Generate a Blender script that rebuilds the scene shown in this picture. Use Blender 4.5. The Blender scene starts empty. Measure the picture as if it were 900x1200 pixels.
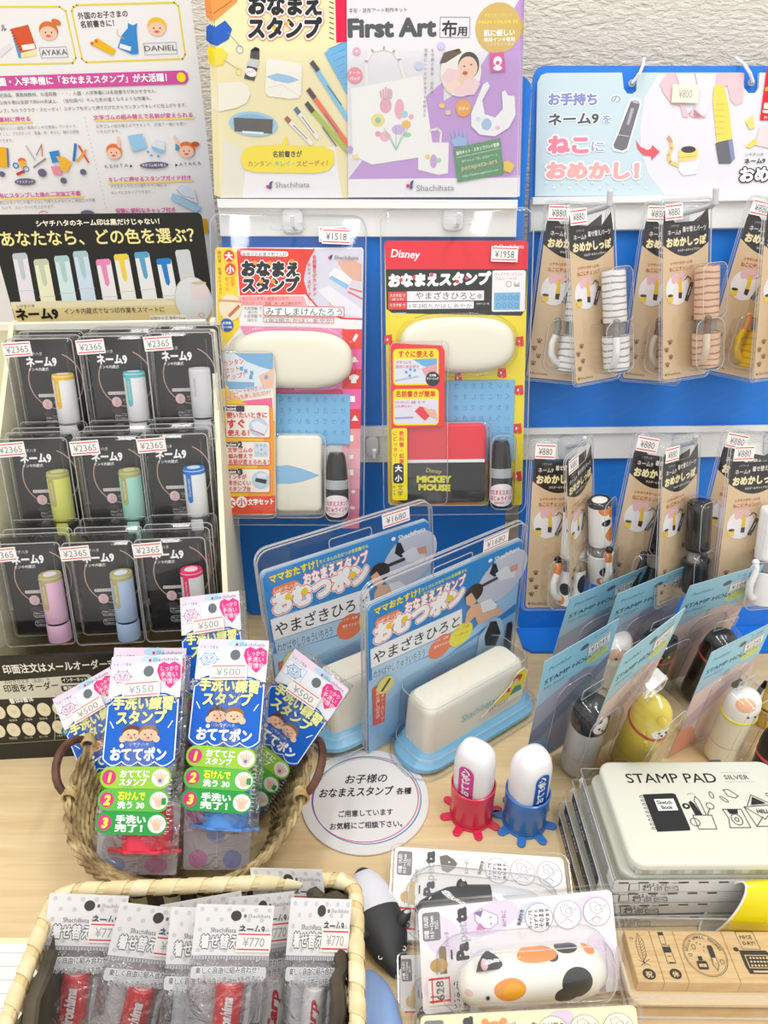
import bpy, math, random
import numpy as np
from mathutils import Matrix, Vector
S = bpy.context.scene
COL = S.collection
rnd = random.Random(7)
R = math.radians
# ---------------- camera, world, lights, exposure ----------------
FL, PITCH, CH = 850.0, R(28.5), 0.52          # focal length in px of the 900x1200 frame, tilt down, height over the table
cd = bpy.data.cameras.new('camera'); cam = bpy.data.objects.new('camera', cd); COL.objects.link(cam)
cam.location = (0, 0, CH); cam.rotation_euler = (R(90) - PITCH, 0, 0)
cd.sensor_fit = 'VERTICAL'; cd.sensor_height = 36; cd.lens = FL / 1200 * 36
cd.clip_start = 0.01; cd.clip_end = 50
S.camera = cam
S.view_settings.view_transform = 'Standard'; S.view_settings.look = 'None'
S.view_settings.gamma = 1; S.view_settings.exposure = 0.12; S.view_settings.use_curve_mapping = False
S.cycles.transparent_max_bounces = 40; S.cycles.max_bounces = 8
S.cycles.use_denoising = True
wd = bpy.data.worlds.new('shop_surroundings'); S.world = wd; wd.use_nodes = True
bg = wd.node_tree.nodes['Background']; bg.inputs[0].default_value = (1.0, 0.985, 0.96, 1); bg.inputs[1].default_value = 0.95
def area(name, loc, rot, sx, sy, power, col=(1, .985, .95)):
    l = bpy.data.lights.new(name, 'AREA'); l.shape = 'RECTANGLE'; l.size = sx; l.size_y = sy; l.energy = power; l.color = col
    o = bpy.data.objects.new(name, l); COL.objects.link(o); o.location = loc; o.rotation_euler = rot; return o
area('ceiling_lamp', (-0.55, 0.15, 2.25), (R(-6), R(-10), 0), 0.2, 1.2, 12)
area('ceiling_lamp', (0.75, 0.1, 2.25), (R(-6), R(14), 0), 0.2, 1.2, 12)
# ---------------- pixel geometry ----------------
c_, s_ = math.cos(PITCH), math.sin(PITCH)
FW = np.array([0, c_, -s_]); DN = np.array([0, -s_, -c_]); RT = np.array([1., 0, 0]); CAM = np.array([0, 0, CH])
def ray(u, v): return FW + RT * (u - 450) / FL + DN * (v - 600) / FL
def at_z(u, v, z=0.0):
    d = ray(u, v); return Vector(CAM + d * ((z - CH) / d[2]))
def at_y(u, v, y):
    d = ray(u, v); return Vector(CAM + d * (y / d[1]))
def proj(P):
    d = P - CAM; D = d @ FW
    return np.stack([450 + FL * (d @ RT) / D, 600 + FL * (d @ DN) / D], -1)
def rotm(yaw, lean, roll):
    cy, sy = math.cos(yaw), math.sin(yaw)
    X = np.array([cy, sy, 0]); N = np.array([sy, -cy, 0]); Z = np.array([0, 0, 1.])
    U = Z * math.cos(lean) - N * math.sin(lean); N2 = N * math.cos(lean) + Z * math.sin(lean)
    cr, sr = math.cos(roll), math.sin(roll)
    return np.stack([X * cr + U * sr, -X * sr + U * cr, N2], 1)
class Frame:
    """a card's own frame: origin bottom centre, x right, y up the card, z out of it (mm in, metres out)"""
    def __init__(s, T, yaw=0, lean=0, roll=0, sx=1, sy=1):
        s.R = rotm(R(yaw), R(lean), R(roll)); s.T = np.array(T, float); s.sx, s.sy = sx, sy; s.sz = (sx + sy) / 2
    @property
    def M(s):
        m = Matrix.Identity(4)
        for i in range(3):
            for j, k in enumerate((s.sx, s.sy, s.sz)): m[i][j] = s.R[i, j] * k
            m[i][3] = s.T[i]
        return m
    def __call__(s, u, v, z=0):
        d = ray(u, v); n = s.R[:, 2]; o = s.T + n * z * .001 * s.sz
        p = CAM + d * (((o - CAM) @ n) / (d @ n)) - s.T
        return (p @ s.R[:, 0]) / s.sx * 1000, (p @ s.R[:, 1]) / s.sy * 1000
    def w(s, x, y, z=0):
        return Vector(s.T + s.R @ (np.array([x * s.sx, y * s.sy, z * s.sz]) * .001))
def fit(px, W, H, yaw=0, lean=0, roll=0, a=(8, 6, 8), z0=None, D=None, ss=.1, sa=.1):
    """the frame of a W x H mm card whose corners TL, TR, BR, BL stand at the given pixels (None: not seen)"""
    loc = [(-W/2, H), (W/2, H), (W/2, 0), (-W/2, 0)]
    q = [(p, l) for p, l in zip(px, loc) if p]
    px = np.array([p for p, l in q], float); loc = np.array([l for p, l in q], float) / 1000
    cor = np.array([(-W/2, H), (W/2, H), (W/2, 0), (-W/2, 0)]) / 1000
    T = CAM + (D or .55) * ray(*px.mean(0))
    p = np.array([R(yaw), R(lean), R(roll), *T, 0., 0.]); p0 = p.copy()
    p[3:6] -= rotm(*p[:3]) @ np.append(loc.mean(0), 0)
    def res(p):
        M = rotm(*p[:3]); sx = math.exp(p[6]); sy = sx * math.exp(p[7])
        P = p[3:6] + np.c_[loc * [sx, sy], np.zeros(len(loc))] @ M.T
        r = [(proj(P) - px).ravel(), [(p[i] - p0[i]) / R(a[i]) for i in range(3)], [p[6] / ss, p[7] / sa]]
        if z0 is not None:
            C = p[3:6] + np.c_[cor * [sx, sy], np.zeros(4)] @ M.T; r.append([(C[:, 2].min() - z0) / .0005])
        if D is not None: r.append([(((P.mean(0) - CAM) @ FW) - D) / .004])
        return np.concatenate(r)
    lam = 1e-3; r = res(p); I = np.eye(8) * 1e-6
    for _ in range(60):
        J = np.stack([(res(p + I[i]) - r) / 1e-6 for i in range(8)], 1)
        d = -np.linalg.solve(J.T @ J + lam * np.eye(8), J.T @ r); q2 = p + d; r2 = res(q2)
        if r2 @ r2 < r @ r:
            p, r = q2, r2; lam = max(lam / 5, 1e-9)
            if abs(d).max() < 1e-7: break
        else: lam *= 5
    sx = math.exp(p[6])
    f = Frame(p[3:6], 0, 0, 0, sx, sx * math.exp(p[7])); f.R = rotm(*p[:3]); f.ang = np.degrees(p[:3]); return f
# ---------------- materials ----------------
def lin(c):
    if isinstance(c, str):
        c = c.lstrip('#'); c = ''.join(x * 2 for x in c) if len(c) == 3 else c; c = [int(c[i:i + 2], 16) / 255 for i in (0, 2, 4)]
    return tuple((x / 12.92 if x <= .04045 else ((x + .055) / 1.055) ** 2.4) for x in c)
MATS = {}
def mat(key, col='#ffffff', rough=.45, spec=.5, **k):
    if key in MATS: return MATS[key]
    m = bpy.data.materials.new(key); m.use_nodes = True; b = m.node_tree.nodes['Principled BSDF']
    b.inputs['Base Color'].default_value = (*lin(col), 1); b.inputs['Roughness'].default_value = rough
    b.inputs['Specular IOR Level'].default_value = spec
    for a, v in k.items(): b.inputs[a.replace('_', ' ')].default_value = v
    MATS[key] = m; return m
def pl(col, rough=.3): return mat('plastic_' + col.strip('#') + str(rough), col, rough)
def nodes(m): return m.node_tree.nodes, m.node_tree.links
def film(key, tint=(.99, .992, .994), rough=.06, ior=1.45, bump=0, haze=0):
    if key in MATS: return MATS[key]
    m = bpy.data.materials.new(key); m.use_nodes = True; n, l = nodes(m); n.clear()
    o = n.new('ShaderNodeOutputMaterial'); mx = n.new('ShaderNodeMixShader'); t = n.new('ShaderNodeBsdfTransparent'); g = n.new('ShaderNodeBsdfGlossy'); lw = n.new('ShaderNodeLayerWeight'); lw.inputs[0].default_value = .5; pw = n.new('ShaderNodeMath'); pw.operation = 'POWER'; pw.inputs[1].default_value = 4; f = n.new('ShaderNodeMath'); f.operation = 'MULTIPLY_ADD'; f.inputs[1].default_value = .8; f.inputs[2].default_value = .055 + (ior - 1.45)
    t.inputs[0].default_value = (*tint, 1); g.inputs['Roughness'].default_value = rough; l.new(lw.outputs['Facing'], pw.inputs[0]); l.new(pw.outputs[0], f.inputs[0])
    l.new(f.outputs[0], mx.inputs[0]); l.new(t.outputs[0], mx.inputs[1]); l.new(g.outputs[0], mx.inputs[2]); l.new(mx.outputs[0], o.inputs[0])
    if bump:
        tc = n.new('ShaderNodeTexCoord'); nz = n.new('ShaderNodeTexNoise'); nz.inputs['Scale'].default_value = 45; nz.inputs['Detail'].default_value = 3; nz.inputs['Distortion'].default_value = 1.5
        bp = n.new('ShaderNodeBump'); bp.inputs['Distance'].default_value = bump; bp.inputs['Strength'].default_value = 1
        l.new(tc.outputs['Object'], nz.inputs[0]); l.new(nz.outputs[0], bp.inputs['Height']); l.new(bp.outputs[0], g.inputs['Normal']); l.new(bp.outputs[0], lw.inputs['Normal'])
    if haze:
        df = n.new('ShaderNodeBsdfDiffuse'); df.inputs[0].default_value = (.9, .9, .92, 1); tl = n.new('ShaderNodeBsdfTranslucent'); tl.inputs[0].default_value = (.9, .9, .92, 1); ad = n.new('ShaderNodeMixShader'); m3 = n.new('ShaderNodeMixShader')
        m3.inputs[0].default_value = haze; l.new(df.outputs[0], ad.inputs[1]); l.new(tl.outputs[0], ad.inputs[2]); l.new(mx.outputs[0], m3.inputs[1]); l.new(ad.outputs[0], m3.inputs[2]); l.new(m3.outputs[0], o.inputs[0])
    MATS[key] = m; return m
def attr_mat(key, rough, spec=.4):
    m = mat(key, '#ffffff', rough, spec); n, l = nodes(m)
    a = n.new('ShaderNodeVertexColor'); a.layer_name = 'ink'; l.new(a.outputs[0], n['Principled BSDF'].inputs['Base Color']); return m
INK = attr_mat('printed_ink', .42, .35)
INKM = attr_mat('matt_printed_ink', .7, .2)
CLEAR = film('clear_plastic'); BAG = film('clear_bag_film', (.985, .987, .99), .1, 1.5, .012, .04); BAG2 = film('silvery_bag_film', (.975, .98, .985), .1, 1.5, .012, .09); SLEEVE = film('clear_sleeve', (.975, .977, .975), .08, 1.47)
EDGE = film('milky_edge_highlight', (.97, .975, .98), .1, 1.62, 0, .38)  # milky white mixed in to imitate bright highlights on clear edges
WHITE = pl('#f2f2f0', .35)
def bump_noise(m, scale, dist, detail=4, vec=(1, 1, 1), coord='Object'):
    n, l = nodes(m); b = n['Principled BSDF']
    tc = n.new('ShaderNodeTexCoord'); mp = n.new('ShaderNodeMapping'); mp.inputs['Scale'].default_value = vec
    nz = n.new('ShaderNodeTexNoise'); nz.inputs['Scale'].default_value = scale; nz.inputs['Detail'].default_value = detail
    bp = n.new('ShaderNodeBump'); bp.inputs['Distance'].default_value = dist
    l.new(tc.outputs[coord], mp.inputs[0]); l.new(mp.outputs[0], nz.inputs[0]); l.new(nz.outputs[0], bp.inputs['Height']); l.new(bp.outputs[0], b.inputs['Normal']); return nz
def ramp_mat(key, c0, c1, scale, vec, rough=.5, detail=6, dist=0, p0=.35, p1=.65, distort=0):
    if key in MATS: return MATS[key]
    m = mat(key, c0, rough); n, l = nodes(m); nz = bump_noise(m, scale, dist, detail, vec); nz.inputs['Distortion'].default_value = distort
    cr = n.new('ShaderNodeValToRGB'); cr.color_ramp.elements[0].position = p0; cr.color_ramp.elements[1].position = p1
    cr.color_ramp.elements[0].color = (*lin(c0), 1); cr.color_ramp.elements[1].color = (*lin(c1), 1)
    l.new(nz.outputs[0], cr.inputs[0]); l.new(cr.outputs[0], n['Principled BSDF'].inputs['Base Color']); return m
def spots(key, base, sp, rough=.3):
    """base colour with ellipsoid markings: (centre mm, radii mm, colour) in the object's own space"""
    m = mat(key, base, rough); n, l = nodes(m); tc = n.new('ShaderNodeTexCoord'); last = None
    for ce, ra, co in sp:
        mp = n.new('ShaderNodeMapping'); mp.vector_type = 'POINT'
        mp.inputs['Scale'].default_value = [1000 / r for r in ra]; mp.inputs['Location'].default_value = [-c / r for c, r in zip(ce, ra)]
        ln = n.new('ShaderNodeVectorMath'); ln.operation = 'LENGTH'; lt = n.new('ShaderNodeMath'); lt.operation = 'LESS_THAN'; lt.inputs[1].default_value = 1
        mx = n.new('ShaderNodeMix'); mx.data_type = 'RGBA'; mx.inputs[7].default_value = (*lin(co), 1)
        l.new(tc.outputs['Object'], mp.inputs[0]); l.new(mp.outputs[0], ln.inputs[0]); l.new(ln.outputs['Value'], lt.inputs[0]); l.new(lt.outputs[0], mx.inputs[0])
        if last: l.new(last, mx.inputs[6])
        else: mx.inputs[6].default_value = (*lin(base), 1)
        last = mx.outputs[2]
    l.new(last, n['Principled BSDF'].inputs['Base Color']); return m
# ---------------- object helpers ----------------
def link(name, me, parent=None, m=None):
    o = bpy.data.objects.new(name, me); COL.objects.link(o)
    if parent: o.parent = parent
    if m and me is not None and not me.materials: me.materials.append(m)
    return o
def tag(o, label=None, cat=None, group=None, kind=None):
    for k, v in (('label', label), ('category', cat), ('group', group), ('kind', kind)):
        if v: o[k] = v
    return o
def thing(name, label, cat, fr=None, group=None, loc=None, rz=0):
    o = bpy.data.objects.new(name, None); COL.objects.link(o); o.empty_display_size = .02
    tag(o, label, cat, group)
    if fr is not None: o.matrix_world = fr.M
    if loc is not None: o.location = loc; o.rotation_euler = (0, 0, rz)
    return o
def dup(o, parent=None, M=None, label=None, group=None):
    kids = list(o.children); q = o.copy(); COL.objects.link(q)
    if parent: q.parent = parent
    if M is not None: q.matrix_world = M
    if label: q['label'] = label
    if group: q['group'] = group
    for k in kids: dup(k, q)
    return q
class MB:
    """collects vertices and faces in mm"""
    def __init__(s): s.v = []; s.f = []; s.mi = []; s.cur = 0
    def add(s, vs, fs):
        b = len(s.v); s.v += [tuple(x) for x in vs]; s.f += [tuple(i + b for i in f) for f in fs]; s.mi += [s.cur] * len(fs); return s
    def box(s, x0, x1, y0, y1, z0, z1):
        return s.add([(x, y, z) for x in (x0, x1) for y in (y0, y1) for z in (z0, z1)], [(0, 1, 3, 2), (4, 6, 7, 5), (0, 4, 5, 1), (2, 3, 7, 6), (0, 2, 6, 4), (1, 5, 7, 3)])
    def loft(s, rings, cap0=True, cap1=True, closed=True):
        n = len(rings[0]); vs = [p for r in rings for p in r]; fs = []
        for i in range(len(rings) - 1):
            for j in range(n if closed else n - 1):
                k = (j + 1) % n; fs.append((i * n + j, i * n + k, (i + 1) * n + k, (i + 1) * n + j))
        if cap0: fs.append(tuple(range(n - 1, -1, -1)))
        if cap1: fs.append(tuple((len(rings) - 1) * n + j for j in range(n)))
        return s.add(vs, fs)
    def slab(s, pts, z0, z1, bev=0):
        a = sum(pts[i - 1][0] * pts[i][1] - pts[i][0] * pts[i - 1][1] for i in range(len(pts)))
        if a < 0: pts = pts[::-1]
        if bev:
            q = inset(pts, bev)
            return s.loft([[(x, y, z0) for x, y in pts], [(x, y, z1 - bev) for x, y in pts], [(x, y, z1) for x, y in q]])
        return s.loft([[(x, y, z0) for x, y in pts], [(x, y, z1) for x, y in pts]])
    def lathe(s, prof, cx=0, cy=0, cz=0, n=28, axis='y', cap0=True, cap1=True):
        rings = []
        for r, h in prof:
            ring = []
            for i in range(n):
                a = 2 * math.pi * i / n; u, w = r * math.cos(a), r * math.sin(a)
                ring.append((cx + u, cy + h, cz - w) if axis == 'y' else (cx + u, cy + w, cz + h) if axis == 'z' else (cx + h, cy + u, cz + w))
            rings.append(ring)
        return s.loft(rings, cap0, cap1)
    def tube(s, path, r, n=8, cap=True):
        P = [Vector(p) for p in path]; rings = []; up = None
        for i, p in enumerate(P):
            t = (P[min(i + 1, len(P) - 1)] - P[max(i - 1, 0)]).normalized()
            if up is None: up = t.orthogonal().normalized()
            up = (up - t * up.dot(t)).normalized(); b = t.cross(up)
            rr = r[i] if isinstance(r, (list, tuple)) else r
            rings.append([tuple(p + (up * math.cos(a) + b * math.sin(a)) * rr) for a in [2 * math.pi * k / n for k in range(n)]])
        return s.loft(rings, cap, cap)
    def ball(s, c, rx, ry=None, rz=None, n=16, m=10):
        ry = ry or rx; rz = rz or rx; rings = []
        for i in range(1, m):
            a = math.pi * i / m
            rings.append([(c[0] + rx * math.sin(a) * math.cos(b), c[1] + ry * math.sin(a) * math.sin(b), c[2] - rz * math.cos(a)) for b in [2 * math.pi * k / n for k in range(n)]])
        return s.loft(rings)
    def build(s, name, parent=None, m=None, smooth=35, fn=None):
        me = bpy.data.meshes.new(name); v = [fn(p) for p in s.v] if fn else s.v
        me.from_pydata([(x * .001, y * .001, z * .001) for x, y, z in v], [], s.f)
        for x in (m if isinstance(m, (list, tuple)) else [m]): me.materials.append(x)
        if any(s.mi): me.polygons.foreach_set('material_index', s.mi)
        if smooth: me.shade_smooth(); me.set_sharp_from_angle(angle=R(smooth))
        me.update(); return link(name, me, parent)
def inset(pts, d):
    n = len(pts); out = []
    for i in range(n):
        p0, p, p1 = Vector(pts[i - 1]), Vector(pts[i]), Vector(pts[(i + 1) % n])
        a = (p - p0); b = (p1 - p)
        if a.length < 1e-9 or b.length < 1e-9: out.append(tuple(p)); continue
        a.normalize(); b.normalize(); na, nb = Vector((-a.y, a.x)), Vector((-b.y, b.x)); m = na + nb
        if m.length < 1e-6: out.append(tuple(p)); continue
        m.normalize(); out.append(tuple(p + m * d / max(.35, m.dot(na))))
    return out
def rr(cx, cy, w, h, r, k=5):
    r = min(r, w / 2 - .001, h / 2 - .001); pts = []
    for sx, sy, a0 in ((1, 1, 0), (-1, 1, 90), (-1, -1, 180), (1, -1, 270)):
        for i in range(k + 1):
            a = R(a0 + 90 * i / k); pts.append((cx + sx * (w / 2 - r) + r * math.cos(a), cy + sy * (h / 2 - r) + r * math.sin(a)))
    return pts
def rloft(mb, cx, cy, w, h, r, prof, cap0=False, cap1=True, k=5):
    """rounded-rectangle rings: prof = [(inset, z), ...]"""
    return mb.loft([[(x, y, z) for x, y in rr(cx, cy, w - 2 * d, h - 2 * d, max(r - d, .4), k)] for d, z in prof], cap0, cap1)
def bead(mb, cx, cy, w, h, r, z, t=.35, k=5):
    """thickened edge of a clear shell, second material of its mesh"""
    P = [(x, y, z) for x, y in rr(cx, cy, w, h, r, k)]; mb.cur = 1; mb.tube(P + [P[0]], t, 5, False); mb.cur = 0
def dome(h, d, n=4, z0=0):
    """profile of a rounded edge of size d ending at height h"""
    return [(0, z0)] + [(d * (1 - math.cos(R(90 * i / n))), h - d + d * math.sin(R(90 * i / n))) for i in range(n + 1)]
# ---------------- flat print ----------------
TXT = {}
def glyphs(s, fat, res):
    k = (s, fat, res)
    if k in TXT: return TXT[k]
    c = bpy.data.curves.new('t', 'FONT'); c.body = s; c.size = 1; c.resolution_u = res; c.fill_mode = 'FRONT'
    o = bpy.data.objects.new('t', c); COL.objects.link(o); bpy.context.view_layer.update()
    me = bpy.data.meshes.new_from_object(o)
    v = [(p.co.x, p.co.y) for p in me.vertices]; f = [tuple(p.vertices) for p in me.polygons]
    if fat > 0:
        cnt = {}
        for p in f:
            for i in range(len(p)): e = tuple(sorted((p[i - 1], p[i]))); cnt[e] = cnt.get(e, 0) + 1
        used = set()
        for (a, b), n in cnt.items():
            if n != 1: continue
            A, B = Vector(v[a]), Vector(v[b]); d = B - A
            if d.length < 1e-6: continue
            m = Vector((-d.y, d.x)).normalized() * fat; i = len(v)
            v += [tuple(A + m), tuple(A - m), tuple(B - m), tuple(B + m)]; f.append((i, i + 1, i + 2, i + 3))
            for q in (a, b) if fat > .03 or res > 1 else ():
                if q not in used:
                    used.add(q); i = len(v); v += [(v[q][0] + fat * math.cos(R(60 * t)), v[q][1] + fat * math.sin(R(60 * t))) for t in range(6)]; f.append(tuple(range(i, i + 6)))
    bpy.data.objects.remove(o); bpy.data.meshes.remove(me); bpy.data.curves.remove(c)
    if not v: v, f = [(0, 0), (.1, 0), (0, .1)], [(0, 1, 2)]
    TXT[k] = (np.array(v), f); return TXT[k]
class Art:
    """flat printed shapes in thin layers, mm; one mesh with an ink colour per face"""
    def __init__(s, z=.1, dz=.014): s.v = []; s.f = []; s.c = []; s.z = z; s.dz = dz; s.clip = None
    def up(s): s.z += s.dz; return s.z
    def poly(s, pts, col, same=False):
        z = s.z if same else s.up(); b = len(s.v); s.v += [(x, y, z) for x, y in pts]; s.f.append(tuple(range(b, b + len(pts)))); s.c.append(lin(col)); return s
    def rect(s, x0, y0, x1, y1, col, r=0, **k):
        x0, x1 = sorted((x0, x1)); y0, y1 = sorted((y0, y1))
        return s.poly(rr((x0 + x1) / 2, (y0 + y1) / 2, x1 - x0, y1 - y0, r, 4) if r else [(x0, y0), (x1, y0), (x1, y1), (x0, y1)], col, **k)
    def ell(s, cx, cy, rx, ry, col, rot=0, n=22, **k):
        a = R(rot); return s.poly([(cx + rx * math.cos(t) * math.cos(a) - ry * math.sin(t) * math.sin(a), cy + rx * math.cos(t) * math.sin(a) + ry * math.sin(t) * math.cos(a)) for t in [2 * math.pi * i / n for i in range(n)]], col, **k)
    def ring(s, cx, cy, rx, ry, t, col, n=32, a0=0, a1=360, rot=0):
        z = s.up(); b = len(s.v); c0, s0 = math.cos(R(rot)), math.sin(R(rot))
        for i in range(n + 1):
            a = R(a0 + (a1 - a0) * i / n)
            for q in (0, t):
                x, y = (rx - q) * math.cos(a), (ry - q) * math.sin(a); s.v.append((cx + x * c0 - y * s0, cy + x * s0 + y * c0, z))
        for i in range(n): s.f.append((b + 2 * i, b + 2 * i + 2, b + 2 * i + 3, b + 2 * i + 1)); s.c.append(lin(col))
        return s
    def strips(s, cx, cy, rx, ry, col, n=16):
        s.up(); X = [cx - rx * math.cos(math.pi * i / n) for i in range(n + 1)]; Y = [ry * math.sin(math.pi * i / n) + .01 for i in range(n + 1)]
        for i in range(n): s.poly([(X[i], cy - Y[i]), (X[i + 1], cy - Y[i + 1]), (X[i + 1], cy + Y[i + 1]), (X[i], cy + Y[i])], col, same=True)
        return s
    def line(s, pts, w, col, closed=False, same=False):
        z = s.z if same else s.up(); P = [Vector(p) for p in pts]
        if closed: P.append(P[0])
        for a, b in zip(P, P[1:]):
            d = b - a
            if d.length < 1e-6: continue
            d.normalize(); m = Vector((-d.y, d.x)) * w / 2; a2, b2 = a - d * w * .3, b + d * w * .3
            i = len(s.v); s.v += [(q.x, q.y, z) for q in (a2 + m, a2 - m, b2 - m, b2 + m)]; s.f.append((i, i + 1, i + 2, i + 3)); s.c.append(lin(col))
        return s
    def frame(s, x0, y0, x1, y1, w, col, r=0):
        x0, x1 = sorted((x0, x1)); y0, y1 = sorted((y0, y1))
        return s.line(rr((x0 + x1) / 2, (y0 + y1) / 2, x1 - x0, y1 - y0, r, 3) if r else [(x0, y0), (x1, y0), (x1, y1), (x0, y1)], w, col, closed=True)
    def text(s, t, x, y, h, col, fat=0.0, rot=0, w=None, al='l', out=(), shear=0, res=None, same=False, hy=None):
        """baseline start x,y; em height h mm; w: squeeze to this width; out: outlines [(fat, colour)] drawn below"""
        res = res or (3 if h > 9 else 2 if h > 4 else 1)
        bx = glyphs(t, 0, res)[0]; x0, x1 = bx[:, 0].min(), bx[:, 0].max(); kx = h
        if w: kx = w / max(x1 - x0, 1e-3)
        ox = {'l': 0, 'c': -(x0 + x1) / 2, 'r': -x1}[al]
        if al == 'l' and w: ox = -x0
        c0, s0 = math.cos(R(rot)), math.sin(R(rot))
        for ft, co in list(out) + [(fat, col)]:
            v, f = glyphs(t, ft, res); z = s.z if same else s.up(); b = len(s.v); zz = [z] * len(v)
            if ft > 0:
                for i, q in enumerate(f):
                    for j in q: zz[j] = z + .0008 * (i % 31)
                if not same: s.z += .022
            X = (v[:, 0] + ox + v[:, 1] * shear) * kx; Y = v[:, 1] * (hy or h)
            s.v += [(x + p * c0 - q * s0, y + p * s0 + q * c0, h_) for p, q, h_ in zip(X, Y, zz)]
            s.f += [tuple(i + b for i in q) for q in f]; s.c += [lin(co)] * len(f)
        return s
    def vtext(s, t, x, y, h, col, fat=0.0, step=None, **k):
        s.up()
        for i, ch in enumerate(t):
            if ch == 'ー': s.line([(x + h * .5, y - i * (step or h) + h * .1 - h * .8), (x + h * .5, y - i * (step or h) - h * .1 + .1 * h)], h * .09, col, same=True); continue
            if ch != ' ': s.text(ch, x, y - i * (step or h) - h * .85, h, col, fat, same=True, **k)
        return s
    def quadtext(s, t, p0, p1, h, col, **k):
        """text whose baseline runs from p0 to p1"""
        d = Vector(p1) - Vector(p0); return s.text(t, p0[0], p0[1], h, col, rot=math.degrees(math.atan2(d.y, d.x)), w=d.length, **k)
    def build(s, name='print', parent=None, m=None, fn=None):
        me = bpy.data.meshes.new(name); v = [fn(p) for p in s.v] if fn else s.v
        me.from_pydata([(x * .001, y * .001, z * .001) for x, y, z in v], [], s.f)
        at = me.color_attributes.new('ink', 'FLOAT_COLOR', 'CORNER'); n = [len(f) for f in s.f]
        arr = np.ones((sum(n), 4), dtype=np.float32); arr[:, :3] = np.repeat(np.array(s.c), n, axis=0); at.data.foreach_set('color', arr.ravel())
        me.materials.append(m or INK); me.update(); return link(name, me, parent)
def sticker(parent, x, y, z, w, h, t, rot=0, ink='#8b8b92', red='#e0545c', base='#f7f4f0', tw=.8, lines=True):
    a = Art(z=0, dz=.02); a.poly(rr(0, 0, w, h, .4, 2), base)
    if lines: a.rect(-w * .46, h * .33, w * .46, h * .40, red); a.rect(-w * .46, -h * .40, w * .46, -h * .33, red, same=True)
    a.text(t, 0, -h * .23, h * .6, ink, w=w * tw, al='c', res=2, hy=h * .62)
    c0, s0 = math.cos(R(rot)), math.sin(R(rot))
    return a.build('price_sticker', parent, INKM, fn=lambda p: (x + p[0] * c0 - p[1] * s0, y + p[0] * s0 + p[1] * c0, z + p[2] + .1))
def bend(cx, cz, r, ang=0):
    """wraps flat print round an upright cylinder; x=0 goes to angle ang from the front"""
    def f(p):
        a = p[0] / r + R(ang); q = r + p[2]; return (cx + q * math.sin(a), p[1], cz + q * math.cos(a))
    return f
def struct(o): o['kind'] = 'structure'; return o
class PX:
    """print laid out on a card by where its marks stand in the photograph"""
    def __init__(s, fr, z=.1, dz=.014): s.fr = fr; s.a = Art(z, dz); s.z = z
    def p(s, u, v): return s.fr(u, v, s.z)
    def k(s, u, v): a, b = s.p(u, v), s.p(u, v + 1); return math.hypot(a[0] - b[0], a[1] - b[1])
    def ku(s, u, v): a, b = s.p(u, v), s.p(u + 1, v); return math.hypot(a[0] - b[0], a[1] - b[1])
    def r(s, u0, v0, u1, v1, col, r=0, **k):
        a, b = s.p(u0, v0), s.p(u1, v1); s.a.rect(*a, *b, col, r, **k); return s
    def fr_(s, u0, v0, u1, v1, w, col, r=0): a, b = s.p(u0, v0), s.p(u1, v1); s.a.frame(*a, *b, w, col, r); return s
    def q(s, pts, col, **k): s.a.poly([s.p(*t) for t in pts], col, **k); return s
    def ln(s, pts, w, col, **k): s.a.line([s.p(*t) for t in pts], w, col, **k); return s
    def e(s, u, v, ru, rv, col, rot=0, **k): q = s.k(u, v); s.a.ell(*s.p(u, v), ru * s.ku(u, v), rv * q, col, rot, **k); return s
    def ri(s, u, v, ru, rv, t, col, **k): q = s.k(u, v); s.a.ring(*s.p(u, v), ru * s.ku(u, v), rv * q, t * q, col, **k); return s
    def t(s, tx, u0, v0, u1, v1, h, col, **k): s.a.quadtext(tx, s.p(u0, v0), s.p(u1, v1), h * s.k(u0, v0), col, **k); return s
    def vt(s, tx, u, v, h, col, step=None, **k): q = s.k(u, v); s.a.vtext(tx, *s.p(u, v), h * q, col, step=step and step * q, **k); return s
    def face(s, u, v, r, hair='#8a4a2a', skin='#f6c9ae', hr=None):
        s.e(u, v - r * .12, r * 1.06, r * 1.0, hair); s.e(u, v + r * .2, r * .95, r * .78, skin)
        s.e(u - r * .35, v + r * .1, r * .08, r * .1, '#222222'); s.e(u + r * .35, v + r * .1, r * .08, r * .1, '#222222', same=True); s.e(u, v + r * .5, r * .3, r * .14, '#e0686a'); return s
    def build(s, name='print', parent=None, m=None): return s.a.build(name, parent, m)
# ================= setting =================
wall = mat('embossed_wallpaper', '#f1eadc', .85, .2)
nz = bump_noise(wall, 95, .0045, 4, (.8, 1, 2.4)); nz.inputs['Distortion'].default_value = .6; nz.inputs['Roughness'].default_value = .6
struct(MB().box(-1500, 1500, 930, 960, -300, 1600).build('wall_back', None, wall, 0))
wood = mat('pale_maple', '#e3c79f', .38, .4)
n, l = nodes(wood); tc = n.new('ShaderNodeTexCoord'); mp = n.new('ShaderNodeMapping'); mp.inputs['Scale'].default_value = (1.6, 26, 26); a1 = n.new('ShaderNodeTexNoise'); a1.inputs['Scale'].default_value = 5; a1.inputs['Detail'].default_value = 8; a1.inputs['Distortion'].default_value = .6
m2 = n.new('ShaderNodeMapping'); m2.inputs['Scale'].default_value = (6, 220, 220); a2 = n.new('ShaderNodeTexNoise'); a2.inputs['Scale'].default_value = 4; a2.inputs['Detail'].default_value = 3
ad = n.new('ShaderNodeMath'); ad.operation = 'MULTIPLY_ADD'; ad.inputs[1].default_value = .35; cr = n.new('ShaderNodeValToRGB')
cr.color_ramp.elements[0].position = .42; cr.color_ramp.elements[0].color = (*lin('#d9bc8c'), 1); cr.color_ramp.elements[1].position = .95; cr.color_ramp.elements[1].color = (*lin('#ecd5aa'), 1)
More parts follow.
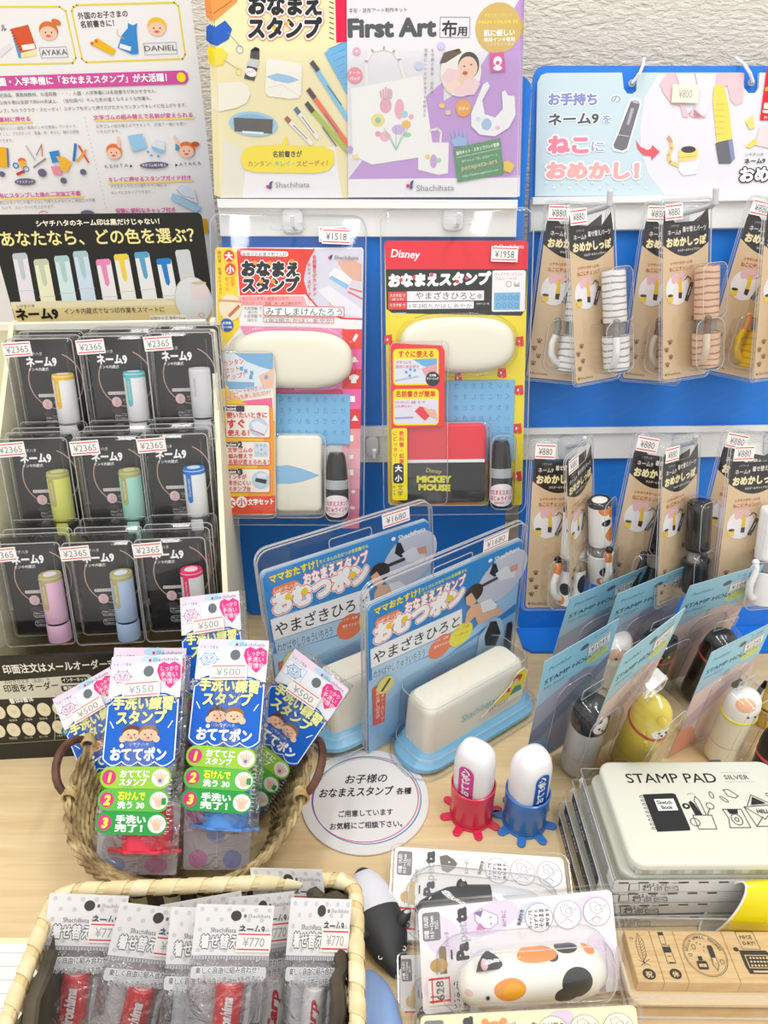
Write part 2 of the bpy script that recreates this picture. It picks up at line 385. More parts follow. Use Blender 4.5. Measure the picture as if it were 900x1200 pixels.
l.new(tc.outputs['Object'], mp.inputs[0]); l.new(mp.outputs[0], a1.inputs[0]); l.new(tc.outputs['Object'], m2.inputs[0]); l.new(m2.outputs[0], a2.inputs[0]); l.new(a2.outputs[0], ad.inputs[0]); l.new(a1.outputs[0], ad.inputs[2]); l.new(ad.outputs[0], cr.inputs[0]); l.new(cr.outputs[0], n['Principled BSDF'].inputs['Base Color'])
tb = thing('display_table', 'pale maple table top carrying all the stamp displays and baskets', 'table', loc=(0, .5, 0))
MB().box(-1000, 1000, -420, 428, -28, 0).build('tabletop', tb, wood, 0)
for sx in (-1, 1):
    for sy in (-1, 1): MB().box(sx * 950 - 25, sx * 950 + 25, sy * 380 - 25, sy * 380 + 25, -748, -28).build('leg', tb, wood, 0)
struct(MB().box(-2500, 2500, -2500, 960, -800, -748).build('floor', None, mat('grey_floor', '#b9b4ac', .5), 0))
# white ruled pad on the table
q0, q1 = at_z(-60, 1104), at_z(120, 1250)
pad = thing('ruled_pad', 'white pad with pale grey ruled lines lying beside the straw basket', 'notepad', loc=(q0.x, q0.y, 0))
MB().slab([(0, 0), (150, 0), (150, -150), (0, -150)], .2, 5).build('sheet', pad, pl('#f4f3ef', .6), 0)
a = Art(5.1); a.rect(0, 0, 150, -4, '#f1ecc4')
for i in range(14): a.rect(0, -10.5 - 9 * i, 150, -11 - 9 * i, '#c3c5c6')
a.build('print', pad, INKM)
# ================= flyer behind the display box =================
T = at_y(75, 300, .84)
f = Frame(T, 0, 0, 1.8)
fl = thing('sales_flyer', 'large white printed flyer with pink banner standing against the wall', 'poster', f)
fy = -T.z * 1000 + 2; MB().slab([(f(-150, 300)[0], fy), (f(257.5, 300)[0] + 2, fy), f(257.5, 300), f(238.7, 127), f(221, -20), f(-150, -20)], -.3, 0).build('sheet', fl, pl('#eeeceb', .5), 0)
A = PX(f)
for (u0, u1) in ((-100, 88), (84, 216)):
    if u0 < 0: A.ln([(u0, 8), (70, 8), (77, 13), (89, 68), (85, 74), (u0, 78)], 1.6, '#ead44f')
    else: A.ln([(90, 6), (204, 3), (209, 7), (217, 64), (214, 69), (101, 73), (96, 69), (84, 13), (86, 8), (90, 6)], 1.6, '#ead44f')
A.t('外国のお子さまの', 92, 22, 150, 19, 8.5, '#55433a', fat=.02).t('名前書きに！', 95, 32, 134, 30, 8.5, '#55433a', fat=.02).t('ル', 2, 36, 8, 36, 9, '#55433a', fat=.02)
A.q([(12, 34), (33, 29), (43, 57), (24, 62)], '#d95a35').q([(25, 53), (40, 51), (41.5, 57), (27, 59)], '#f7f2ea').q([(14, 40), (24, 62), (25, 68), (22, 68)], '#5b9bd2').q([(25, 62), (42, 59), (42.5, 65), (26, 68)], '#f6e6a0')
for i in range(8): A.ln([(11.5 + i * 1.5, 36 + i * 3.2), (14.5 + i * 1.5, 35.4 + i * 3.2)], .4, '#444444')
A.q([(-3, 62), (11, 50), (15, 55), (1, 67)], '#dfdfe2').q([(11, 50), (13.5, 53.5), (15, 55), (12, 50)], '#c77')if False else None
A.q([(-3, 62), (11, 50), (15, 55), (1, 67)], '#e6e2e6')
A.face(57, 37, 10.5, '#d9783a').e(66, 26, 5.5, 3.5, '#d9783a', rot=-20).t('AYAKA', 49, 65, 79, 64, 9, '#5a5a60').fr_(46, 56, 80, 67, .35, '#77777c')
A.face(184, 32, 10.5, '#edc23f').t('DANIEL', 170, 60, 207, 59, 9, '#5a5a60').fr_(168, 51, 208, 63, .35, '#77777c')
A.q([(150, 27), (156, 30), (161, 27), (160, 34), (162.5, 63), (155, 64), (138, 56), (143, 41), (150, 33)], '#3f8bd0').q([(141, 51), (154, 55), (153, 60), (140, 56)], '#f0efec').ri(149, 38, 12, 8, .8, '#d8b060', a0=150, a1=250)
for k in (0, 5): A.q([(106 + k, 52 - k * .7), (109 + k, 48 - k * .7), (136, 60 - k * .3), (132, 65 - k * .5)], '#eebb2c').e(108 + k, 51 - k * .6, 2, 2, '#e0703c')
A.q([(-150, 94), (215, 82.5), (220, 86), (221, 94), (217, 98.5), (-150, 111)], '#d4559f').e(212.5, 90.5, 5.2, 5.6, '#f6e628')
A.t('園・入学準備に「おなまえスタンプ」が大活躍！', 0, 100, 196, 94.5, 9.8, '#ffffff', fat=.03)
A.t('足用品、算数用教材、お道具類・・・。入園・入学準備には名前書きが欠かせません。', 0, 114, 184, 108.5, 5, '#66666a')
A.t('な持ち物は全部で約500点以上。（当社調べ）そんな気が遠くなるような作業も、', 0, 122.5, 178, 117, 5, '#66666a')
A.t('ンプ」ならラクラク・スピーディ！スタンプをポンと押すだけだからカンタンでキレイに仕上がります。', 0, 132, 219, 125, 5, '#66666a')
A.ln([(0, 144), (38, 142.6)], 2, '#f7dc84').t('素材に押せる', 0, 143, 36, 141.6, 6.3, '#d4559f', fat=.02)
A.ln([(112, 141), (227, 138)], 2, '#f7dc84').t('文字ゴムの組み替えで名前が変えられる', 110, 140.5, 226, 137, 6.3, '#d4559f', fat=.02)
A.ln([(128, 214.5), (226, 211.5)], 2, '#f7dc84').t('キレイに押せるスタンプガイド付き', 128, 213, 224, 210.5, 6.3, '#d4559f', fat=.02)
A.ln([(0, 233.5), (98, 230)], 2, '#f7dc84').t('布にスタンプした後の二次加工不要', 0, 232, 95, 229, 6.3, '#d4559f', fat=.02)
A.t('保管に便利なキャップ付き', 136, 249.5, 206, 248, 6.3, '#d4559f', fat=.02)
for tx, x0, y0, x1 in (('落ちにくい油性の専用インキを使用しているので、', 0, 152.5, 91), ('のこと、プラスチック・金属・布・木など、様々な素材', 0, 159, 93), ('できます。', 0, 166.5, 16), ('文字ゴムの組み替えができるので、兄弟で一緒にお使い', 113, 150, 219), ('いただけます。', 114, 156, 141), ('布にスタンプした後アイロンで押さえるなどの二次加工は不要', 0, 239.5, 112), ('なので、スピーディに仕上がります。', 3, 245.5, 65), ('プラスチックなどの滑りやすい物にも', 130, 220.5, 196), ('キレイにスタンプできます。', 131, 227.5, 179)):
    A.t(tx, x0, y0, x1, y0 - (x1 - x0) * .033, 4.2, '#8b8b8f')
for i in range(22): A.e(99.5 + i * 1.2, 138 + i * 5, .6, .6, '#b9a9b9', same=i > 0, n=6)
# little product drawings of the flyer
A.q([(-2, 172), (8, 173), (10, 196), (-2, 196)], '#f0b32a').q([(8, 173), (10, 174), (11, 196), (9, 196)], '#5b7fb8').e(26, 188, 4.4, 3, '#e8703c').e(27, 192, 4, 4, '#f0b83c').ri(19, 194, 3.5, 3.5, 1.4, '#3f7fb8').ri(31, 198, 3.6, 3.2, 1, '#3f7fb8').q([(19, 203), (28, 199), (30, 202), (21, 206)], '#c8443c')
A.ln([(31, 171), (42, 188)], 1.3, '#b9babd').ln([(49, 169), (50, 183)], 1, '#e0704c').ln([(43, 182), (49, 170)], .8, '#77777c').ln([(40, 196), (54, 186)], 1.6, '#8f9091')
A.q([(58, 178), (69, 176), (72, 189), (62, 191)], '#3f8bd0').q([(66, 183), (76, 184), (86, 192), (82, 195), (80, 202), (72, 200), (70, 190)], '#f0b83c').q([(60, 195), (69, 194), (74, 205), (64, 205)], '#ee8fa8')
A.ln([(89, 169), (87, 188)], 2.6, '#2f7fc0').ln([(93, 171), (104, 190)], 2, '#e0563c').ln([(101, 176), (91, 189)], 2, '#f0a63c')
for u, v, ru in ((3, 204, 3.5), (30, 213, 12.5), (50, 202.5, 5), (75, 211.5, 3.7), (98, 201.5, 3.7), (181, 193.5, 17)): A.e(u, v, ru, 4 if ru > 9 else ru * .95, '#6d6a85')
A.t('プラスチック', 20, 214.5, 40, 214, 3.4, '#ffffff').t('文字ゴム組み替え', 167, 195, 195, 194.5, 3.6, '#ffffff')
A.face(134, 178, 8.5, '#e87a44').ln([(140, 172), (139, 161)], 2.6, '#f6c9ae').face(219, 176, 9, '#e87a44').ln([(211, 172), (205, 160)], 2.6, '#f6c9ae').e(229, 169, 5, 3, '#c8602c').q([(206, 168), (211, 171), (210, 177), (206, 176)], '#6d96b8')
A.q([(150, 159), (167, 156.5), (173, 173), (156, 178)], '#9cc9ea').q([(180, 166), (184, 163), (194, 167), (193, 176), (178, 171)], '#dfe3ea').q([(178, 171), (193, 176), (193, 180), (178, 175)], '#8fc3e8')
for q_ in ((174, 178), (178, 182), (186, 183)): A.e(*q_, 1.7, 1.4, '#7fa3c8')
A.t('K E N T A', 124, 197, 151, 195.5, 5.5, '#5a5a60').q([(153, 192.5), (156, 194.5), (153, 196.5)], '#33333a').t('A Y A K A', 211, 194.5, 236, 193, 5.5, '#5a5a60').q([(206, 191.5), (209, 193.5), (206, 195.5)], '#33333a')
A.q([(203, 226), (237, 243), (231, 249), (200, 233)], '#a9cfea').q([(209, 218), (214, 216), (228, 223), (232, 238), (226, 236), (207, 227)], '#dde2ec').ln([(207, 222), (214, 229), (228, 233)], .5, '#6d7f98').ri(52, 250, 5, 3, .8, '#d0484a', a0=0, a1=180).e(103, 250, 8, 4, '#6d6a85').q([(238, 256), (243, 256), (245, 270), (240, 275)], '#e0ac1c')
A.build('print', fl, INKM)
# ================= black counter display box =================
YAW = 3.7
hf = fit([(-17, 251), (236, 250), (253, 380), (21, 386)], 190, 99, 3.7, -2, 0, a=(1, 2, 2), D=.712, ss=.3, sa=.3)
bx = Frame(at_z(100, 884), YAW, 0, 0)
box = thing('counter_display_box', 'cream and black stepped display box holding nine rows of clear-boxed name stamps', 'display', bx)
box['label'] = 'cream stepped counter box with black header, packed with clear boxes'
def part_frame(fr, parent): # matrix of a frame seen from the parent thing
    return parent.matrix_world.inverted() @ fr.M
bpy.context.view_layer.update()
hd = MB().slab([(x, y) for x, y in rr(0, 49.5, 190, 99, 5, 4)], -1, 0).build('header_card', box, pl('#15140f', .4), 0); hd.matrix_local = part_frame(hf, box)
A = PX(hf)
A.q([(12.5, 354), (250, 348), (253.2, 379.8), (21, 385.5)], '#e9d7a0')
A.q([(12.5, 354), (250, 348), (250.8, 356), (14, 362)], '#f0e6c2')
A.t('シヤチハタのネーム印は黒だけじゃない！', 43, 265, 187, 262, 7.6, '#fffbe0', fat=.03).t('あなたなら、どの色を選ぶ？', 3, 287.5, 228, 282.5, 18.5, '#fbeea0', fat=.02)
for u, v, c1, c2, body in ((23, 297, '#c3cdd0', '#c8d2d4', '#ece6ef'), (48, 304, '#c9d3b8', '#b9c6c0', '#f0f0cf'), (72, 300, '#b4d3cf', '#aac9c6', '#d8edec'), (94, 294.5, '#b2cdd0', '#a9c5cc', '#d3e3f3'), (121, 304, '#f08fc0', '#ee86bb', '#f1edf0'), (142, 298, '#f3d64e', '#f1d65a', '#f3efe9'), (166, 295.5, '#5fa8cf', '#64acd0', '#f0eff0'), (192, 303, '#2384cf', '#1d7ecb', '#eeeef0'), (214, 293, '#d4d8da', '#d0d4d6', '#d5d9dc')):
    bot = 354 - (u - 20) * .025; w = 8.6; d = lambda y: (y - v) * .18
    A.q([(u - w, v + 2), (u + w, v + 1), (u + w + d(bot), bot), (u - w + d(bot), bot + .6)], body)
    A.q([(u - w, v + 3), (u - w + 1, v), (u + w - 2, v - 1), (u + w, v + 2), (u + w - .3, v + 6), (u + 3.6, v + 6.5), (u + 7.5, v + 28), (u + 5.5, v + 32), (u + 2.5, v + 29), (u - 3, v + 7), (u - w + .7, v + 7)], c1)
    A.ln([(u - w + 8 - 1.2, v + 44), (u + w + 8.5, v + 43)], .5, '#c9c9cc')
A.ri(227, 352, 22, 27.5, .8, '#d8c79a').e(227, 352, 21.3, 26.8, '#e3e6ea').q([(223, 332), (241, 331), (243, 351), (225, 352)], '#ecdcdc').e(233, 331.5, 9, 2, '#d6c2a0').ri(236, 369, 3.6, 2.6, .8, '#e58f8f')
A.t('シヤチハタ', 20, 361, 41, 360, 4.4, '#222222').t('ネーム9', 21, 374, 69, 372.5, 14, '#111111', fat=.05).t('インキ内蔵式でなつ印作業をスマートに', 76, 367.5, 193, 365, 7, '#3a352a').r(175, 369, 220, 376.5, '#f6f3e6', 2).t('印面サイズ 直径9.5mm', 177, 375, 218, 374, 4.6, '#4a4438')
A.build('print', hd)
cream = pl('#e9e4c6', .5); black = pl('#1a1b1b', .4)
def bl(u, v, yy): # local x,z of a pixel at local depth yy of the box
    d = ray(u, v); n = np.array([-math.sin(R(YAW)), math.cos(R(YAW)), 0]); o = bx.T + n * yy * .001; p = CAM + d * (((o - CAM) @ n) / (d @ n)) - bx.T
    return (p[0] * math.cos(R(YAW)) + p[1] * math.sin(R(YAW))) * 1000, p[2] * 1000
# box frame here: x right, y up, z out of the front; so depth yy is -z
prof = [(0, 0), (2, 120), (-215, 348), (-225, 348), (-225, 0)]
def side_x(z, y, u):
    p = np.array(bx.w(0, y, z)); D = (p - CAM) @ FW; return (u - proj(p)[0]) * D / FL * 1000
for us in ((-36, -34, 13, 13, 13), (266, 262, 244, 244, 244)):
    q = [side_x(z, y, u) for (z, y), u in zip(prof, us)]; q[3] = q[4] = q[2]
    MB().loft([[(a_, y, z) for a_, (z, y) in zip(q, prof)], [(a_ + 4.5, y, z) for a_, (z, y) in zip(q, prof)]]).build('side_panel', box, cream, 0)
XR = side_x(0, 60, 264)
MB().box(-112, 118, 0, 345, -225, -222).build('back_panel', box, cream, 0)
fp = MB().slab([(-123, 0), (XR, 0), (XR, 118), (-123, 118)], -2, 1.5).build('front_panel', box, black, 0)
A = PX(bx, 1.6)
A.t('印面注文はメールオーダー式', 5, 789, 137, 781.5, 11, '#f4f2ea', fat=.025)
A.q([(-10, 799), (104, 790), (108, 793), (108, 815), (-10, 820)], '#d9d8c9').t('お好きな文字（名前）で', 6, 801.5, 59, 799, 5.6, '#2a2a28').t('印面をオーダー', 6, 811, 69, 806.5, 9.4, '#1c1c1a', fat=.02)
A.r(71, 794, 104, 799.5, '#22221f', 1.8).t('インターネット', 74, 799, 102, 797.5, 5, '#f4f2ea', fat=.03).r(71, 803.5, 104, 809, '#22221f', 1.8).t('専用はがき', 75, 808.5, 100, 807, 5, '#f4f2ea', fat=.03)
A.ln([(65.5, 812), (64, 867)], .5, '#c9c7b4').ln([(-20, 873), (125, 863)], .6, '#a9a793').t('書体8書体', 12.5, 824, 40, 821, 6.4, '#f4f2ea', fat=.03)
for r_ in range(2):
    for i in range(5): A.e(-1.5 + 17.7 * i, 834.5 + r_ * 21.5 - i * 1.1, 7.8, 7.8, '#efe9cc').t('佐藤', -4 + 17.7 * i, 836.5 + r_ * 21.5 - i * 1.1, 1.5 + 17.7 * i, 836.5 + r_ * 21.5 - i * 1.2, 4.2, '#dccb92')
    for i, s2 in enumerate((('楷書体', '行書体', '隷書体', '古印体'), ('明朝体', '丸ゴシック体', '角ゴシック体', 'てん書体'))[r_]): A.t(s2, 11.5 + 17.7 * i, 845 + r_ * 21 - i, 21 + 17.7 * i, 844.5 + r_ * 21 - i, 2.8, '#d8d6c6')
A.e(78, 857, 5.8, 5.8, '#1f90a8').t('緑', 75.5, 859.5, 80.5, 859.2, 5, '#ffffff').e(77, 843, 5, 6, '#e0a583').e(76, 828, 5, 5, '#e9e2d0')
A.build('print', fp)
for i, (yy, zz) in enumerate(((0, 112), (70, 185), (140, 258))):
    MB().box(-116, 116, zz - 70, zz - 68, -yy - 66, -yy - 2).build('shelf', box, cream, 0)
MB().box(-112, 118, 341, 347, -222, -214).build('top_rail', box, pl('#f2efe2', .5), 0)
# the clear-boxed stamps
def stamp(parent, body, trim, disc, x=14, z=12, r=9.8, y0=0, cap=(19, 64), letter='#d8d0b0', hold=None):
    st = MB().lathe([(r * .97, cap[0]), (r, cap[0] + .6), (r, cap[1] - 3), (r * .985, cap[1] - 1.2), (r * .9, cap[1])], x, 0, z, n=32).build('stamp_cap', parent, pl(body, .3))
    t = MB(); t.lathe([(r * 1.012, cap[1] - 4.5), (r * 1.012, cap[1] - 2.6), (r * .95, cap[1] + .2), (r * .62, cap[1] + .35)], x, 0, z, n=32, cap0=False, cap1=False)
    t.lathe([(r * .62, cap[1] + .1), (r * .6, cap[1] + .15)], x, 0, z, n=32)
    t.build('trim_ring', st, pl(trim, .25)); MB().lathe([(r * .6, cap[1] + .2), (r * .58, cap[1] + .4)], x, 0, z, n=24).build('top_disc', st, pl(disc, .3))
    a = Art(.12, .05)
    for i in range(6): a.rect(-2.7 + i * .9, cap[1] - 31 + (1.6 if i in (0, 5) else .5 if i in (1, 4) else 0), -1.8 + i * .9, cap[1] - 3, trim, same=i > 0)
    a.text('Shachihata', 1.1, cap[1] - 25, 4, letter, rot=90, w=17, shear=.1); a.build('trim_strip', st, INK, fn=bend(x, z, r, -24))
    MB().lathe([(r * 1.02, 0), (r * 1.03, 1), (r * 1.03, 15.5), (r * .99, 17)], x, y0, z, n=32).build('stamp_holder', parent, pl(hold or body, .3))
    MB().lathe([(r * .9, 17), (r * .9, 19)], x, y0, z, n=24).build('dark_gap', parent, pl('#222222'))
def name_pack(body, trim, disc, label, ring='#c9a48c', letter='#efe9dc', hold=None):
    t = thing('stamp_pack', label, 'stamp pack', group='clear-boxed name stamps in the black display box')
    c = MB().slab([(x, y) for x, y in rr(0, 48, 56, 96, 1.5, 3)], -.4, 0).build('backing_card', t, pl('#262525', .35), 0)
    a = Art(.05); a.ring(3, 56, 25, 27, .9, ring, n=48, a0=150, a1=428)
    a.text('シヤチハタ', -21, 80, 4, '#f2f2f2', w=15).text('ネーム9', -21, 70.5, 10, '#ffffff', fat=.05, w=27).text('インキ内蔵式', -20, 66, 3.4, '#f2f2f2', w=18, fat=.02)
    a.rect(-15, 41, 5, 44, '#e2dede', .8).text('かんたんなつ印', -14, 41.7, 2.4, '#77706f', w=17).ell(-8, 34, 4.6, 4.9, '#f0ccd0').text('氏', -9.6, 34.2, 3.2, '#cf8d92').text('名', -9.6, 30.6, 3.2, '#cf8d92', same=True).text('印面サイズ', -2, 35, 2.2, '#dddddd').text('9.5mm', -1, 32.4, 2.2, '#dddddd')
    for y0, x1 in ((19, 8), (10, 2)): a.frame(-11, y0 - 2.4, x1, y0 + 3.6, .35, '#d8d8d8', 2.5); a.text('印面はインターネット', -10, y0 + 1, 2, '#dddddd', w=x1 + 8, fat=.02); a.text('または専用はがきで', -10, y0 - 1.6, 2, '#dddddd', w=x1 + 7, fat=.02)
    a.ell(-8, 25, 5, 3, '#4d4847').rect(-22, 1, 12, 1.4, '#555555'); a.build('print', c)
    stamp(t, body, trim, disc, letter=letter, hold=hold)
    s = MB(); rloft(s, 0, 48, 60, 99, 4, [(-1, -1), (0, -1), (0, 18), (.8, 21.2), (3, 23)], cap1=True)
    s.tube([(25.5, 4, 22.8), (24, 50, 23), (24, 92, 22.8)], .35, 6); bead(s, 0, 48, 59.4, 98.4, 4, 21, .5); bead(s, 0, 48, 61.6, 100.6, 4, -.6, .5); s.build('clear_box', t, [CLEAR, EDGE], 30)
    sticker(t, -18.5, 88.5, 23.2, 25, 13, '¥2365', 3, tw=.78)
    return t
rows = [dict(v=397, uv=[(5, 397), (91, 394), (170, 390)], D=.655), dict(v=513, uv=[(-3, 514), (84, 512), (162, 509)], D=.640), dict(v=633, uv=[(-14, 637), (72, 635), (157, 631)], D=.622)]
KH = '#b3ad68'
spec = [[('#f3f2f4', '#f0c010', '#f4f1e6', 'white stamp with yellow trim'), ('#f3f2f4', '#5fc2cd', '#e6f3f3', 'white stamp with turquoise trim'), ('#dddde2', '#dadadf', '#e6e6ea', 'plain silver-white stamp')],
        [('#dde06c', KH, '#d9d89a', 'lime yellow stamp'), ('#a9e2d3', KH, '#d9d89a', 'mint green stamp'), ('#eef0f2', '#0c76cc', '#dfe9f3', 'white stamp with strong blue trim')],
        [('#efc0dc', KH, '#f0dcea', 'pink stamp'), ('#b6cdee', KH, '#dbe6f6', 'light blue stamp'), ('#e9e8ea', '#e8306e', '#f6dbe4', 'white stamp with crimson trim')]]
SH = ['top shelf', 'middle shelf', 'bottom shelf']
for ri_, rw in enumerate(rows):
    for ci in range(3):
        b_, t_, d_, wd_ = spec[ri_][ci]
        u, v = rw['uv'][ci]
        o = name_pack(b_, t_, d_, f'front clear box holding the {wd_}, on the {SH[ri_]}', letter='#8b8b92' if ci == 2 and ri_ == 0 else '#efe9dc')
        fr = Frame((0, 0, 0), YAW + 1.5, 9.5, -.3)
        top = fr.w(-30, 97.5, 18); P = CAM + rw['D'] * ray(u, v); fr.T = P - np.array(top); o.matrix_world = fr.M
        fr2 = Frame(tuple(Vector(fr.T) + Vector(fr.R @ np.array([.003, .004, -.0265]))), YAW + .5, 9.5, -.3)
        q_ = dup(o, None, fr2.M, label=f'clear box directly behind the one with the {wd_}, {SH[ri_]}')
        for k_ in list(q_.children):
            if k_.name.startswith('price'): bpy.data.objects.remove(k_)
# ================= middle display board =================
def sub(fr, x, y, z, yaw=None): # a frame parallel to fr with its origin at local x,y,z
    g = Frame(tuple(fr.w(x, y, z)), 0, 0, 0, fr.sx, fr.sy); g.R = fr.R; return g
blue = mat('blue_board', '#1c7ce0', .4, .4)
rail = pl('#f0f0ee', .35)
def board_panel(pts, t, name, parent, m=blue): return MB().slab(pts, -t, 0, 0).build(name, parent, m, 0)
def logo_pattern(o_, pts_box, col, n, s=7):
    a = Art(.05)
    x0, x1, y0, y1 = pts_box; k = 0; y = y0
    while y < y1:
        x = x0 + (k % 2) * 22
        while x < x1: a.text('Shachihata', x, y, s, col, rot=24, same=not (k == 0 and x == x0)); x += 44
        y += 17; k += 1
    return a.build('print', o_)
mf = Frame(at_z(436, 721), 0, 10, -.3)
mbd = thing('display_board', 'tall blue display board carrying the brochures and two big hooked packs', 'display board', mf)
ytop = mf(430, 88)[1]
board_panel(rr(0, ytop / 2, 303, ytop, 12, 5), 4, 'back_panel', mbd)
MB().loft([[(x, 0, -4), (x, 0, 0), (x, ytop * .8, -4)] for x in (-40, 40)]).build('support_panel', mbd, blue, 0) if False else None
MB().slab([(-40, 0), (40, 0), (20, 330), (-20, 330)], -9, -4.2).build('easel_panel', mbd, pl('#8c6b48', .7), 0)
def px_rail(fr, parent, u0, v0, u1, v1, u2, v2, u3, v3, z0, z1, m=rail, name='rail'):
    P = [fr(u, v, z1) for u, v in ((u0, v0), (u1, v1), (u2, v2), (u3, v3))]; return MB().slab(P, z0, z1, .6).build(name, parent, m, 0)
px_rail(mf, mbd, 254, 233, 607, 234, 606.5, 245, 255, 244, .2, 14)
px_rail(mf, mbd, 256, 243, 606, 244, 605, 278, 258, 277, .2, 7)
px_rail(mf, mbd, 276, 500, 606, 500, 606, 512, 276, 512, .2, 9)
px_rail(mf, mbd, 276, 509, 606, 509, 606, 542, 276, 542, .2, 6)
# brochure pages
bL = sub(mf, *mf(330, 231, 9), 9); bR = sub(mf, *mf(507, 231, 11), 11)
def sheet_px(fr, pts, name, parent, m, z0=-.6, z1=0): return MB().slab([fr(u, v) for u, v in pts], z0, z1).build(name, parent, m, 0)
o1 = thing('brochure', 'yellow brochure showing stationery, pens and clips with a yellow speech bubble', 'brochure', bL)
sheet_px(bL, [(250, -35), (409, -35), (408.5, 232), (258, 232)], 'cover', o1, pl('#f2e6b4', .4))
A = PX(bL)
A.q([(297, 232), (393, 170), (400, 232)], '#f1eef0').q([(260, 232), (262, 165), (297, 178), (284, 232)], '#ebe6d6').q([(284, 232), (290, 178), (392, 172), (401, 232)], '#f3f1f5')
A.q([(392, -36), (407, -36), (406.5, 49), (394, 50)], '#e8174f')
for i in range(9): A.ln([(386, -4 + i * 6), (391, -2 + i * 6)], .7, '#555555')
A.q([(246, -5), (281, -20), (278, 2), (252, 24), (249, 23)], '#f59a4f').ln([(250, 16), (272, 1)], .8, '#b8621f')
A.q([(249, 34), (264, 24), (272, 34), (268, 46), (254, 54), (249, 50)], '#2360c0').ln([(267, 38), (282, 55)], .5, '#8a9a90').ri(281, 58, 4.4, 5, 1, '#7fb0d6')
A.q([(250, 58), (259, 56), (267, 63), (262, 76), (252, 78)], '#f0dc1e').ln([(262, 70), (280, 82)], .5, '#a89a40').ri(280, 84, 3.8, 4.5, 1, '#e8d44a')
A.t('おなまえ', 292, 15, 376, 16, 26, '#262626', fat=.06, out=[(.17, '#ee8f73'), (.13, '#ffffff')], shear=.06)
A.t('スタンプ', 292, 43, 376, 43, 26, '#262626', fat=.06, out=[(.17, '#ee8f73'), (.13, '#ffffff')], shear=.06)
for u, v in ((321, 33), (337, 27)): A.e(u, v, 2.4, 2.4, '#f7c433')
A.q([(294, 59), (299, 55), (304, 57), (304, 70), (293, 68)], '#1d1d20').q([(292, 69), (304, 71), (302, 80), (289, 78)], '#c9cccf').q([(290, 77), (302, 80), (298, 95), (286, 92)], '#1b1b1c').e(294, 85, 7, 5, '#f6f0f0', rot=-15).t('スタンプ', 289, 87, 300, 84, 3.4, '#d86a86')
A.q(rrpx := [(312, 72), (316, 69), (350, 74), (354, 77), (353, 111), (350, 115), (340, 116), (315, 113), (311, 108)], '#f6f2e6').q([(312, 90), (325, 86), (340, 89), (351, 94), (338, 98), (322, 95)], '#9cc4e6').ln([(314, 103), (330, 99), (350, 112)], .4, '#d9d2bf')
A.q([(256, 97), (283, 96), (291, 101), (294, 110), (289, 121), (276, 127), (256, 131)], '#f4f0df').e(297, 145.5, 28.5, 14.5, '#9fcbe8', rot=-4).e(297, 145.5, 24, 11.5, '#86b6d8', rot=-4).q([(274, 138), (320, 140), (319, 157), (275, 154)], '#4d4a45').q([(284, 153.5), (309, 155), (309, 157.5), (284, 156)], '#e9f1f6')
A.q([(380, 62), (400, 50), (407, 50), (407, 112)], '#69b4e4')
for i in range(7): A.ln([(384 + i * 3.6, 60 + i * 7 - 2), (404, 50 + i * 8)], .5, '#3c86be', same=i > 0)
for (a0, b0, a1, b1, c1, c2) in ((366, 74, 408, 140, '#7cc4ec', '#3c2a26'), (362, 106, 408, 170, '#f06a3c', '#3c2a26'), (360, 122, 408, 178, '#a9c23c', '#3c2a26')):
    A.ln([(a0, b0), (a1, b1)], 4.4, c1).ln([(a0, b0), (a0 + 6, b0 + 8)], 4.4, c2).ln([(a0 + 18, b0 + 27), (a0 + 34, b0 + 49)], 1.2, '#5a6a74')
A.ln([(347, 128), (372, 161)], 4, '#f0ede4').ln([(347, 128), (350, 132)], 4.2, '#4c6a80').ln([(336, 139), (365, 168)], 4, '#f0ede4').ln([(336, 139), (339, 142)], 4.2, '#a85050').ln([(354, 137), (368, 156)], 1, '#8a8aa0').ln([(344, 147), (360, 163)], 1, '#8a8aa0')
A.q([(330, 170), (336, 158), (337, 171), (380, 172), (391, 177), (392, 191), (385, 200), (370, 203), (298, 202), (286, 198), (282, 187), (286, 175), (298, 171)], '#f9e21c')
A.t('名前書きが', 320, 184, 354, 183.5, 8, '#4a3a20', fat=.03).t('カンタン', 291, 195, 317, 194.5, 7.4, '#c88a1c', fat=.02).t('・キレイ・', 318, 195, 345, 194.5, 7.4, '#7fc2a8', fat=.02).t('スピーディ！', 348, 195, 384, 194, 7.4, '#d0703c', fat=.02)
A.e(314, 219, 2, 2.2, '#d8235c').q([(316, 214), (320, 212), (317, 222), (320, 218), (315, 221)], '#2b3f86').t('Shachihata', 323, 220, 363, 219.5, 9, '#8f8f98')
A.build('print', o1)
for i in range(3):
    d = mf.R @ np.array([-.0022 * (i + 1), .001 * (i + 1), -.0016 * (i + 1)]); g = Frame(tuple(np.array(bL.T) + d), 0, 0, 0); g.R = mf.R
    dup(o1, None, g.M, label=('yellow stationery brochure directly behind the front one', 'yellow stationery brochure third in its stack', 'yellow stationery brochure at the very back, against the blue board')[i], group='yellow brochures behind the front one')
o2 = thing('brochure', 'white and lilac brochure showing a tote bag, a bib and a baby photo', 'brochure', bR)
sheet_px(bR, [(406, -35), (612, -35), (606, 231), (408, 231.5)], 'cover', o2, pl('#e7e4ea', .4))
A = PX(bR)
A.q([(408, 210), (450, 155), (520, 95), (520, 118), (545, 104), (568, 70), (611, -5), (611, -34), (612, -34), (606, 206), (409, 210)], '#c39ad8')
A.q([(408, 210), (427, 186), (500, 200), (606, 207), (606, 231), (408, 231)], '#c39ad8').q([(408, 210), (606, 208), (606, 231), (408, 231)], '#f4f2f5')
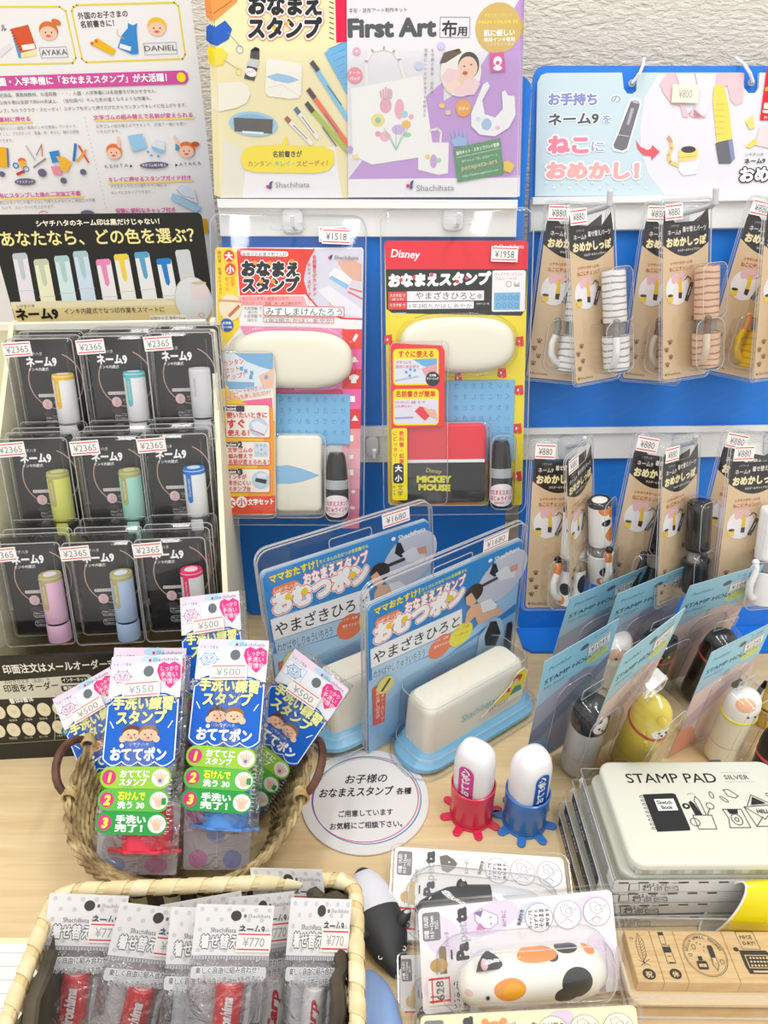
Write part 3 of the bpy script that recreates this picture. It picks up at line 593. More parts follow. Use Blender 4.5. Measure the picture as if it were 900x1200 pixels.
A.t('手形・足形アート制作キット', 409, 15, 477, 13.5, 6, '#555558').t('First Art', 409, 42, 510, 41, 27, '#575a5e', fat=.05).t('ファースト アート', 431, 24, 455, 23.5, 3.5, '#777')if False else A.t('手形・足形アート制作キット', 409, 15, 477, 13.5, 6, '#555558').t('First Art', 409, 43, 510, 41.5, 29, '#575a5e', fat=.05)
A.fr_(516, 20, 550, 44, .5, '#8d8d92').t('布', 518, 41, 535, 41, 20, '#3c3c40', fat=.02).t('用', 536, 41, 547, 41, 12, '#3c3c40', fat=.02)
A.e(584, 33, 27, 30, '#d3b56c').t('手形スタンプパッド', 568, 20, 600, 19, 4.6, '#f4e33c').t('PALM COLOR 付', 561, 28, 607, 27, 5, '#f4e33c', fat=.03).t('肌に優しい', 567, 42, 603, 41, 8, '#ffffff', fat=.03).t('専用インキ使用', 567, 49, 603, 48, 5.4, '#ffffff', fat=.02).t('パッチテスト済み', 570, 54, 602, 53, 4, '#f4efe0')
A.q([(411, 104), (495, 88), (509, 182), (436, 193), (413, 182)], '#f4f3f0').ln([(430, 100), (429, 72), (436, 59), (450, 56), (462, 60), (468, 70), (474, 91)], 3.2, '#efece6')
A.q([(490, 167), (526, 167), (525, 203), (514, 205), (490, 199)], '#f4f3f0').ln([(503, 167), (504, 153), (513, 151), (517, 155), (516, 167)], 2, '#efece6')
for (u, v, ru, rv, co) in ((452, 124, 7, 9, '#e6a9bd'), (468, 128, 5.6, 12, '#eeb0c2'), (443, 141, 8, 8, '#efe08a'), (467, 152, 8, 6, '#cdb6e6'), (476, 146, 5.5, 5, '#f0c060'), (451, 160, 6, 6, '#f2b9c6'), (443, 157, 3.4, 3.4, '#eda0b8'), (477, 158, 5, 3, '#a9d6b4'), (457, 110, 3, 6, '#a0d8cc'), (474, 134, 4, 4, '#a9d8e0'), (482, 137, 3, 3, '#f2b0c0'), (508, 189, 4, 8, '#c7a8dc'), (501, 184, 3, 3, '#f1d48a'), (514, 188, 3, 3, '#a9d6b4')): A.e(u, v, ru, rv, co)
A.e(443, 141, 3.4, 3.4, '#8ec9b4').e(418, 60, 4.5, 4.5, '#f2a7bd').e(418, 60, 1.4, 1.4, '#fff').e(517, 54, 4.5, 4.5, '#cfc6ea').e(491, 77, 5, 5, '#cfd3ef').e(410, 175, 4, 4, '#bba7e0').e(417, 184, 3, 3, '#f1e08a').e(518, 124, 3.4, 3, '#f1d06c').e(525, 132, 3.4, 3.2, '#f4c6b4')
for k in range(5): A.ln([(464, 176), (450 + k * 7, 150 + (k % 2) * 8)], .5, '#8cc9a8', same=k > 0); A.ln([(447 + k * 2.8, 115), (446 + k * 3, 107 - (2 - abs(k - 2)) * 2)], 1.5, '#e6a9bd', same=k > 0)
A.e(416, 88.5, 9, 9.5, '#ee8fa0').t('トート', 410, 87, 422, 87, 4.4, '#ffffff', fat=.03).t('バッグ', 410, 94, 422, 94, 4.4, '#ffffff', fat=.03).e(543, 127, 9, 10, '#f0a63c').t('スタイ', 537, 129, 549, 129, 4.4, '#ffffff', fat=.03)
A.vt('お子様の手形・足形で', 505, 57, 4.8, '#6a6a70', step=5.6).vt('世界に一つだけのギフトを作ろう', 497, 57, 4.8, '#6a6a70', step=5.6)
# the oval photo of a baby
A.e(540, 85, 24, 29, '#f3efe6').q([(515, 75), (520, 62), (538, 57), (541, 62), (522, 74)], '#5c4030').q([(516, 92), (524, 80), (545, 84), (563, 98), (556, 111), (535, 113)], '#f3d3d6').e(549, 77, 12.5, 16, '#3a2a24').e(548, 80, 11.5, 13.5, '#f3cdb4').e(544, 78, 1.4, .8, '#332222').e(552, 76, 1.4, .8, '#332222').e(545, 86, 3, 2.4, '#c05048').q([(520, 100), (534, 93), (543, 97), (528, 110)], '#f6dcc8').e(541, 94, 3, 5, '#f3cdb4')
A.q([(566, 99), (571, 96), (574, 101), (565, 118), (568, 134), (580, 138), (589, 128), (588, 108), (592, 106), (595, 112), (603, 113), (604, 135), (596, 150), (580, 160), (562, 158), (552, 148), (552, 133)], '#f2f2f4').e(570, 146, 6, 7, '#a8c4e0').e(560, 140, 3, 3, '#cfe0ee').e(583, 150, 3, 2.6, '#e8c6d8')
A.q([(574, 63), (590, 61), (592, 84), (575, 85)], '#e34a94').e(583, 72, 5, 5.5, '#ffffff').e(583, 80, 5, 3, '#ffffff').e(583, 74, 2.4, 2.4, '#e34a94').q([(528, 165), (538, 160), (548, 162), (546, 171), (532, 172)], '#9db8e6')
for k in range(4): A.ln([(532 + k * 4, 166), (529 + k * 5.4, 153 + (k - 1.5) ** 2)], 1.4, '#9db8e6', same=k > 0)
A.q([(531, 174), (586, 162), (590, 204), (536, 214)], '#5a9668').t('製作キット・スタンプパッド監修', 535, 182, 585, 171, 5, '#ffffff', fat=.02).ln([(535, 185), (586, 174)], .4, '#d9e8dc').t('赤ちゃんの「手」を残すアート', 541, 191, 583, 183, 3.8, '#f0f4f0').t('petapeta-art', 541, 200, 583, 191, 8, '#f3c9a8').t('https://www.mgata-art.com', 542, 208, 584, 200, 3.8, '#f0f4f0')
A.q([(590, 190), (596, 188), (603, 194), (598, 203), (590, 200)], '#f0c84c').e(478, 218, 2, 2.4, '#d8235c').q([(481, 213), (485, 211), (482, 222), (485, 218), (480, 221)], '#2b3f86').t('Shachihata', 488, 224, 532, 223.5, 10, '#8f8f98')
A.build('print', o2)
for i in range(2):
    d = mf.R @ np.array([.0016 * (i + 1), .0005 * (i + 1), -.0018 * (i + 1)]); g = Frame(tuple(np.array(bR.T) + d), 0, 0, 0); g.R = mf.R
    dup(o2, None, g.M, label=('white and lilac brochure directly behind the front one', 'white and lilac brochure at the very back, against the blue board')[i], group='lilac brochures behind the front one')
# clear pocket in front of the brochures
pk = MB(); P0 = [mf(u, v, 15) for u, v in ((249, 60), (612, 60), (606, 233), (258, 233))]; pk.slab(P0, 14.6, 15.1); pk.build('clear_pocket', mbd, CLEAR, 0)
def hook_plate(fr, u, v, parent, w=21, h=24):
    x, y = fr(u, v, 8); m = MB(); rloft(m, x, y, w, h, 6, [(0, 7)] + [(d, z + 7) for d, z in dome(4, 2)[1:]]); o = m.build('hook', parent, pl('#e4e6e8', .2))
    m = MB(); m.tube([(x + 3, y - 7, 9), (x + 3, y - 7, 22), (x + 3, y - 5, 34), (x + 3, y + 3, 37)], 2.2, 8); m.build('peg', o, pl('#e8eaec', .2)); return x, y
hook_plate(mf, 343, 259, mbd); hook_plate(mf, 531, 256, mbd); hook_plate(mf, 436, 523, mbd, 15, 22)
# ================= the two big hanging packs =================
def gl(mb_, pts, z): return [(*p, z) for p in pts]
def shell(fr, boxes, name, parent, z0=.4, m=CLEAR):
    mb = MB()
    for (u0, v0, u1, v1, r, h) in boxes:
        a, b = fr(u0, v0, h / 2), fr(u1, v1, h / 2); rloft(mb, (a[0] + b[0]) / 2, (a[1] + b[1]) / 2, abs(b[0] - a[0]), abs(b[1] - a[1]), r, [(-1, z0)] + [(d, z) for d, z in dome(h, min(3.5, h / 3))]); bead(mb, (a[0] + b[0]) / 2, (a[1] + b[1]) / 2, abs(b[0] - a[0]) - 2, abs(b[1] - a[1]) - 2, r, h - 1, .4)
    return mb.build(name, parent, [m, EDGE], 40)
def bottle(fr, u, v0, v1, parent, r, label_txt, z=12):
    x, y1 = fr(u, v0, z); _, y0 = fr(u, v1, z); H = y1 - y0
    b = MB().lathe([(r * .93, 0), (r, 1), (r, H * .43), (r * .97, H * .45)], x, y0, z).build('ink_bottle', parent, pl('#17171a', .25))
    MB().lathe([(r * .95, H * .45), (r * .95, H * .58), (r * .7, H * .62)], x, y0, z).build('clear_collar', b, pl('#aeb4b8', .15))
    MB().lathe([(r * .88, H * .56), (r * .92, H * .6), (r * .84, H * .78), (r * .72, H * .94), (r * .55, H)], x, y0, z, n=14).build('bottle_cap', b, pl('#141416', .2))
    a = Art(.1); w = r * 1.35; a.strips(0, y0 + H * .2, w, H * .17, '#f6eef0'); a.text('おなまえスタンプ', -w * .85, y0 + H * .21, H * .085, '#d03060', w=w * 1.7, fat=.03); a.text('ほじゅうインキ', -w * .75, y0 + H * .12, H * .08, '#d03060', w=w * 1.5, fat=.03); a.text('油性顔料系インキ', -w * .5, y0 + H * .065, H * .045, '#d03060', w=w)
    for i in range(8): pass
    a.build('bottle_label', b, INK, fn=bend(x, z, r)); return b
f1 = fit([(252, 290), (426, 290), (421, 602), (259, 606)], 145, 265, 1, 14, 0, a=(3, 2, 2), D=.745, ss=.3, sa=.3)
g1 = thing('stamp_set_pack', 'big hanging red, yellow and white pack with an oblong cream case and black ink bottle', 'stamp set pack', f1)
sheet_px(f1, [(254, 290), (424, 290), (426, 293), (420.5, 600), (418, 602), (262, 606), (258, 602), (252, 293)], 'backing_card', g1, pl('#f2f0f0', .4), -.5, 0)
A = PX(f1)
A.q([(252.3, 291), (277, 290.5), (281, 384), (258, 412), (255, 384)], '#f8d81c').q([(277, 290.5), (368, 292), (358, 312), (355, 330), (360, 345), (281, 346)], '#ee3a2a').q([(280, 347), (356, 347), (360, 358), (281, 358)], '#f6b0b4')
A.q([(368, 292), (422, 291), (425, 294), (424, 374), (400, 371), (372, 360), (360, 346), (355, 328), (358, 310)], '#dcd8e6').ln([(368, 292), (358, 311), (355, 328), (360, 346), (373, 361), (400, 373), (424, 374)], 1.6, '#ee3a2a')
A.q([(395, 306), (412, 303), (424, 310), (424, 330), (410, 328), (402, 318)], '#e3b49c').q([(386, 320), (392, 314), (402, 318), (413, 328), (407, 336), (386, 326)], '#f1eef0').q([(385, 326), (389, 323), (409, 334), (406, 339)], '#8fc3e6').ln([(410, 338), (424, 342)], 1.6, '#ea6a6e').ln([(408, 342), (424, 350)], 1.6, '#ea6a6e').ln([(384, 345), (387, 358)], 1.6, '#c9d86a').ln([(391, 345), (403, 360)], 1.6, '#e6d26a').q([(372, 340), (386, 335), (424, 362), (424, 372), (400, 368)], '#eceaf2')
A.r(282, 293.5, 338, 301, '#ffffff', 3).t('着替式名前書き用ゴム印', 284, 300.5, 336, 300.5, 5.6, '#333333')
A.t('おなまえ', 284, 322, 350, 323, 19, '#17171a', fat=.075, out=[(.14, '#ffffff')], shear=.05).t('スタンプ', 285, 341, 350, 340, 18, '#17171a', fat=.075, out=[(.14, '#ffffff')], shear=.05)
for u, v in ((299, 308), (316, 308), (342, 306), (306, 330), (320, 330)): A.e(u, v, 2.6, 2.6, '#f7a23a')
A.vt('大', 262, 293, 11, '#ee3a2a').e(268.5, 300, 6.2, 7, '#ee3a2a').e(270, 315.5, 6.2, 7, '#ee3a2a').t('大', 264, 304, 273, 304, 9.5, '#fff', fat=.04).t('小', 265.5, 319.5, 274.5, 319.5, 9.5, '#fff', fat=.04).vt('文字', 269.5, 324, 6, '#ee5a3a').vt('セット', 263, 324, 6, '#ee5a3a').vt('教科書・鉛筆にピッタリ！', 255, 294, 4.6, '#a07a20', step=4.8)
A.e(270, 360.5, 13.4, 15.5, '#f0e2c2').ln([(257, 352), (282, 353.5)], 2.2, '#d8a070').ln([(269, 370), (280, 359)], 3, '#c8704c').e(266, 381, 7.8, 7.8, '#1d5fae').t('文字数', 261, 380, 271, 380, 3.4, '#fff', fat=.03).t('セット180枚', 260, 384.5, 272, 384.5, 3, '#fff', fat=.03)
A.vt('名前書きがカンタン、', 366, 299, 5.2, '#e04a3a', step=5.4, fat=.02).vt('キレイ・スピーディー！', 360, 308, 4.8, '#e04a3a', step=5, fat=.02)
A.e(386, 302, 1.3, 1.6, '#d8235c').q([(387, 299.5), (390, 298.5), (388, 304.5), (386.5, 304)], '#2b3f86').t('Shachihata', 392, 304, 420, 304.5, 6.6, '#777780')
A.t('水ににじまない油性インキで', 284, 351.5, 338, 351.5, 4.4, '#e0483c').t('プラスチック・金属・布・木に押せます！', 284, 357, 354, 357.5, 4.4, '#e0483c')
A.r(309, 358.5, 403, 371, '#f3f2f4').fr_(309, 358.5, 403, 371, .7, '#e0333a').t('みずしまけんたろう', 312, 368.5, 401, 369.5, 10, '#44464c').t('大文字版 寸', 286, 363, 307, 363, 4.2, '#333').t('小文字版 寸', 286, 372, 307, 372, 4.2, '#333').fr_(309, 371.5, 391, 379, .5, '#e0333a').t('1年2組たかはしあやか', 312, 377.5, 389, 378, 5.4, '#8a8a92').t('（原寸大）', 290, 367, 302, 367, 3, '#555').t('（原寸大）', 290, 376.5, 302, 376.5, 3, '#555')
A.q([(281, 382), (404, 385), (400, 390), (396, 409), (420, 457), (380, 459), (345, 497), (310, 497), (308, 459), (290, 395)], '#f08ab8')
cols = ['#ee4436', '#f266a8', '#e83038', '#f266a8', '#e83038', '#f2a0a8', '#f5b4c0', '#f3a6b8', '#f19ab0', '#ef88a4', '#ec7c9c']
for i, c_ol in enumerate(cols):
    v0 = 386 + i * 23.3; v1 = min(v0 + 23.3, 601); A.q([(401, v0), (424.3 - i * .35, v0), (424 - i * .35, v1), (401, v1)], c_ol, same=i > 0)
A.q([(413, 398), (417, 391), (420, 393), (415, 401)], '#fff').q([(409, 441), (413, 439), (417, 439), (421, 441), (419, 445), (417.5, 444), (417.5, 449), (411.5, 449), (411.5, 444), (410, 445)], '#fff').q([(409, 421), (416, 418), (420, 424), (410, 425)], '#fff').q([(412, 493), (416, 486), (420, 493)], '#fff').e(414, 576, 2.4, 2, '#fff').e(413, 595, 3, 2, '#fff').r(409, 464, 416, 471, '#fff').r(408, 510, 414, 517, '#ffe', same=True).r(409, 533, 414, 538, '#ffe', same=True).r(408, 550, 414, 557, '#ffe', same=True)
A.q([(321, 455), (345, 455), (345, 480), (322, 478)], '#e8386a', same=False).q([(310, 458), (400, 456), (402, 459), (402, 463), (310, 463)], '#d8386c')
A.build('print', g1)
def rubber_sheet(fr, u0, v0, u1, v1, parent, z=2.5):
    a, b = fr(u0, v0, z), fr(u1, v1, z); x0, x1 = a[0], b[0]; y0, y1 = b[1], a[1]
    o = MB().slab([(x0, y0), (x1, y0), (x1, y1), (x0, y1)], .5, z, .3).build('rubber_letter_sheet', parent, pl('#7fb6de', .5), 0)
    A_ = Art(z); ch = 'あいうえおかきくけこさしすせそたちつてと'; n = 0; y = y1 - 8
    while y > y0 + 2:
        x = x1 - 8
        while x > x0 + 2: A_.text(ch[n % len(ch)], x + 3, y, 6.5, '#5591c0', same=n > 0, w=-4.5); n += 1; x -= 9
        y -= 11
    A_.build('print', o, INKM); return o
rubber_sheet(f1, 318, 461, 410, 521, g1)
def case_box(fr, pts, h, col, name, parent, ins=1.6):
    P = [fr(u, v, h) for u, v in pts]; xs = [p[0] for p in P]; ys = [p[1] for p in P]; mb = MB()
    rloft(mb, (min(xs) + max(xs)) / 2, (min(ys) + max(ys)) / 2, max(xs) - min(xs), max(ys) - min(ys), ins * 4, [(0, .6)] + [(d, z) for d, z in dome(h, ins * 2)[1:]], cap0=True, k=7); return mb.build(name, parent, pl(col, .32))
def pill(fr, u0, v0, u1, v1, h, parent, col='#eee9d6', name='cream_case'):
    a, b = fr(u0, v0, h * .6), fr(u1, v1, h * .6); cx, cy, w, hh = (a[0] + b[0]) / 2, (a[1] + b[1]) / 2, abs(a[0] - b[0]) / 2, abs(a[1] - b[1]) / 2
    def rg(d, z, n=48):
        out = []
        for i in range(n):
            t = 2 * math.pi * i / n; ct, st = math.cos(t), math.sin(t); e = .62; out.append((cx + (w - d) * math.copysign(abs(ct) ** e, ct), cy + (hh - d) * math.copysign(abs(st) ** .8, st), z))
        return out
    mb = MB(); mb.loft([rg(3, .8), rg(.5, 3), rg(0, 8)] + [rg(d, z) for d, z in ((.6, h * .6), (2, h * .78), (5, h * .9), (9, h * .97), (14, h))]); o = mb.build(name, parent, pl(col, .3))
    mb = MB(); mb.loft([rg(-5, .5)] + [rg(-4 + 1.5 * k, h * (.45 + .2 * k)) for k in range(3)] + [rg(3, h + 1.5), rg(10, h + 2.5)], cap0=False); mb.build('clear_blister', parent, CLEAR); return o
pill(f1, 270, 386, 413, 456, 17, g1)
cb = case_box(f1, [(322, 511), (377, 511), (377, 600), (322, 600)], 18, '#f0ecdc', 'flat_cream_case', g1)
A = PX(f1, 18.1); A.q([(324, 546), (336, 545), (352, 549), (374, 557), (355, 564), (338, 567), (324, 567)], '#8fbfe4').ln([(336, 545), (352, 549), (374, 557), (355, 564), (338, 567)], .3, '#5f8fc0').build('print', cb)
bottle(f1, 394.5, 530, 606, g1, 12.5, '')
lab = [(257, 414), (319, 413), (323, 440), (323, 600), (318, 603), (266, 603), (262, 600)]
lp = MB().slab([f1(u, v, 22) for u, v in lab], 21.4, 22).build('front_label', g1, pl('#f7f0e0', .4), 0)
A = PX(f1, 22.1)
A.q([(257.3, 414), (262, 414), (266, 455), (284, 470), (319, 470), (319, 495), (322, 495), (322, 583), (262, 583)], '#f8cf1c').q([(283, 470), (319, 466), (320, 495), (322, 495), (321, 493), (300, 480)], '#f06a9c').q([(300, 478), (320, 478), (321, 502), (322, 583), (290, 583), (310, 520)], '#f6a51c').q([(261.5, 582), (322.5, 581), (322.5, 602), (266, 603), (262, 600)], '#ef4a2c')
A.q([(262, 414), (320, 413.5), (320, 458), (290, 462), (268, 455), (259, 440), (258, 425)], '#dfe9f2').q([(274, 414), (320, 414), (320, 434), (305, 430), (290, 424)], '#7fb3da').q([(264, 447), (298, 448), (298, 456), (268, 456)], '#7fb3da').q([(303, 440), (320, 432), (320, 455), (308, 456)], '#efc4ac')
for q_ in ((288, 435), (295, 437), (294, 442), (283, 432), (312, 442)): A.r(q_[0] - 2, q_[1] - 2.4, q_[0] + 2, q_[1] + 2.4, '#6da6d2')
A.t('カンタン', 262.5, 429, 286, 425.5, 7.4, '#e0442c', fat=.025, out=[(.08, '#fff')]).t('セット', 264, 437, 281, 434, 7, '#e0442c', fat=.025, out=[(.08, '#fff')]).t('アップ！', 265, 445, 287, 441.5, 7, '#e0442c', fat=.025, out=[(.08, '#fff')]).t('ゴムシートをちぎって', 268, 463, 311, 455.5, 5.6, '#e0442c', fat=.02, out=[(.08, '#fff')]).t('文字ゴムを差し込むだけ！', 263, 470, 317, 461.5, 5.6, '#e0442c', fat=.02, out=[(.08, '#fff')])
for v0, v1 in ((474, 513), (517, 545), (549, 577)): A.r(264, v0, 316.5, v1, '#f8f4ee', 2).fr_(264, v0, 316.5, v1, .7, '#ee4a2c', 2)
for k, v in ((1, 480), (2, 522), (3, 554)): A.r(262, v - 4, 279, v + 1.5, '#333333', 1.5).t('Point', 264, v + .6, 277, v + .4, 5, '#fff', fat=.03).t(str(k), 279.5, v + 2, 284, v + 2, 9, '#333333', fat=.06)
A.t('使いたいときに', 266, 489, 313, 489, 7.4, '#e0303a', fat=.03).t('すぐ', 267, 501, 287, 500, 11, '#e0303a', fat=.04).t('使える！', 267, 510, 292, 510, 7.4, '#e0303a', fat=.03).e(303, 500, 11, 10.5, '#bcd4ea').q([(294, 496), (302, 493), (314, 500), (310, 508), (298, 504)], '#e9ecf4').ln([(294, 503), (310, 510)], 1, '#e0588a')
A.t('文字ゴムの', 267, 529.5, 296, 529.5, 6, '#e0303a', fat=.02).t('組み替えで', 268, 536.5, 296, 536.5, 6, '#e0303a', fat=.02).t('名前が変えられる！', 268, 543.5, 315, 543.5, 6.2, '#e0303a', fat=.02).r(298, 519, 314, 534, '#cfe2f2').t('あやか', 300, 524, 313, 524, 4.4, '#6d8fb0').t('けんた', 300, 533, 313, 533, 4.4, '#6d8fb0').q([(305, 526), (308, 526), (306.5, 528)], '#e04a4a')
A.t('インキが', 267.5, 561, 289, 561, 6.2, '#e0303a', fat=.02).t('乾きにくい', 268, 568, 294, 568, 6.2, '#e0303a', fat=.02).t('スタンプ台', 268, 575, 294, 575, 6.2, '#e0303a', fat=.02).e(306, 562, 10.5, 10, '#bcd4ea').q([(300, 560), (313, 562), (312, 567), (299, 564)], '#26282c').e(307, 557, 6, 3, '#e6eef4')
A.e(270, 589, 6.6, 6.6, '#fff').e(283.5, 588, 6.6, 6.6, '#fff').t('大', 265.5, 592.5, 275, 592.5, 10, '#ee3a2a', fat=.04).t('小', 279, 592, 288, 592, 10, '#ee3a2a', fat=.04).t('文字セット', 291, 591, 321, 590, 7.6, '#fff', fat=.04)
A.build('print', lp)
shell(f1, [(258, 410, 326, 606, 6, 23.5), (318, 506, 383, 606, 8, 21), (380, 520, 410, 609, 8, 27)], 'clear_blister', g1)
sl = MB(); rloft(sl, 0, (f1(340, 254)[1] - 8) / 2, 152, f1(340, 254)[1] + 12, 12, [(0, -1.2), (0, .2), (1, 1.2), (1.6, 1.6)], k=5); q_h = f1(340 if 152 == 152 else 540, 254 if 152 == 152 else 247)[1]; bead(sl, 0, (q_h - 8) / 2, 152, q_h + 12, 12, .6, .7); bead(sl, 0, q_h - 9, 34, 7, 3, 1.6, .4); sl.build('clear_tray', g1, [CLEAR, EDGE])
x_, y_ = f1(394, 276, 1.6); sticker(g1, x_, y_ - 1, 3, 28, 14.5, '¥1518', -1, ink='#55565c', tw=.72); sticker(g1, x_ - 3, y_ + 1, 2.5, 28, 14, '¥1518', 2, ink='#55565c', tw=.72)
# second pack: red, black and yellow
f2 = fit([(451, 282), (619, 282), (611.5, 592), (455, 592)], 145, 265, 0, 14, 0, a=(3, 2, 2), D=.745, ss=.3, sa=.3)
g2 = thing('stamp_set_pack', 'big hanging red, black and yellow pack with an oblong cream case and red-black tin', 'stamp set pack', f2)
sheet_px(f2, [(453, 282), (616, 282), (619, 285), (611.5, 590), (609, 592), (458, 592), (455, 589), (450.6, 285)], 'backing_card', g2, pl('#f3dd2c', .4), -.5, 0)
A = PX(f2)
A.q([(453, 282), (616, 282), (619, 285), (618, 317), (452, 317), (450.6, 285)], '#ea2a3a').q([(452, 315.5), (618, 315.5), (616, 362), (611, 370), (460, 367), (453, 362)], '#29292b')
A.t('Disney', 458, 301, 491, 303, 13, '#fff', fat=.02, shear=.15).t('おなまえスタンプ', 456, 335, 574, 332, 16, '#fff', fat=.075, shear=.05)
for u, v in ((470, 328), (485, 325), (506, 322), (536, 330), (547, 326)): A.e(u, v, 2.2, 2.2, '#e84a50')
A.e(581, 289, 1.4, 1.8, '#fff').t('Shachihata', 585, 291, 614, 291, 6.5, '#fff')
A.r(455, 342, 477, 353, '#e04a4a').t('大文字版 寸', 457, 348, 475, 348, 4.4, '#fff').t('（原寸大）', 459, 352, 473, 352, 3, '#fff').r(477, 341.5, 567, 352, '#f0eff1').t('やまざきひろと', 487, 350, 557, 350.5, 9.5, '#3c3d42').r(455, 354, 477, 362.5, '#e04a4a').t('小文字版 寸', 457, 359, 475, 359, 4, '#fff').r(477, 354, 555, 361.5, '#f0eff1').t('1年2組たかはしあやか', 480, 360.5, 553, 360.5, 5.6, '#8a8a92').t('©', 460, 369, 463, 369, 4, '#fff').t('DISNEY', 464, 368.6, 476, 368.6, 3.6, '#fff').e(562, 347, 3, 3, '#b9b9c0')
A.r(577, 317, 615, 365, '#f4f3f4', 2).t('キャラクターイラスト', 580, 323, 612, 323, 3.8, '#e04a5a').t('ゴムシート付', 580, 328, 605, 328, 3.8, '#e04a5a').ri(596, 333, 3.5, 3.5, .8, '#9a9aa2').q([(602, 330), (609, 336), (609, 330), (602, 336)], '#c9c9cf').r(579, 343, 609, 363, '#7db8e0')
for i in range(4): A.ri(584 + i * 7, 349, 2.6, 2.6, .6, '#4b88b8').ri(584 + i * 7, 358, 2.6, 2.6, .6, '#4b88b8')
for u, v, q_ in ((455, 398, 8), (609, 400, 8), (537, 443, 7), (588, 437, 9), (608, 457, 9), (606, 502, 9), (606, 558, 9)): A.q([(u - q_ * .5, v - 5), (u + q_ * .5, v - 6), (u + q_ * .6, v + 5), (u + 1, v + 6), (u, v + 2), (u - 1, v + 6), (u - q_ * .6, v + 4)], '#e23a34').e(u - 1, v, 1, 1.6, '#fff')
A.q([(557, 361), (574, 362)] + [(574, 356), (557, 354)], '#29292b').t('文字サイズ一覧', 558, 357, 573, 357, 2.6, '#fff').build('print', g2)
rubber_sheet(f2, 522, 446, 601, 540, g2)
pill(f2, 469, 372, 603, 436, 17, g2)
cb = case_box(f2, [(466, 497), (569, 497), (569, 590), (466, 590)], 18, '#e62c3c', 'red_and_black_tin', g2, 2)
A = PX(f2, 18.1); A.r(467, 541, 568, 588, '#29292b', 3).r(467, 539, 568, 541.5, '#f2f0f0').t('Disney', 499, 553, 517, 555, 7, '#e6d62c', shear=.15).t('MICKEY', 489, 565, 528, 565, 10, '#e6e02c', fat=.07).t('MOUSE', 491, 574, 527, 575, 9.5, '#e6e02c', fat=.07).build('print', cb)
bottle(f2, 587.5, 516, 593, g2, 12.5, '')
lab = [(457, 402), (518, 405), (521, 411), (521, 499), (478, 501), (477, 586), (460, 587), (459, 584)]
lp = MB().slab([f2(u, v, 22) for u, v in lab], 21.4, 22).build('front_label', g2, pl('#ee2c34', .4), 0)
A = PX(f2, 22.1)
A.r(460.5, 409, 514, 451, '#f7e51c', 4).r(462.5, 421, 513, 449, '#dfe3ee', 2).r(460.5, 456, 514, 498, '#f7e51c', 4).r(462.5, 468, 513, 496, '#e3dfee', 2).t('すぐに使える', 467, 418, 508, 418, 8.4, '#e23a20', fat=.035).t('名前書きが簡単', 464, 464.5, 510, 464.5, 7.6, '#e23a20', fat=.035)
A.q([(484, 421), (512, 420), (512, 432), (496, 429)], '#6fb0e0').q([(494, 432), (512, 426), (512, 436), (498, 440)], '#e6a4a8').t('文字ゴムを', 464, 426, 482, 426, 4, '#e0485c').t('自由に組み替え', 464, 431, 491, 431, 4, '#e0485c').e(507, 444, 8.3, 8.6, '#2c2c30').t('文字数', 503, 441, 511, 441, 3, '#fff', fat=.03).t('クリーニング', 500, 445, 514, 445, 3.4, '#fff', fat=.03).ln([(463, 446), (490, 441)], 1.4, '#b9c3dd')
for q_ in ((476, 436), (481, 433), (486, 434), (480, 440)): A.r(q_[0] - 1.4, q_[1] - 1.4, q_[0] + 1.4, q_[1] + 1.4, '#5f9fd0')
A.t('プラスチック・金属・布・木', 463, 473, 498, 472.5, 3.6, '#e0485c').t('にも押せる！', 463, 477.5, 482, 477.5, 3.6, '#e0485c').q([(486, 482), (492, 476), (505, 480), (503, 488), (498, 493)], '#e8404c').q([(496, 478), (510, 480), (513, 492), (504, 488)], '#e9b6a4').ln([(463, 490), (484, 489)], 1.6, '#a9a6cc')
A.r(459, 502, 477.5, 586, '#f7e51c', 2).vt('教科書・鉛筆', 467.5, 505, 6.2, '#e23a20', fat=.02, step=6.6).vt('にピッタリー', 460, 505, 6, '#e23a20', fat=.02, step=6.4).r(460.5, 543, 473, 566.5, '#2a2a2c', 3).t('大', 463, 552, 471, 552, 8, '#fff', fat=.04).t('小', 463, 563.5, 471, 563.5, 8, '#fff', fat=.04).vt('文字', 465.5, 568, 7, '#26262a').vt('セット', 460, 569, 4, '#26262a')
A.build('print', lp)
shell(f2, [(456, 400, 524, 590, 6, 23.5), (464, 494, 573, 591, 8, 21), (573, 508, 602, 595, 8, 27)], 'clear_blister', g2)
sl = MB(); rloft(sl, 0, (f2(540, 247)[1] - 8) / 2, 154, f2(540, 247)[1] + 12, 12, [(0, -1.2), (0, .2), (1, 1.2), (1.6, 1.6)], k=5); q_h = f2(340 if 154 == 152 else 540, 254 if 154 == 152 else 247)[1]; bead(sl, 0, (q_h - 8) / 2, 154, q_h + 12, 12, .6, .7); bead(sl, 0, q_h - 9, 34, 7, 3, 1.6, .4); sl.build('clear_tray', g2, [CLEAR, EDGE])
x_, y_ = f2(591, 298, 1.6); sticker(g2, x_, y_, 3, 27, 14.5, '¥1958', -2, ink='#55565c', tw=.72)
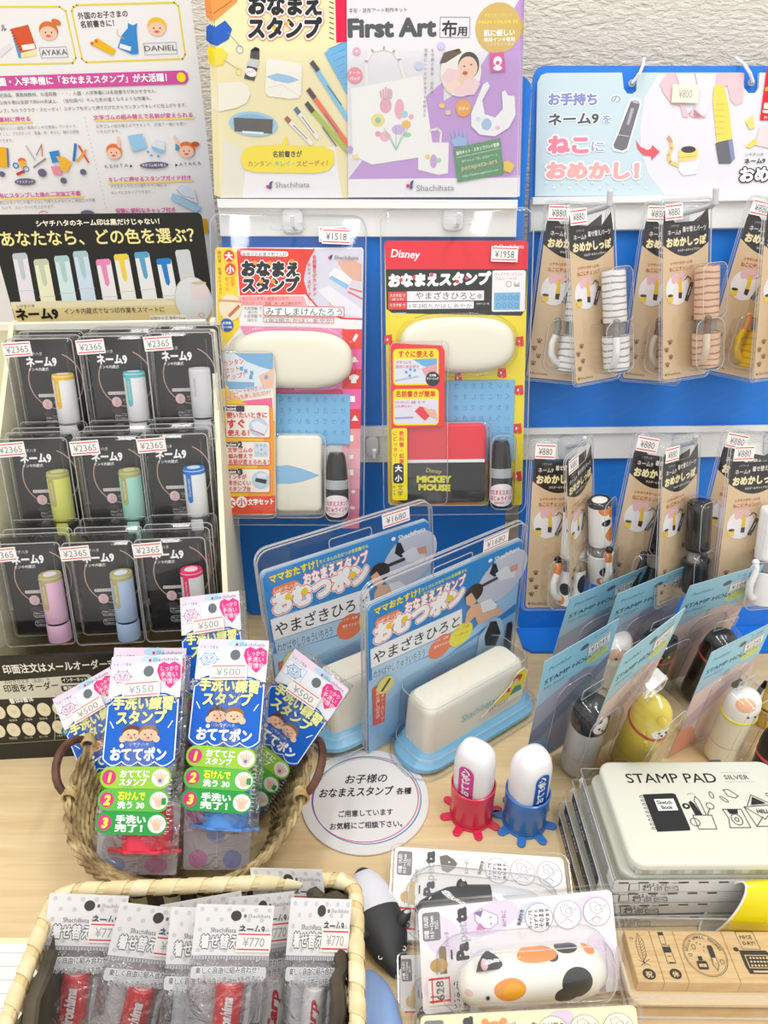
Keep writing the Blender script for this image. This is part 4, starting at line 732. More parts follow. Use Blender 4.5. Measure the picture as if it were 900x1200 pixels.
# ================= the two diaper-stamp packs standing on the table =================
def diaper_pack(fr, du, dv, label, front):
    t = thing('diaper_stamp_pack', label, 'stamp pack', fr)
    W, H = 175, 170
    cd_ = MB().slab(rr(0, H / 2, W, H, 5, 4), -.5, 0).build('backing_card', t, pl('#94c2ea', .4), 0)
    q = lambda u, v, z=.1: fr(u, v, z); A = PX(fr)
    a = A.a
    a.poly([(-W / 2 + .5, 60), (W / 2 - .5, 85), (W / 2 - .5, H - 4), (W / 2 - 5, H - .5), (-W / 2 + 5, H - .5), (-W / 2 + .5, H - 5)], '#2b8bd6'); a.poly([(-W / 2 + .5, 90), (-W / 2 + .5, 50), (W / 2 - .5, 95), (W / 2 - .5, 130), (20, 80)], '#a9d0ee')
    return t, cd_, A
fF = fit([(430.5, 712), (613.7, 631.5), None, (432, 884)], 175, 170, 33, 2, 0, a=(3, 3, 2), z0=0)
fB = fit([(306, 672.6), (503, 609), None, (333, 862)], 175, 170, 30, 4, 0, a=(3, 3, 2), z0=0)
def dp_common(A, white=True):
    T = A.t
    T('ママおたすけ！', 439, 721, 492, 696, 9.6, '#fbe93c', fat=.05, out=[(.09, '#1a4f8c')]); T('たくさんのおむつの名前書きも', 494, 693, 547, 669, 4.4, '#e9f06a', fat=.03); T('ラクラクスピーディ！', 496, 698, 530, 683, 4.6, '#e9f06a', fat=.03)
    A.q([(439, 731), (442, 725), (466, 714), (470, 716), (470, 721), (466, 724), (443, 734), (440, 734)], '#f08a5c'); T('シヤチハタ', 441, 732.5, 468, 720.5, 6, '#fff')
    T('おなまえスタンプ', 475, 718, 545, 683, 13, '#fff', fat=.06, out=[(.12, '#ef6a30')]); T('おむつポン', 440, 753, 542, 703, 23, '#fff', fat=.085, out=[(.16, '#fff'), (.125, '#ef6a30')])
    for u, v in ((456, 733), (474, 725), (527, 701)): A.e(u, v, 3.3, 3.6, '#f8d81c')
    A.q([(433.5, 761), (541, 713), (541, 735), (434.5, 783)], '#fbfbfb'); T('やまざきひろと', 437, 778, 538, 732, 15.5, '#2c2c30', fat=.01)
    A.q([(435, 783), (541, 736), (541, 750), (436, 797)], '#b7d6ee'); T('わかばやしりゅういちろう', 437, 795, 497, 768, 10.5, '#3a3a44')
    A.e(516, 757, 12.5, 12, '#ee7444', rot=20); T('インキ・本体', 507, 754, 525, 747, 3.6, '#fff'); T('補充できます', 508, 760, 526, 753, 3.6, '#fff'); A.e(540, 743, 12, 11.5, '#f2e814', rot=20); T('キャップ不要', 531, 741, 549, 734, 3.6, '#d0703c'); T('すぐ押せる', 532, 747, 548, 741, 3.6, '#d0703c')
    T('シヤチハタおむつスタンプ キレイに', 435, 761, 480, 741, 3, '#e8f4fc')
    A.e(588, 676, 27, 24, '#cfd0de', rot=25); A.q([(573, 672), (577, 660), (581, 660), (584, 671), (579, 676)], '#1e1e22'); A.ln([(561, 688), (582, 677)], 3.6, '#33363c'); A.q([(580, 672), (592, 663), (605, 664), (602, 676), (585, 680)], '#e6e9f0'); A.q([(596, 664), (606, 660), (606, 668), (598, 670)], '#d8a48c')
    A.e(555, 695, 9.5, 10, '#33241f'); A.q([(545, 700), (552, 694), (558, 704), (552, 711), (546, 708)], '#eebb98'); A.q([(552, 709), (562, 706), (572, 722), (563, 730), (556, 722), (550, 728), (544, 731), (546, 718)], '#eebb98'); A.q([(562, 706), (574, 701), (582, 708), (578, 718), (566, 720)], '#f4f4f6'); A.q([(556, 722), (570, 716), (584, 711), (590, 718), (578, 722), (560, 732)], '#eebb98')
    A.e(574, 656.5, 2, 2, '#fff'); T('Shachihata', 579, 658, 608, 644, 7.4, '#fff', fat=.02)
def dp_solids(t, fr, tilt=0):
    # cream cap, blue base and clear blister, in card mm
    m = MB(); bw, bh = 162, 50
    base = [rr(2, 27, bw - d, bh - d * .6, 20, 6) for d in (6, 0, 0, 3, 10)]
    m.loft([[(x, y, z) for x, y in r_] for r_, z in zip(base, (.8, 4, 52, 58, 60))]) if False else None
    # the stamp lies with its length along the card, its foot flange towards the bottom
    def ring(y, w, z0, z1, r): return [(x, y, z) for x, z in rr(4, (z0 + z1) / 2, w, z1 - z0, r, 6)]
    m.loft([ring(0, 134, 4, 46, 18), ring(1.5, 146, 2, 52, 22), ring(5, 152, 1.5, 56, 24), ring(9, 150, 1.5, 56, 23), ring(14, 136, 3, 50, 18), ring(17, 128, 5, 46, 14)][::-1]); b = m.build('blue_base', t, pl('#86c6ec', .28))
    m = MB(); m.loft([ring(14, 122, 7, 45, 9), ring(58, 117, 8, 43, 9), ring(63, 115, 9, 41.5, 9), ring(66.5, 108, 12, 38, 8)][::-1]); c = m.build('cream_cap', t, pl('#f3efe0', .28))
    m = MB(); m.loft([ring(-1.2, 146, .3, 56, 20), ring(0, 158, .3, 60, 24), ring(8, 160, .3, 60, 24), ring(16, 140, .3, 54, 18), ring(20, 130, .3, 49, 11), ring(68, 124, .3, 46, 11), ring(72, 118, .3, 43, 11)][::-1]); m.cur = 1
    for y_, w_, z1_, r_ in ((4, 160, 60, 24), (17, 139, 53, 17), (70, 121, 45, 11)): q = ring(y_, w_, .3, z1_, r_); m.tube(q + [q[0]], .45, 5, False)
    m.cur = 0; m.build('clear_blister', t, [CLEAR, EDGE])
    a = Art(46.3); a.text('Shachihata', -18, 36, 11, '#8fc6d8', w=40); a.build('print', c, fn=lambda p: (p[0], p[1], p[2] - .1 + (p[1] - 14) * -.03))
    return c
tF, cF, A = diaper_pack(fF, 0, 0, 'blue diaper-stamp pack with cream cap, standing nearest the round white sign', True)
dp_common(A)
A.q([(557, 768), (561, 745), (578, 723), (586, 724), (590, 735), (589, 752), (570, 764)], '#b9d4ea').q([(567, 745), (574, 728), (581, 727), (586, 741), (580, 756), (568, 756)], '#1c1c20').q([(590, 754), (594, 730), (599, 728), (600, 732), (597, 760), (591, 768)], '#17171a')
A.q([(436, 806), (452, 799), (450, 845), (437, 850)], '#e0582c').vt('カンタン・スピーディ', 445, 805, 4.6, '#fff').vt('簡単な押し印方式', 439.5, 807, 4.6, '#fff').e(451, 802, 8.5, 9.5, '#e9df7a').ln([(447, 809), (456, 795)], 2.6, '#26334a')
A.build('print', cF); capF = dp_solids(tF, fF)
st_ = MB().slab([(4, 30), (56, 30), (60, 58), (55, 64), (46, 62), (38, 50)], 47.2, 47.7).build('paper_wedge_label', tF, pl('#f7f3e4', .4), 0)
a = Art(47.8); a.poly([(5, 30.5), (55, 30.5), (59, 57), (54, 63), (46, 61), (38, 49)], '#f6e03a'); a.poly([(5, 30.5), (55, 30.5), (56, 37), (14, 36.5)], '#f7f3ea'); a.text('お取替えいらずの', 13, 34.2, 3.2, '#333', w=24); a.text('簡単に押せます', 12, 31.4, 3, '#c04a8a', w=26); a.ell(47, 55, 6, 4.4, '#b8602c'); a.ell(45, 52, 3.4, 3.6, '#f6d2b4'); a.poly([(38, 38), (44, 46), (52, 45), (54, 38)], '#2c9a94'); a.poly([(34, 44), (38, 43), (39, 48), (35, 49)], '#d0405a'); a.ell(55, 44, 3, 2, '#f6d2b4'); a.build('print', st_)
sl = MB(); rloft(sl, 0, 94, 181, 192, 12, [(0, -1.2), (0, .3), (.6, 1.8), (2, 2)]); bead(sl, 0, 94, 181, 192, 12, .6, .7); bead(sl, 0, 178, 44, 9, 3, 2, .5); sl.build('clear_tray', tF, [CLEAR, EDGE])
x_, y_ = fF(580, 633, 1.6); sticker(tF, x_, y_, 3, 30, 14, '¥1680', 1, ink='#77777f', tw=.72)
# back pack: same print, shared with the front one
tB = thing('diaper_stamp_pack', 'blue diaper-stamp pack partly hidden behind the front one, cream cap in clear plastic', 'stamp pack', fB)
for ch in list(tF.children):
    if ch.name.startswith('paper'): continue
    dup(ch, tB)
def stack_card(src_fr, card, n, z, grp, lb, sh=2.0):
    for i in range(n):
        g = Frame(tuple(np.array(src_fr.T) + src_fr.R @ np.array([0, .0005, -sh * .001 * (i + 1) - z * .001])), 0, 0, 0, src_fr.sx, src_fr.sy); g.R = src_fr.R
        o = thing('diaper_stamp_pack', lb[i], 'stamp pack', g, grp)
        MB().slab(rr(0, 85, 175, 170, 5, 4), -.5, 0).build('backing_card', o, pl('#dfe9f2', .4), 0)
        q = MB(); rloft(q, 0, 94, 181, 192, 12, [(0, -1.2), (0, .3)], cap1=False); bead(q, 0, 94, 181, 192, 12, -.5, .6); q.build('clear_tray', o, [CLEAR, EDGE])
stack_card(fF, None, 2, .5, 'flat packs stacked behind the front diaper-stamp pack', ('diaper-stamp pack edge right behind the front one', 'last diaper-stamp pack edge in the front stack'))
stack_card(fB, None, 2, .5, 'flat packs stacked behind the rear diaper-stamp pack', ('diaper-stamp pack edge right behind the rear one', 'last diaper-stamp pack edge in the rear stack'))
# ================= right display board =================
rf = Frame(at_z(770, 737), .8, 18, 0)
rb = thing('display_board', 'wide blue display board leaning back, with cat header panel and grey pegs', 'display board', rf)
rT = rf(760, 77)[1]; x0 = rf(605, 737)[0]; x1 = x0 + 470
board_panel(rr((x0 + x1) / 2, rT / 2, x1 - x0, rT, 12, 5), 4, 'back_panel', rb)
logo_pattern(rb, (x0 + 10, x1 - 30, 4, 330), '#3a8ad8', 0, 6.5)
ft = MB(); ft.v = []; w_ = lambda x, y, z: rf.M.inverted() @ Vector((x, y, z)) * 1000
wl = rf.w(x0, 0, 0); wr = rf.w(x1, 0, 0); fr_d = at_z(620, 766).y
cs = [(wl.x, wl.y, 3e-4), (wr.x, wr.y, 3e-4), (wr.x + .012, fr_d, 3e-4), (wl.x + .01, fr_d, 3e-4), (wl.x + .002, fr_d + .008, 3e-4)]
ft.loft([[tuple(w_(*p)) for p in cs], [tuple(w_(p[0], p[1], .0035)) for p in cs]]); ft.build('foot', rb, blue, 0)
MB().slab([(x0 + 150, 0), (x0 + 260, 0), (x0 + 230, 380), (x0 + 180, 380)], -14, -4.2).build('easel_panel', rb, pl('#8c6b48', .7), 0)
def rr_rail(u0, v0, u1, v1, v0b, v1b, z1, name='rail'):
    P = [rf(u0, v0, z1), rf(u1, v1, z1), rf(u1, v1b, z1), rf(u0, v0b, z1)]; return MB().slab(P, .2, z1, .6).build(name, rb, rail, 0)
rr_rail(624, 231, 1010, 226, 240, 233, 13); rr_rail(622, 238, 1010, 232, 271, 265, 7); rr_rail(612, 502, 1010, 497, 510, 504, 13); rr_rail(611, 509, 1010, 503, 539, 533, 7)
hp = MB().slab([rf(u, v, 4) for u, v in ((630, 96), (634, 88), (641, 85.5), (729, 85), (731, 104), (735, 109.5), (741, 110), (746, 106), (747, 85), (871, 85), (872, 103), (877, 109), (885, 109), (889, 103), (890, 85), (1000, 85), (1000, 228), (627, 230))], .2, 4).build('header_card', rb, pl('#cadde6', .4), 0)
A = PX(rf, 4.1)
A.e(836, 163, 84, 90, '#f3f2f6')if False else A.q([(771, 87), (871, 87), (872, 103), (877, 109), (885, 109), (889, 103), (890, 86), (905, 86), (920, 120), (921, 180), (900, 228), (779, 228), (760, 205), (751, 175), (750, 150), (755, 115)], '#e4e3ea')
A.t('お手持ち', 643, 122, 699, 122, 15, '#8e92cc', fat=.05, out=[(.13, '#f6fafc')]).t('の', 716, 120, 727, 120, 11, '#9aa6d0', fat=.03, out=[(.11, '#f6fafc')])
A.t('ネーム9', 643, 146, 701, 144, 15, '#5b5f6a', fat=.04, out=[(.12, '#f6fafc')]).t('を', 706, 144, 716, 144, 11, '#9aa6d0', fat=.03, out=[(.11, '#f6fafc')])
A.t('ねこ', 643, 178, 688, 178, 22, '#ee8ba0', fat=.07, out=[(.15, '#fdf7f8')]).t('に', 693, 177, 707, 177, 14, '#a9a9c2', fat=.02, out=[(.09, '#f6fafc')])
A.t('おめかし！', 641, 208, 747, 208, 21, '#f2b0ae', fat=.07, out=[(.15, '#fdf7f8')])
A.q([(737, 117), (741, 115), (751, 117), (752, 122), (736, 176), (730, 179), (719, 177), (716, 172), (722, 158)], '#fbfbfb').q([(739, 119), (743, 117), (749, 119), (749.5, 123), (734.5, 174), (729, 177), (720, 174), (718.5, 170), (724, 158)], '#77787d').e(745, 119.5, 4.6, 2, '#b9b3c9', rot=-12).q([(739, 127), (743, 127), (737, 147), (734, 146)], '#b3adc4').ln([(723, 158), (737, 160)], .6, '#d9d9dc')
A.q([(745, 164), (750, 172), (759, 176), (763, 174), (764, 170), (773, 178), (763, 188), (763, 183), (754, 182), (747, 174)], '#e9626e')
A.q([(773, 99), (782, 86), (791, 86), (795, 105), (800, 118), (806, 134), (812, 138), (813, 124), (822, 138), (828, 133), (838, 112), (840, 86), (872, 86), (870, 120), (862, 124), (856, 118), (852, 100), (838, 112), (826, 138), (818, 139), (812, 128), (806, 138), (800, 137), (797, 124), (786, 121), (778, 110)], '#f4c5cd').ln([(791, 86), (796, 100)], .5, '#c98c98').ln([(814, 86), (817, 100)], .5, '#c98c98')
A.q([(836, 102), (841, 99), (848, 101), (853, 120), (858, 163), (840, 167), (835, 120)], '#f3da62').q([(838, 168), (858, 163), (861, 186), (855, 192), (842, 192)], '#6c6d76').q([(853, 165), (858, 163), (861, 186), (857, 190)], '#8c92c0')
for i in range(6): A.ln([(838, 122 + i * 7), (848, 122.5 + i * 7)], .7, '#e3ab62', same=i > 0)
A.q([(795, 176), (817, 174), (819, 192), (816, 204), (800, 206), (795, 200)], '#f2eaf0').q([(795, 176), (817, 174), (817.5, 186), (795, 190)], '#f1d978').e(806.5, 175.5, 8.6, 4, '#4b4c4e').ln([(783, 161), (786, 166), (787, 174), (783, 182), (785, 190), (794, 194)], 3.2, '#f1cf7a').ln([(783, 161), (785, 164)], 3.2, '#dc9a90').ln([(796, 185), (815, 183)], .7, '#e3ab62').ln([(796, 190), (815, 188)], .7, '#e8b0a0')
A.q([(873, 142), (882, 135), (884, 150), (878, 152)], '#f5dd7c').q([(890, 150), (905, 145), (905, 175), (884, 170)], '#f6d8da').q([(873, 172), (884, 163), (888, 168), (878, 174)], '#f0d66a')
A.t('シヤチハタ', 873, 183, 894, 183, 4.4, '#555').t('ネーム9', 872, 192, 896, 191, 7, '#333', fat=.03).t('おめかし', 867, 212, 935, 210, 18, '#fff', fat=.05, out=[(.13, '#3c3c42')])
A.q([(898, 80), (960, 80), (955, 142), (890, 141)], '#e4202c').t('キャ', 896, 108, 915, 108, 8, '#f7df4a', fat=.04).t('50', 894, 132, 915, 132, 15, '#fff', fat=.05).t('合計5', 894, 139, 906, 139, 3, '#fff')
for i in range(14): A.e(640 + i * 9, 214 + (i % 2) * 6, 1.3, 1.3, '#eef6f8', same=i > 0, n=8)
A.build('print', hp)
x_, y_ = rf(803, 110, 6); sticker(hp, x_, y_, 6.5, 27, 17, '¥800', -1, ink='#a9a69c', base='#efe9d8', lines=False, tw=.5)
for u, v, du in ((740, 98, 14), (880, 97, -14)):
    a = Vector((*rf(u, v, 4), 4)); m = MB(); m.tube([a + Vector(p) for p in ((0, 0, -8), (0, 0, 4), (du * .35, 6, 7), (du * .7, 16, 3), (du, 26, -8))], 1.6, 8); m.build('wire_tie', rb, pl('#e9e9ea', .3))
    MB().lathe([(2.2, 0), (3.4, 0), (3.4, 1.2), (2.2, 1.2)], a.x, a.y, 4.2, axis='z', n=16, cap0=False, cap1=False).build('eyelet', rb, pl('#b9b9bb', .2))
def peg(u0, v0, u1, v1, tipv, ln):
    a = Vector((*rf(u0, v0, 7), 7)); b = Vector((*rf(u1, v1, ln), ln)); c = Vector((*rf(u1 + 1, tipv, ln + 4), ln + 4))
    m = MB(); rloft(m, a.x, a.y, 20, 26, 6, [(0, 7), (0, 9), (2, 10)]); m.tube([a, a.lerp(b, .9), b + (c - b) * .12, c], [2.6, 2.6, 2.9, 2.9], 10); m.ball(c, 2.9); m.build('peg', rb, pl('#d3d6da', .3))
peg(672, 254, 714, 241, 225, 78); peg(796, 252, 838, 240, 222, 78); peg(925, 250, 965, 238, 220, 78)
peg(665, 524, 684, 520, 514, 70); peg(798, 522, 814, 518, 512, 70); peg(905, 520, 925, 514, 508, 70)
# ---------------- cat tail parts packs ----------------
def cat_card(t, hw=27):
    c = MB().slab([(-25, 2), (-23, 0), (23, 0), (25, 2), (25, 139), (23.5, 152), (12, 141), (-12, 141), (-23.5, 152), (-25, 139)], -.4, 0).build('backing_card', t, pl('#dfc39c', .45), 0)
    a = Art(.05); n = 12
    low = [(-25 + 50 * i / n, 122 - 11 * math.sin(math.pi * i / n)) for i in range(n + 1)]
    a.poly(low + [(25, 139), (23.5, 152), (12, 141), (-12, 141), (-23.5, 152), (-25, 139)], '#222021')
    a.text('シヤチハタ', -17, 137, 2.6, '#cfcac4', w=9).text('ネーム9', -20, 130.5, 5, '#dcd6cf', fat=.03, w=14).text('着せ替えパーツ', -4, 132.5, 5.2, '#efeae4', fat=.02, w=26, rot=1)
    a.text('おめかしっぽ', -21, 120.5, 8.6, '#f8e9b8', fat=.06, w=43, rot=1).text('ホルダー＆キャップカバー', -9, 115.4, 2.6, '#efeae4', w=25, rot=1, fat=.02)
    a.text('シヤチハタネーム9を', -17, 104, 3.2, '#c9503c', w=24, rot=2, fat=.02).text('ねこにチェンジ！', -18, 98.6, 4.2, '#c9503c', w=26, rot=2, fat=.02)
    a.ell(-9, 82, 13, 14, '#f3eff0').ell(-13, 92, 3, 5, '#edbfc6').ell(-8.5, 92, 2.6, 5, '#edbfc6').ell(-4, 93, 2.4, 5, '#edbfc6', rot=15)
    a.poly([(-8, 92), (-5, 92), (-4, 79), (-8, 79)], '#f0c83c').poly([(-8, 79), (-4, 79), (-4.4, 73.5), (-8, 74)], '#3a3a3e').rect(-20, 71, -14, 77, '#f0cd44').ell(-17, 77, 3, 1.3, '#3a3a3e')
    a.line([(1, 72), (6.5, 86)], 4.2, '#26262a').line([(2.6, 76), (5.6, 83)], .8, '#e6e6ea').line([(-1, 90), (2, 93), (5, 91), (5.5, 89)], 1, '#26262a')
    for x, y in ((-17, 34), (-21, 27), (-16, 20), (-20, 13), (9, 104 - 50), (14, 50)):
        a.ell(x, y, 1.8, 1.5, '#8a6446')
        for k in range(3): a.ell(x - 1.8 + 1.8 * k, y + 2.4 - abs(k - 1) * .6, .7, .8, '#8a6446', same=True, n=8)
    a.text('Shachihata', -20, 3.4, 3.4, '#7a5a44', w=15); a.ell(-21.8, 4.4, .9, 1.2, '#7a5a44')
    a.build('print', c); return c
def striped(key, base, stripe, n_=7, z0=0, dz=.006):
    """rings of colour round the part, along local y"""
    if key in MATS: return MATS[key]
    m = mat(key, base, .28); n, l = nodes(m); tc = n.new('ShaderNodeTexCoord'); sp = n.new('ShaderNodeSeparateXYZ'); nz = n.new('ShaderNodeTexNoise'); nz.inputs['Scale'].default_value = 60
    ma = n.new('ShaderNodeMath'); ma.operation = 'MULTIPLY_ADD'; ma.inputs[1].default_value = 1 / dz
    fr_ = n.new('ShaderNodeMath'); fr_.operation = 'FRACT'; lt = n.new('ShaderNodeMath'); lt.operation = 'LESS_THAN'; lt.inputs[1].default_value = .24; mx = n.new('ShaderNodeMix'); mx.data_type = 'RGBA'
    sx = n.new('ShaderNodeMath'); sx.operation = 'MULTIPLY'; sx.inputs[1].default_value = .8
    l.new(tc.outputs['Object'], sp.inputs[0]); l.new(tc.outputs['Object'], nz.inputs[0]); l.new(nz.outputs[0], sx.inputs[0]); l.new(sp.outputs['Y'], ma.inputs[0]); l.new(sx.outputs[0], ma.inputs[2]); l.new(ma.outputs[0], fr_.inputs[0]); l.new(fr_.outputs[0], lt.inputs[0]); l.new(lt.outputs[0], mx.inputs[0])
    mx.inputs[6].default_value = (*lin(base), 1); mx.inputs[7].default_value = (*lin(stripe), 1); l.new(mx.outputs[2], n['Principled BSDF'].inputs['Base Color']); return m
CAL = [((6, 95, 25), (9, 7, 9), '#e98a3c'), ((16, 88, 22), (6, 5, 8), '#e98a3c'), ((7, 80, 26), (6, 4, 8), '#222'), ((22, 80, 20), (5, 6, 8), '#222'), ((14, 66, 24), (8, 8, 9), '#e98a3c'), ((4, 25, 24), (5, 6, 8), '#222'), ((22, 30, 24), (7, 9, 9), '#222'), ((0, 14, 22), (5, 6, 8), '#e98a3c'), ((13, 63, 10), (9, 8, 6), '#e98a3c')]
def cat_pack(kind, label, grp='cat-tail stamp cover packs on pegs', full=True, tail_side=-1):
    t = thing('cat_tail_pack', label, 'stamp cover pack', group=grp); cat_card(t)
    M_ = {'gray': (striped('grey_tabby', '#e9e8e6', '#9c9894'), '#e9e8e6', '#8d8985'), 'brown': (striped('brown_tabby', '#dcb79c', '#a9764f'), '#d8c6ae', '#7d6350'), 'yellow': (striped('yellow_tabby', '#f2c81c', '#dd9a3c'), '#f3c410', '#e79a5c'), 'calico': (spots('calico_cover', '#f4f1ec', CAL), '#f4f1ec', '#1c1c1c'), 'black': (pl('#1c1a1b', .2), '#1c1a1b', '#333'), 'white': (pl('#f1f0f2', .25), '#f1f0f2', '#f1f0f2')}[kind]
    cx, cz, r = 13, 13, 11
    MB().lathe([(r, 53), (r, 97), (r * .98, 99), (r * .9, 100.5)], cx, 0, cz, n=30).build('cap_cover', t, M_[0])
    if kind == 'calico': MB().lathe([(r + .15, 96), (r + .15, 99.4), (r * .9, 100.9), (r * .66, 101)], cx, 0, cz, n=30, cap0=False, cap1=False).build('black_rim', t, pl('#1c1c1c'))
    MB().lathe([(r * .8, 41), (r * .8, 54)], cx, 0, cz, n=20).build('inner_sleeve', t, pl('#8f8d8a'))
    MB().lathe([(r * .98, 8), (r * 1.1, 9), (r * 1.16, 41), (r * 1.04, 41.5), (r * 1.0, 38)], cx, 0, cz, n=30).build('holder_cover', t, M_[0])
    px = cx + tail_side * (r + 1); q = cz + 4
    P = [(px + 2 * -tail_side, 15, q), (px + tail_side * 3, 17, q + 2), (px + tail_side * 6.5, 23, q + 4), (px + tail_side * 7, 32, q + 5), (px + tail_side * 4.5, 40, q + 5), (px + tail_side * 3.4, 47, q + 5), (px + tail_side * 4.4, 53, q + 5)]
    if tail_side == 0: P = [(cx - 10, 14, cz + r - 4), (cx - 11, 20, cz + r + 1), (cx - 11, 30, cz + r + 3), (cx - 10, 40, cz + r + 2), (cx - 10, 48, cz + r + 2), (cx - 10, 54, cz + r + 3)]
    tl = MB(); tl.tube(P[:-2], [3.2, 3.3, 3.3, 3.2, 3.1], 12); o = tl.build('tail', t, pl(M_[1], .25))
    tl = MB(); tl.tube([P[-3], P[-2], P[-1]], [3.12, 3.1, 3], 12); tl.ball(P[-1], 3.15); tl.build('tail_tip', o, pl(M_[2] if kind != 'calico' else '#e98a3c', .25))
    if kind == 'calico': MB().ball(P[-1], 3.6).build('black_tip', o, pl('#1c1c1c'))
    s = MB(); rloft(s, 0, 79, 54, 161, 4, [(0, -1), (0, .3), (.8, 1.5), (1.5, 1.8)], cap1=True); bead(s, 0, 79, 54, 161, 4, .4, .5); bead(s, 0, 79, 57, 164, 5, -.6, .4); s.build('clear_tray', t, [CLEAR, EDGE])
    s = MB(); rloft(s, cx, 78, 27, 50, 8, [(0, 1), (0, 14), (.5, 23), (3, 27)]); rloft(s, cx - 5, 30, 40 if tail_side else 32, 48, 10, [(0, 1), (0, 14), (.8, 24), (4, 29 if tail_side == 0 else 27)]); bead(s, cx, 78, 26, 49, 7, 24, .35); bead(s, cx - 5, 30, (40 if tail_side else 32) - 1, 47, 9, 25, .35); s.build('clear_blister', t, [CLEAR, EDGE])
    sticker(t, -15, 150, 2, 19, 14, '¥880', 2 if kind in ('gray', 'brown') else -2, ink='#6d6a70', tw=.66)
    return t
def place_px(o, fr, u, v, D, lx=-27, ly=159, s=1.0):
    """puts the pack's local point (lx, ly) at pixel u,v and depth D"""
    fr.sx = fr.sy = fr.sz = s; P = CAM + D * ray(u, v); fr.T = P - fr.R @ (np.array([lx, ly, 0]) * s * .001); o.matrix_world = fr.M; return fr
SC = 1.06
cats = [('gray', 'grey-striped cat-tail pack behind the other one on the upper peg', 641, 237, .732, -10, 18, -2.5, -1),
        ('gray', 'grey-striped cat-tail pack in front on the upper peg beside the big packs', 663, 243, .672, 24, 14, 1.5, 0),
        ('brown', 'brown-striped cat-tail pack at the back of the upper middle peg', 757, 238, .732, -10, 18, -2, -1),
        ('brown', 'brown-striped cat-tail pack hanging in front on the upper middle peg', 775, 237, .672, 18, 14, 1.5, 0),
        ('yellow', 'yellow-striped cat-tail pack with bright yellow tail, tilted on the upper end peg', 880, 230, .730, -10, 18, -9, -1),
        ('yellow', 'yellow-striped cat-tail pack half cut off in front of the tilted yellow one', 897, 236, .665, 14, 11, 2, 0),
        ('calico', 'calico cat-tail pack facing forward with orange tail, on the lower peg nearest the big packs', 624, 517, .700, 4, 17, -2, -1),
        ('calico', 'calico cat-tail pack turned sharply sideways in front of the other calico one', 662, 540, .63, 50, 6, 7, 0),
        ('black', 'black cat-tail pack with black tail at the back of the lower middle peg', 745, 507, .700, -6, 17, -6, -1),
        ('black', 'black cat-tail pack turned sideways in front on the lower middle peg', 776, 524, .63, 33, 10, 0, 0),
        ('white', 'white cat-tail pack, tilted, at the back of the lower end peg', 850, 503, .700, -8, 17, -6, -1),
        ('white', 'white cat-tail pack hanging upright in front on the lower end peg', 857, 520, .632, 6, 10, 1, -1)]
for kd, lb, u, v, D, yw, le, ro, ts in cats:
    o = cat_pack(kd, lb, tail_side=ts); place_px(o, Frame((0, 0, 0), yw, le, ro), u, v, D, s=SC * (D / .7) ** .7)
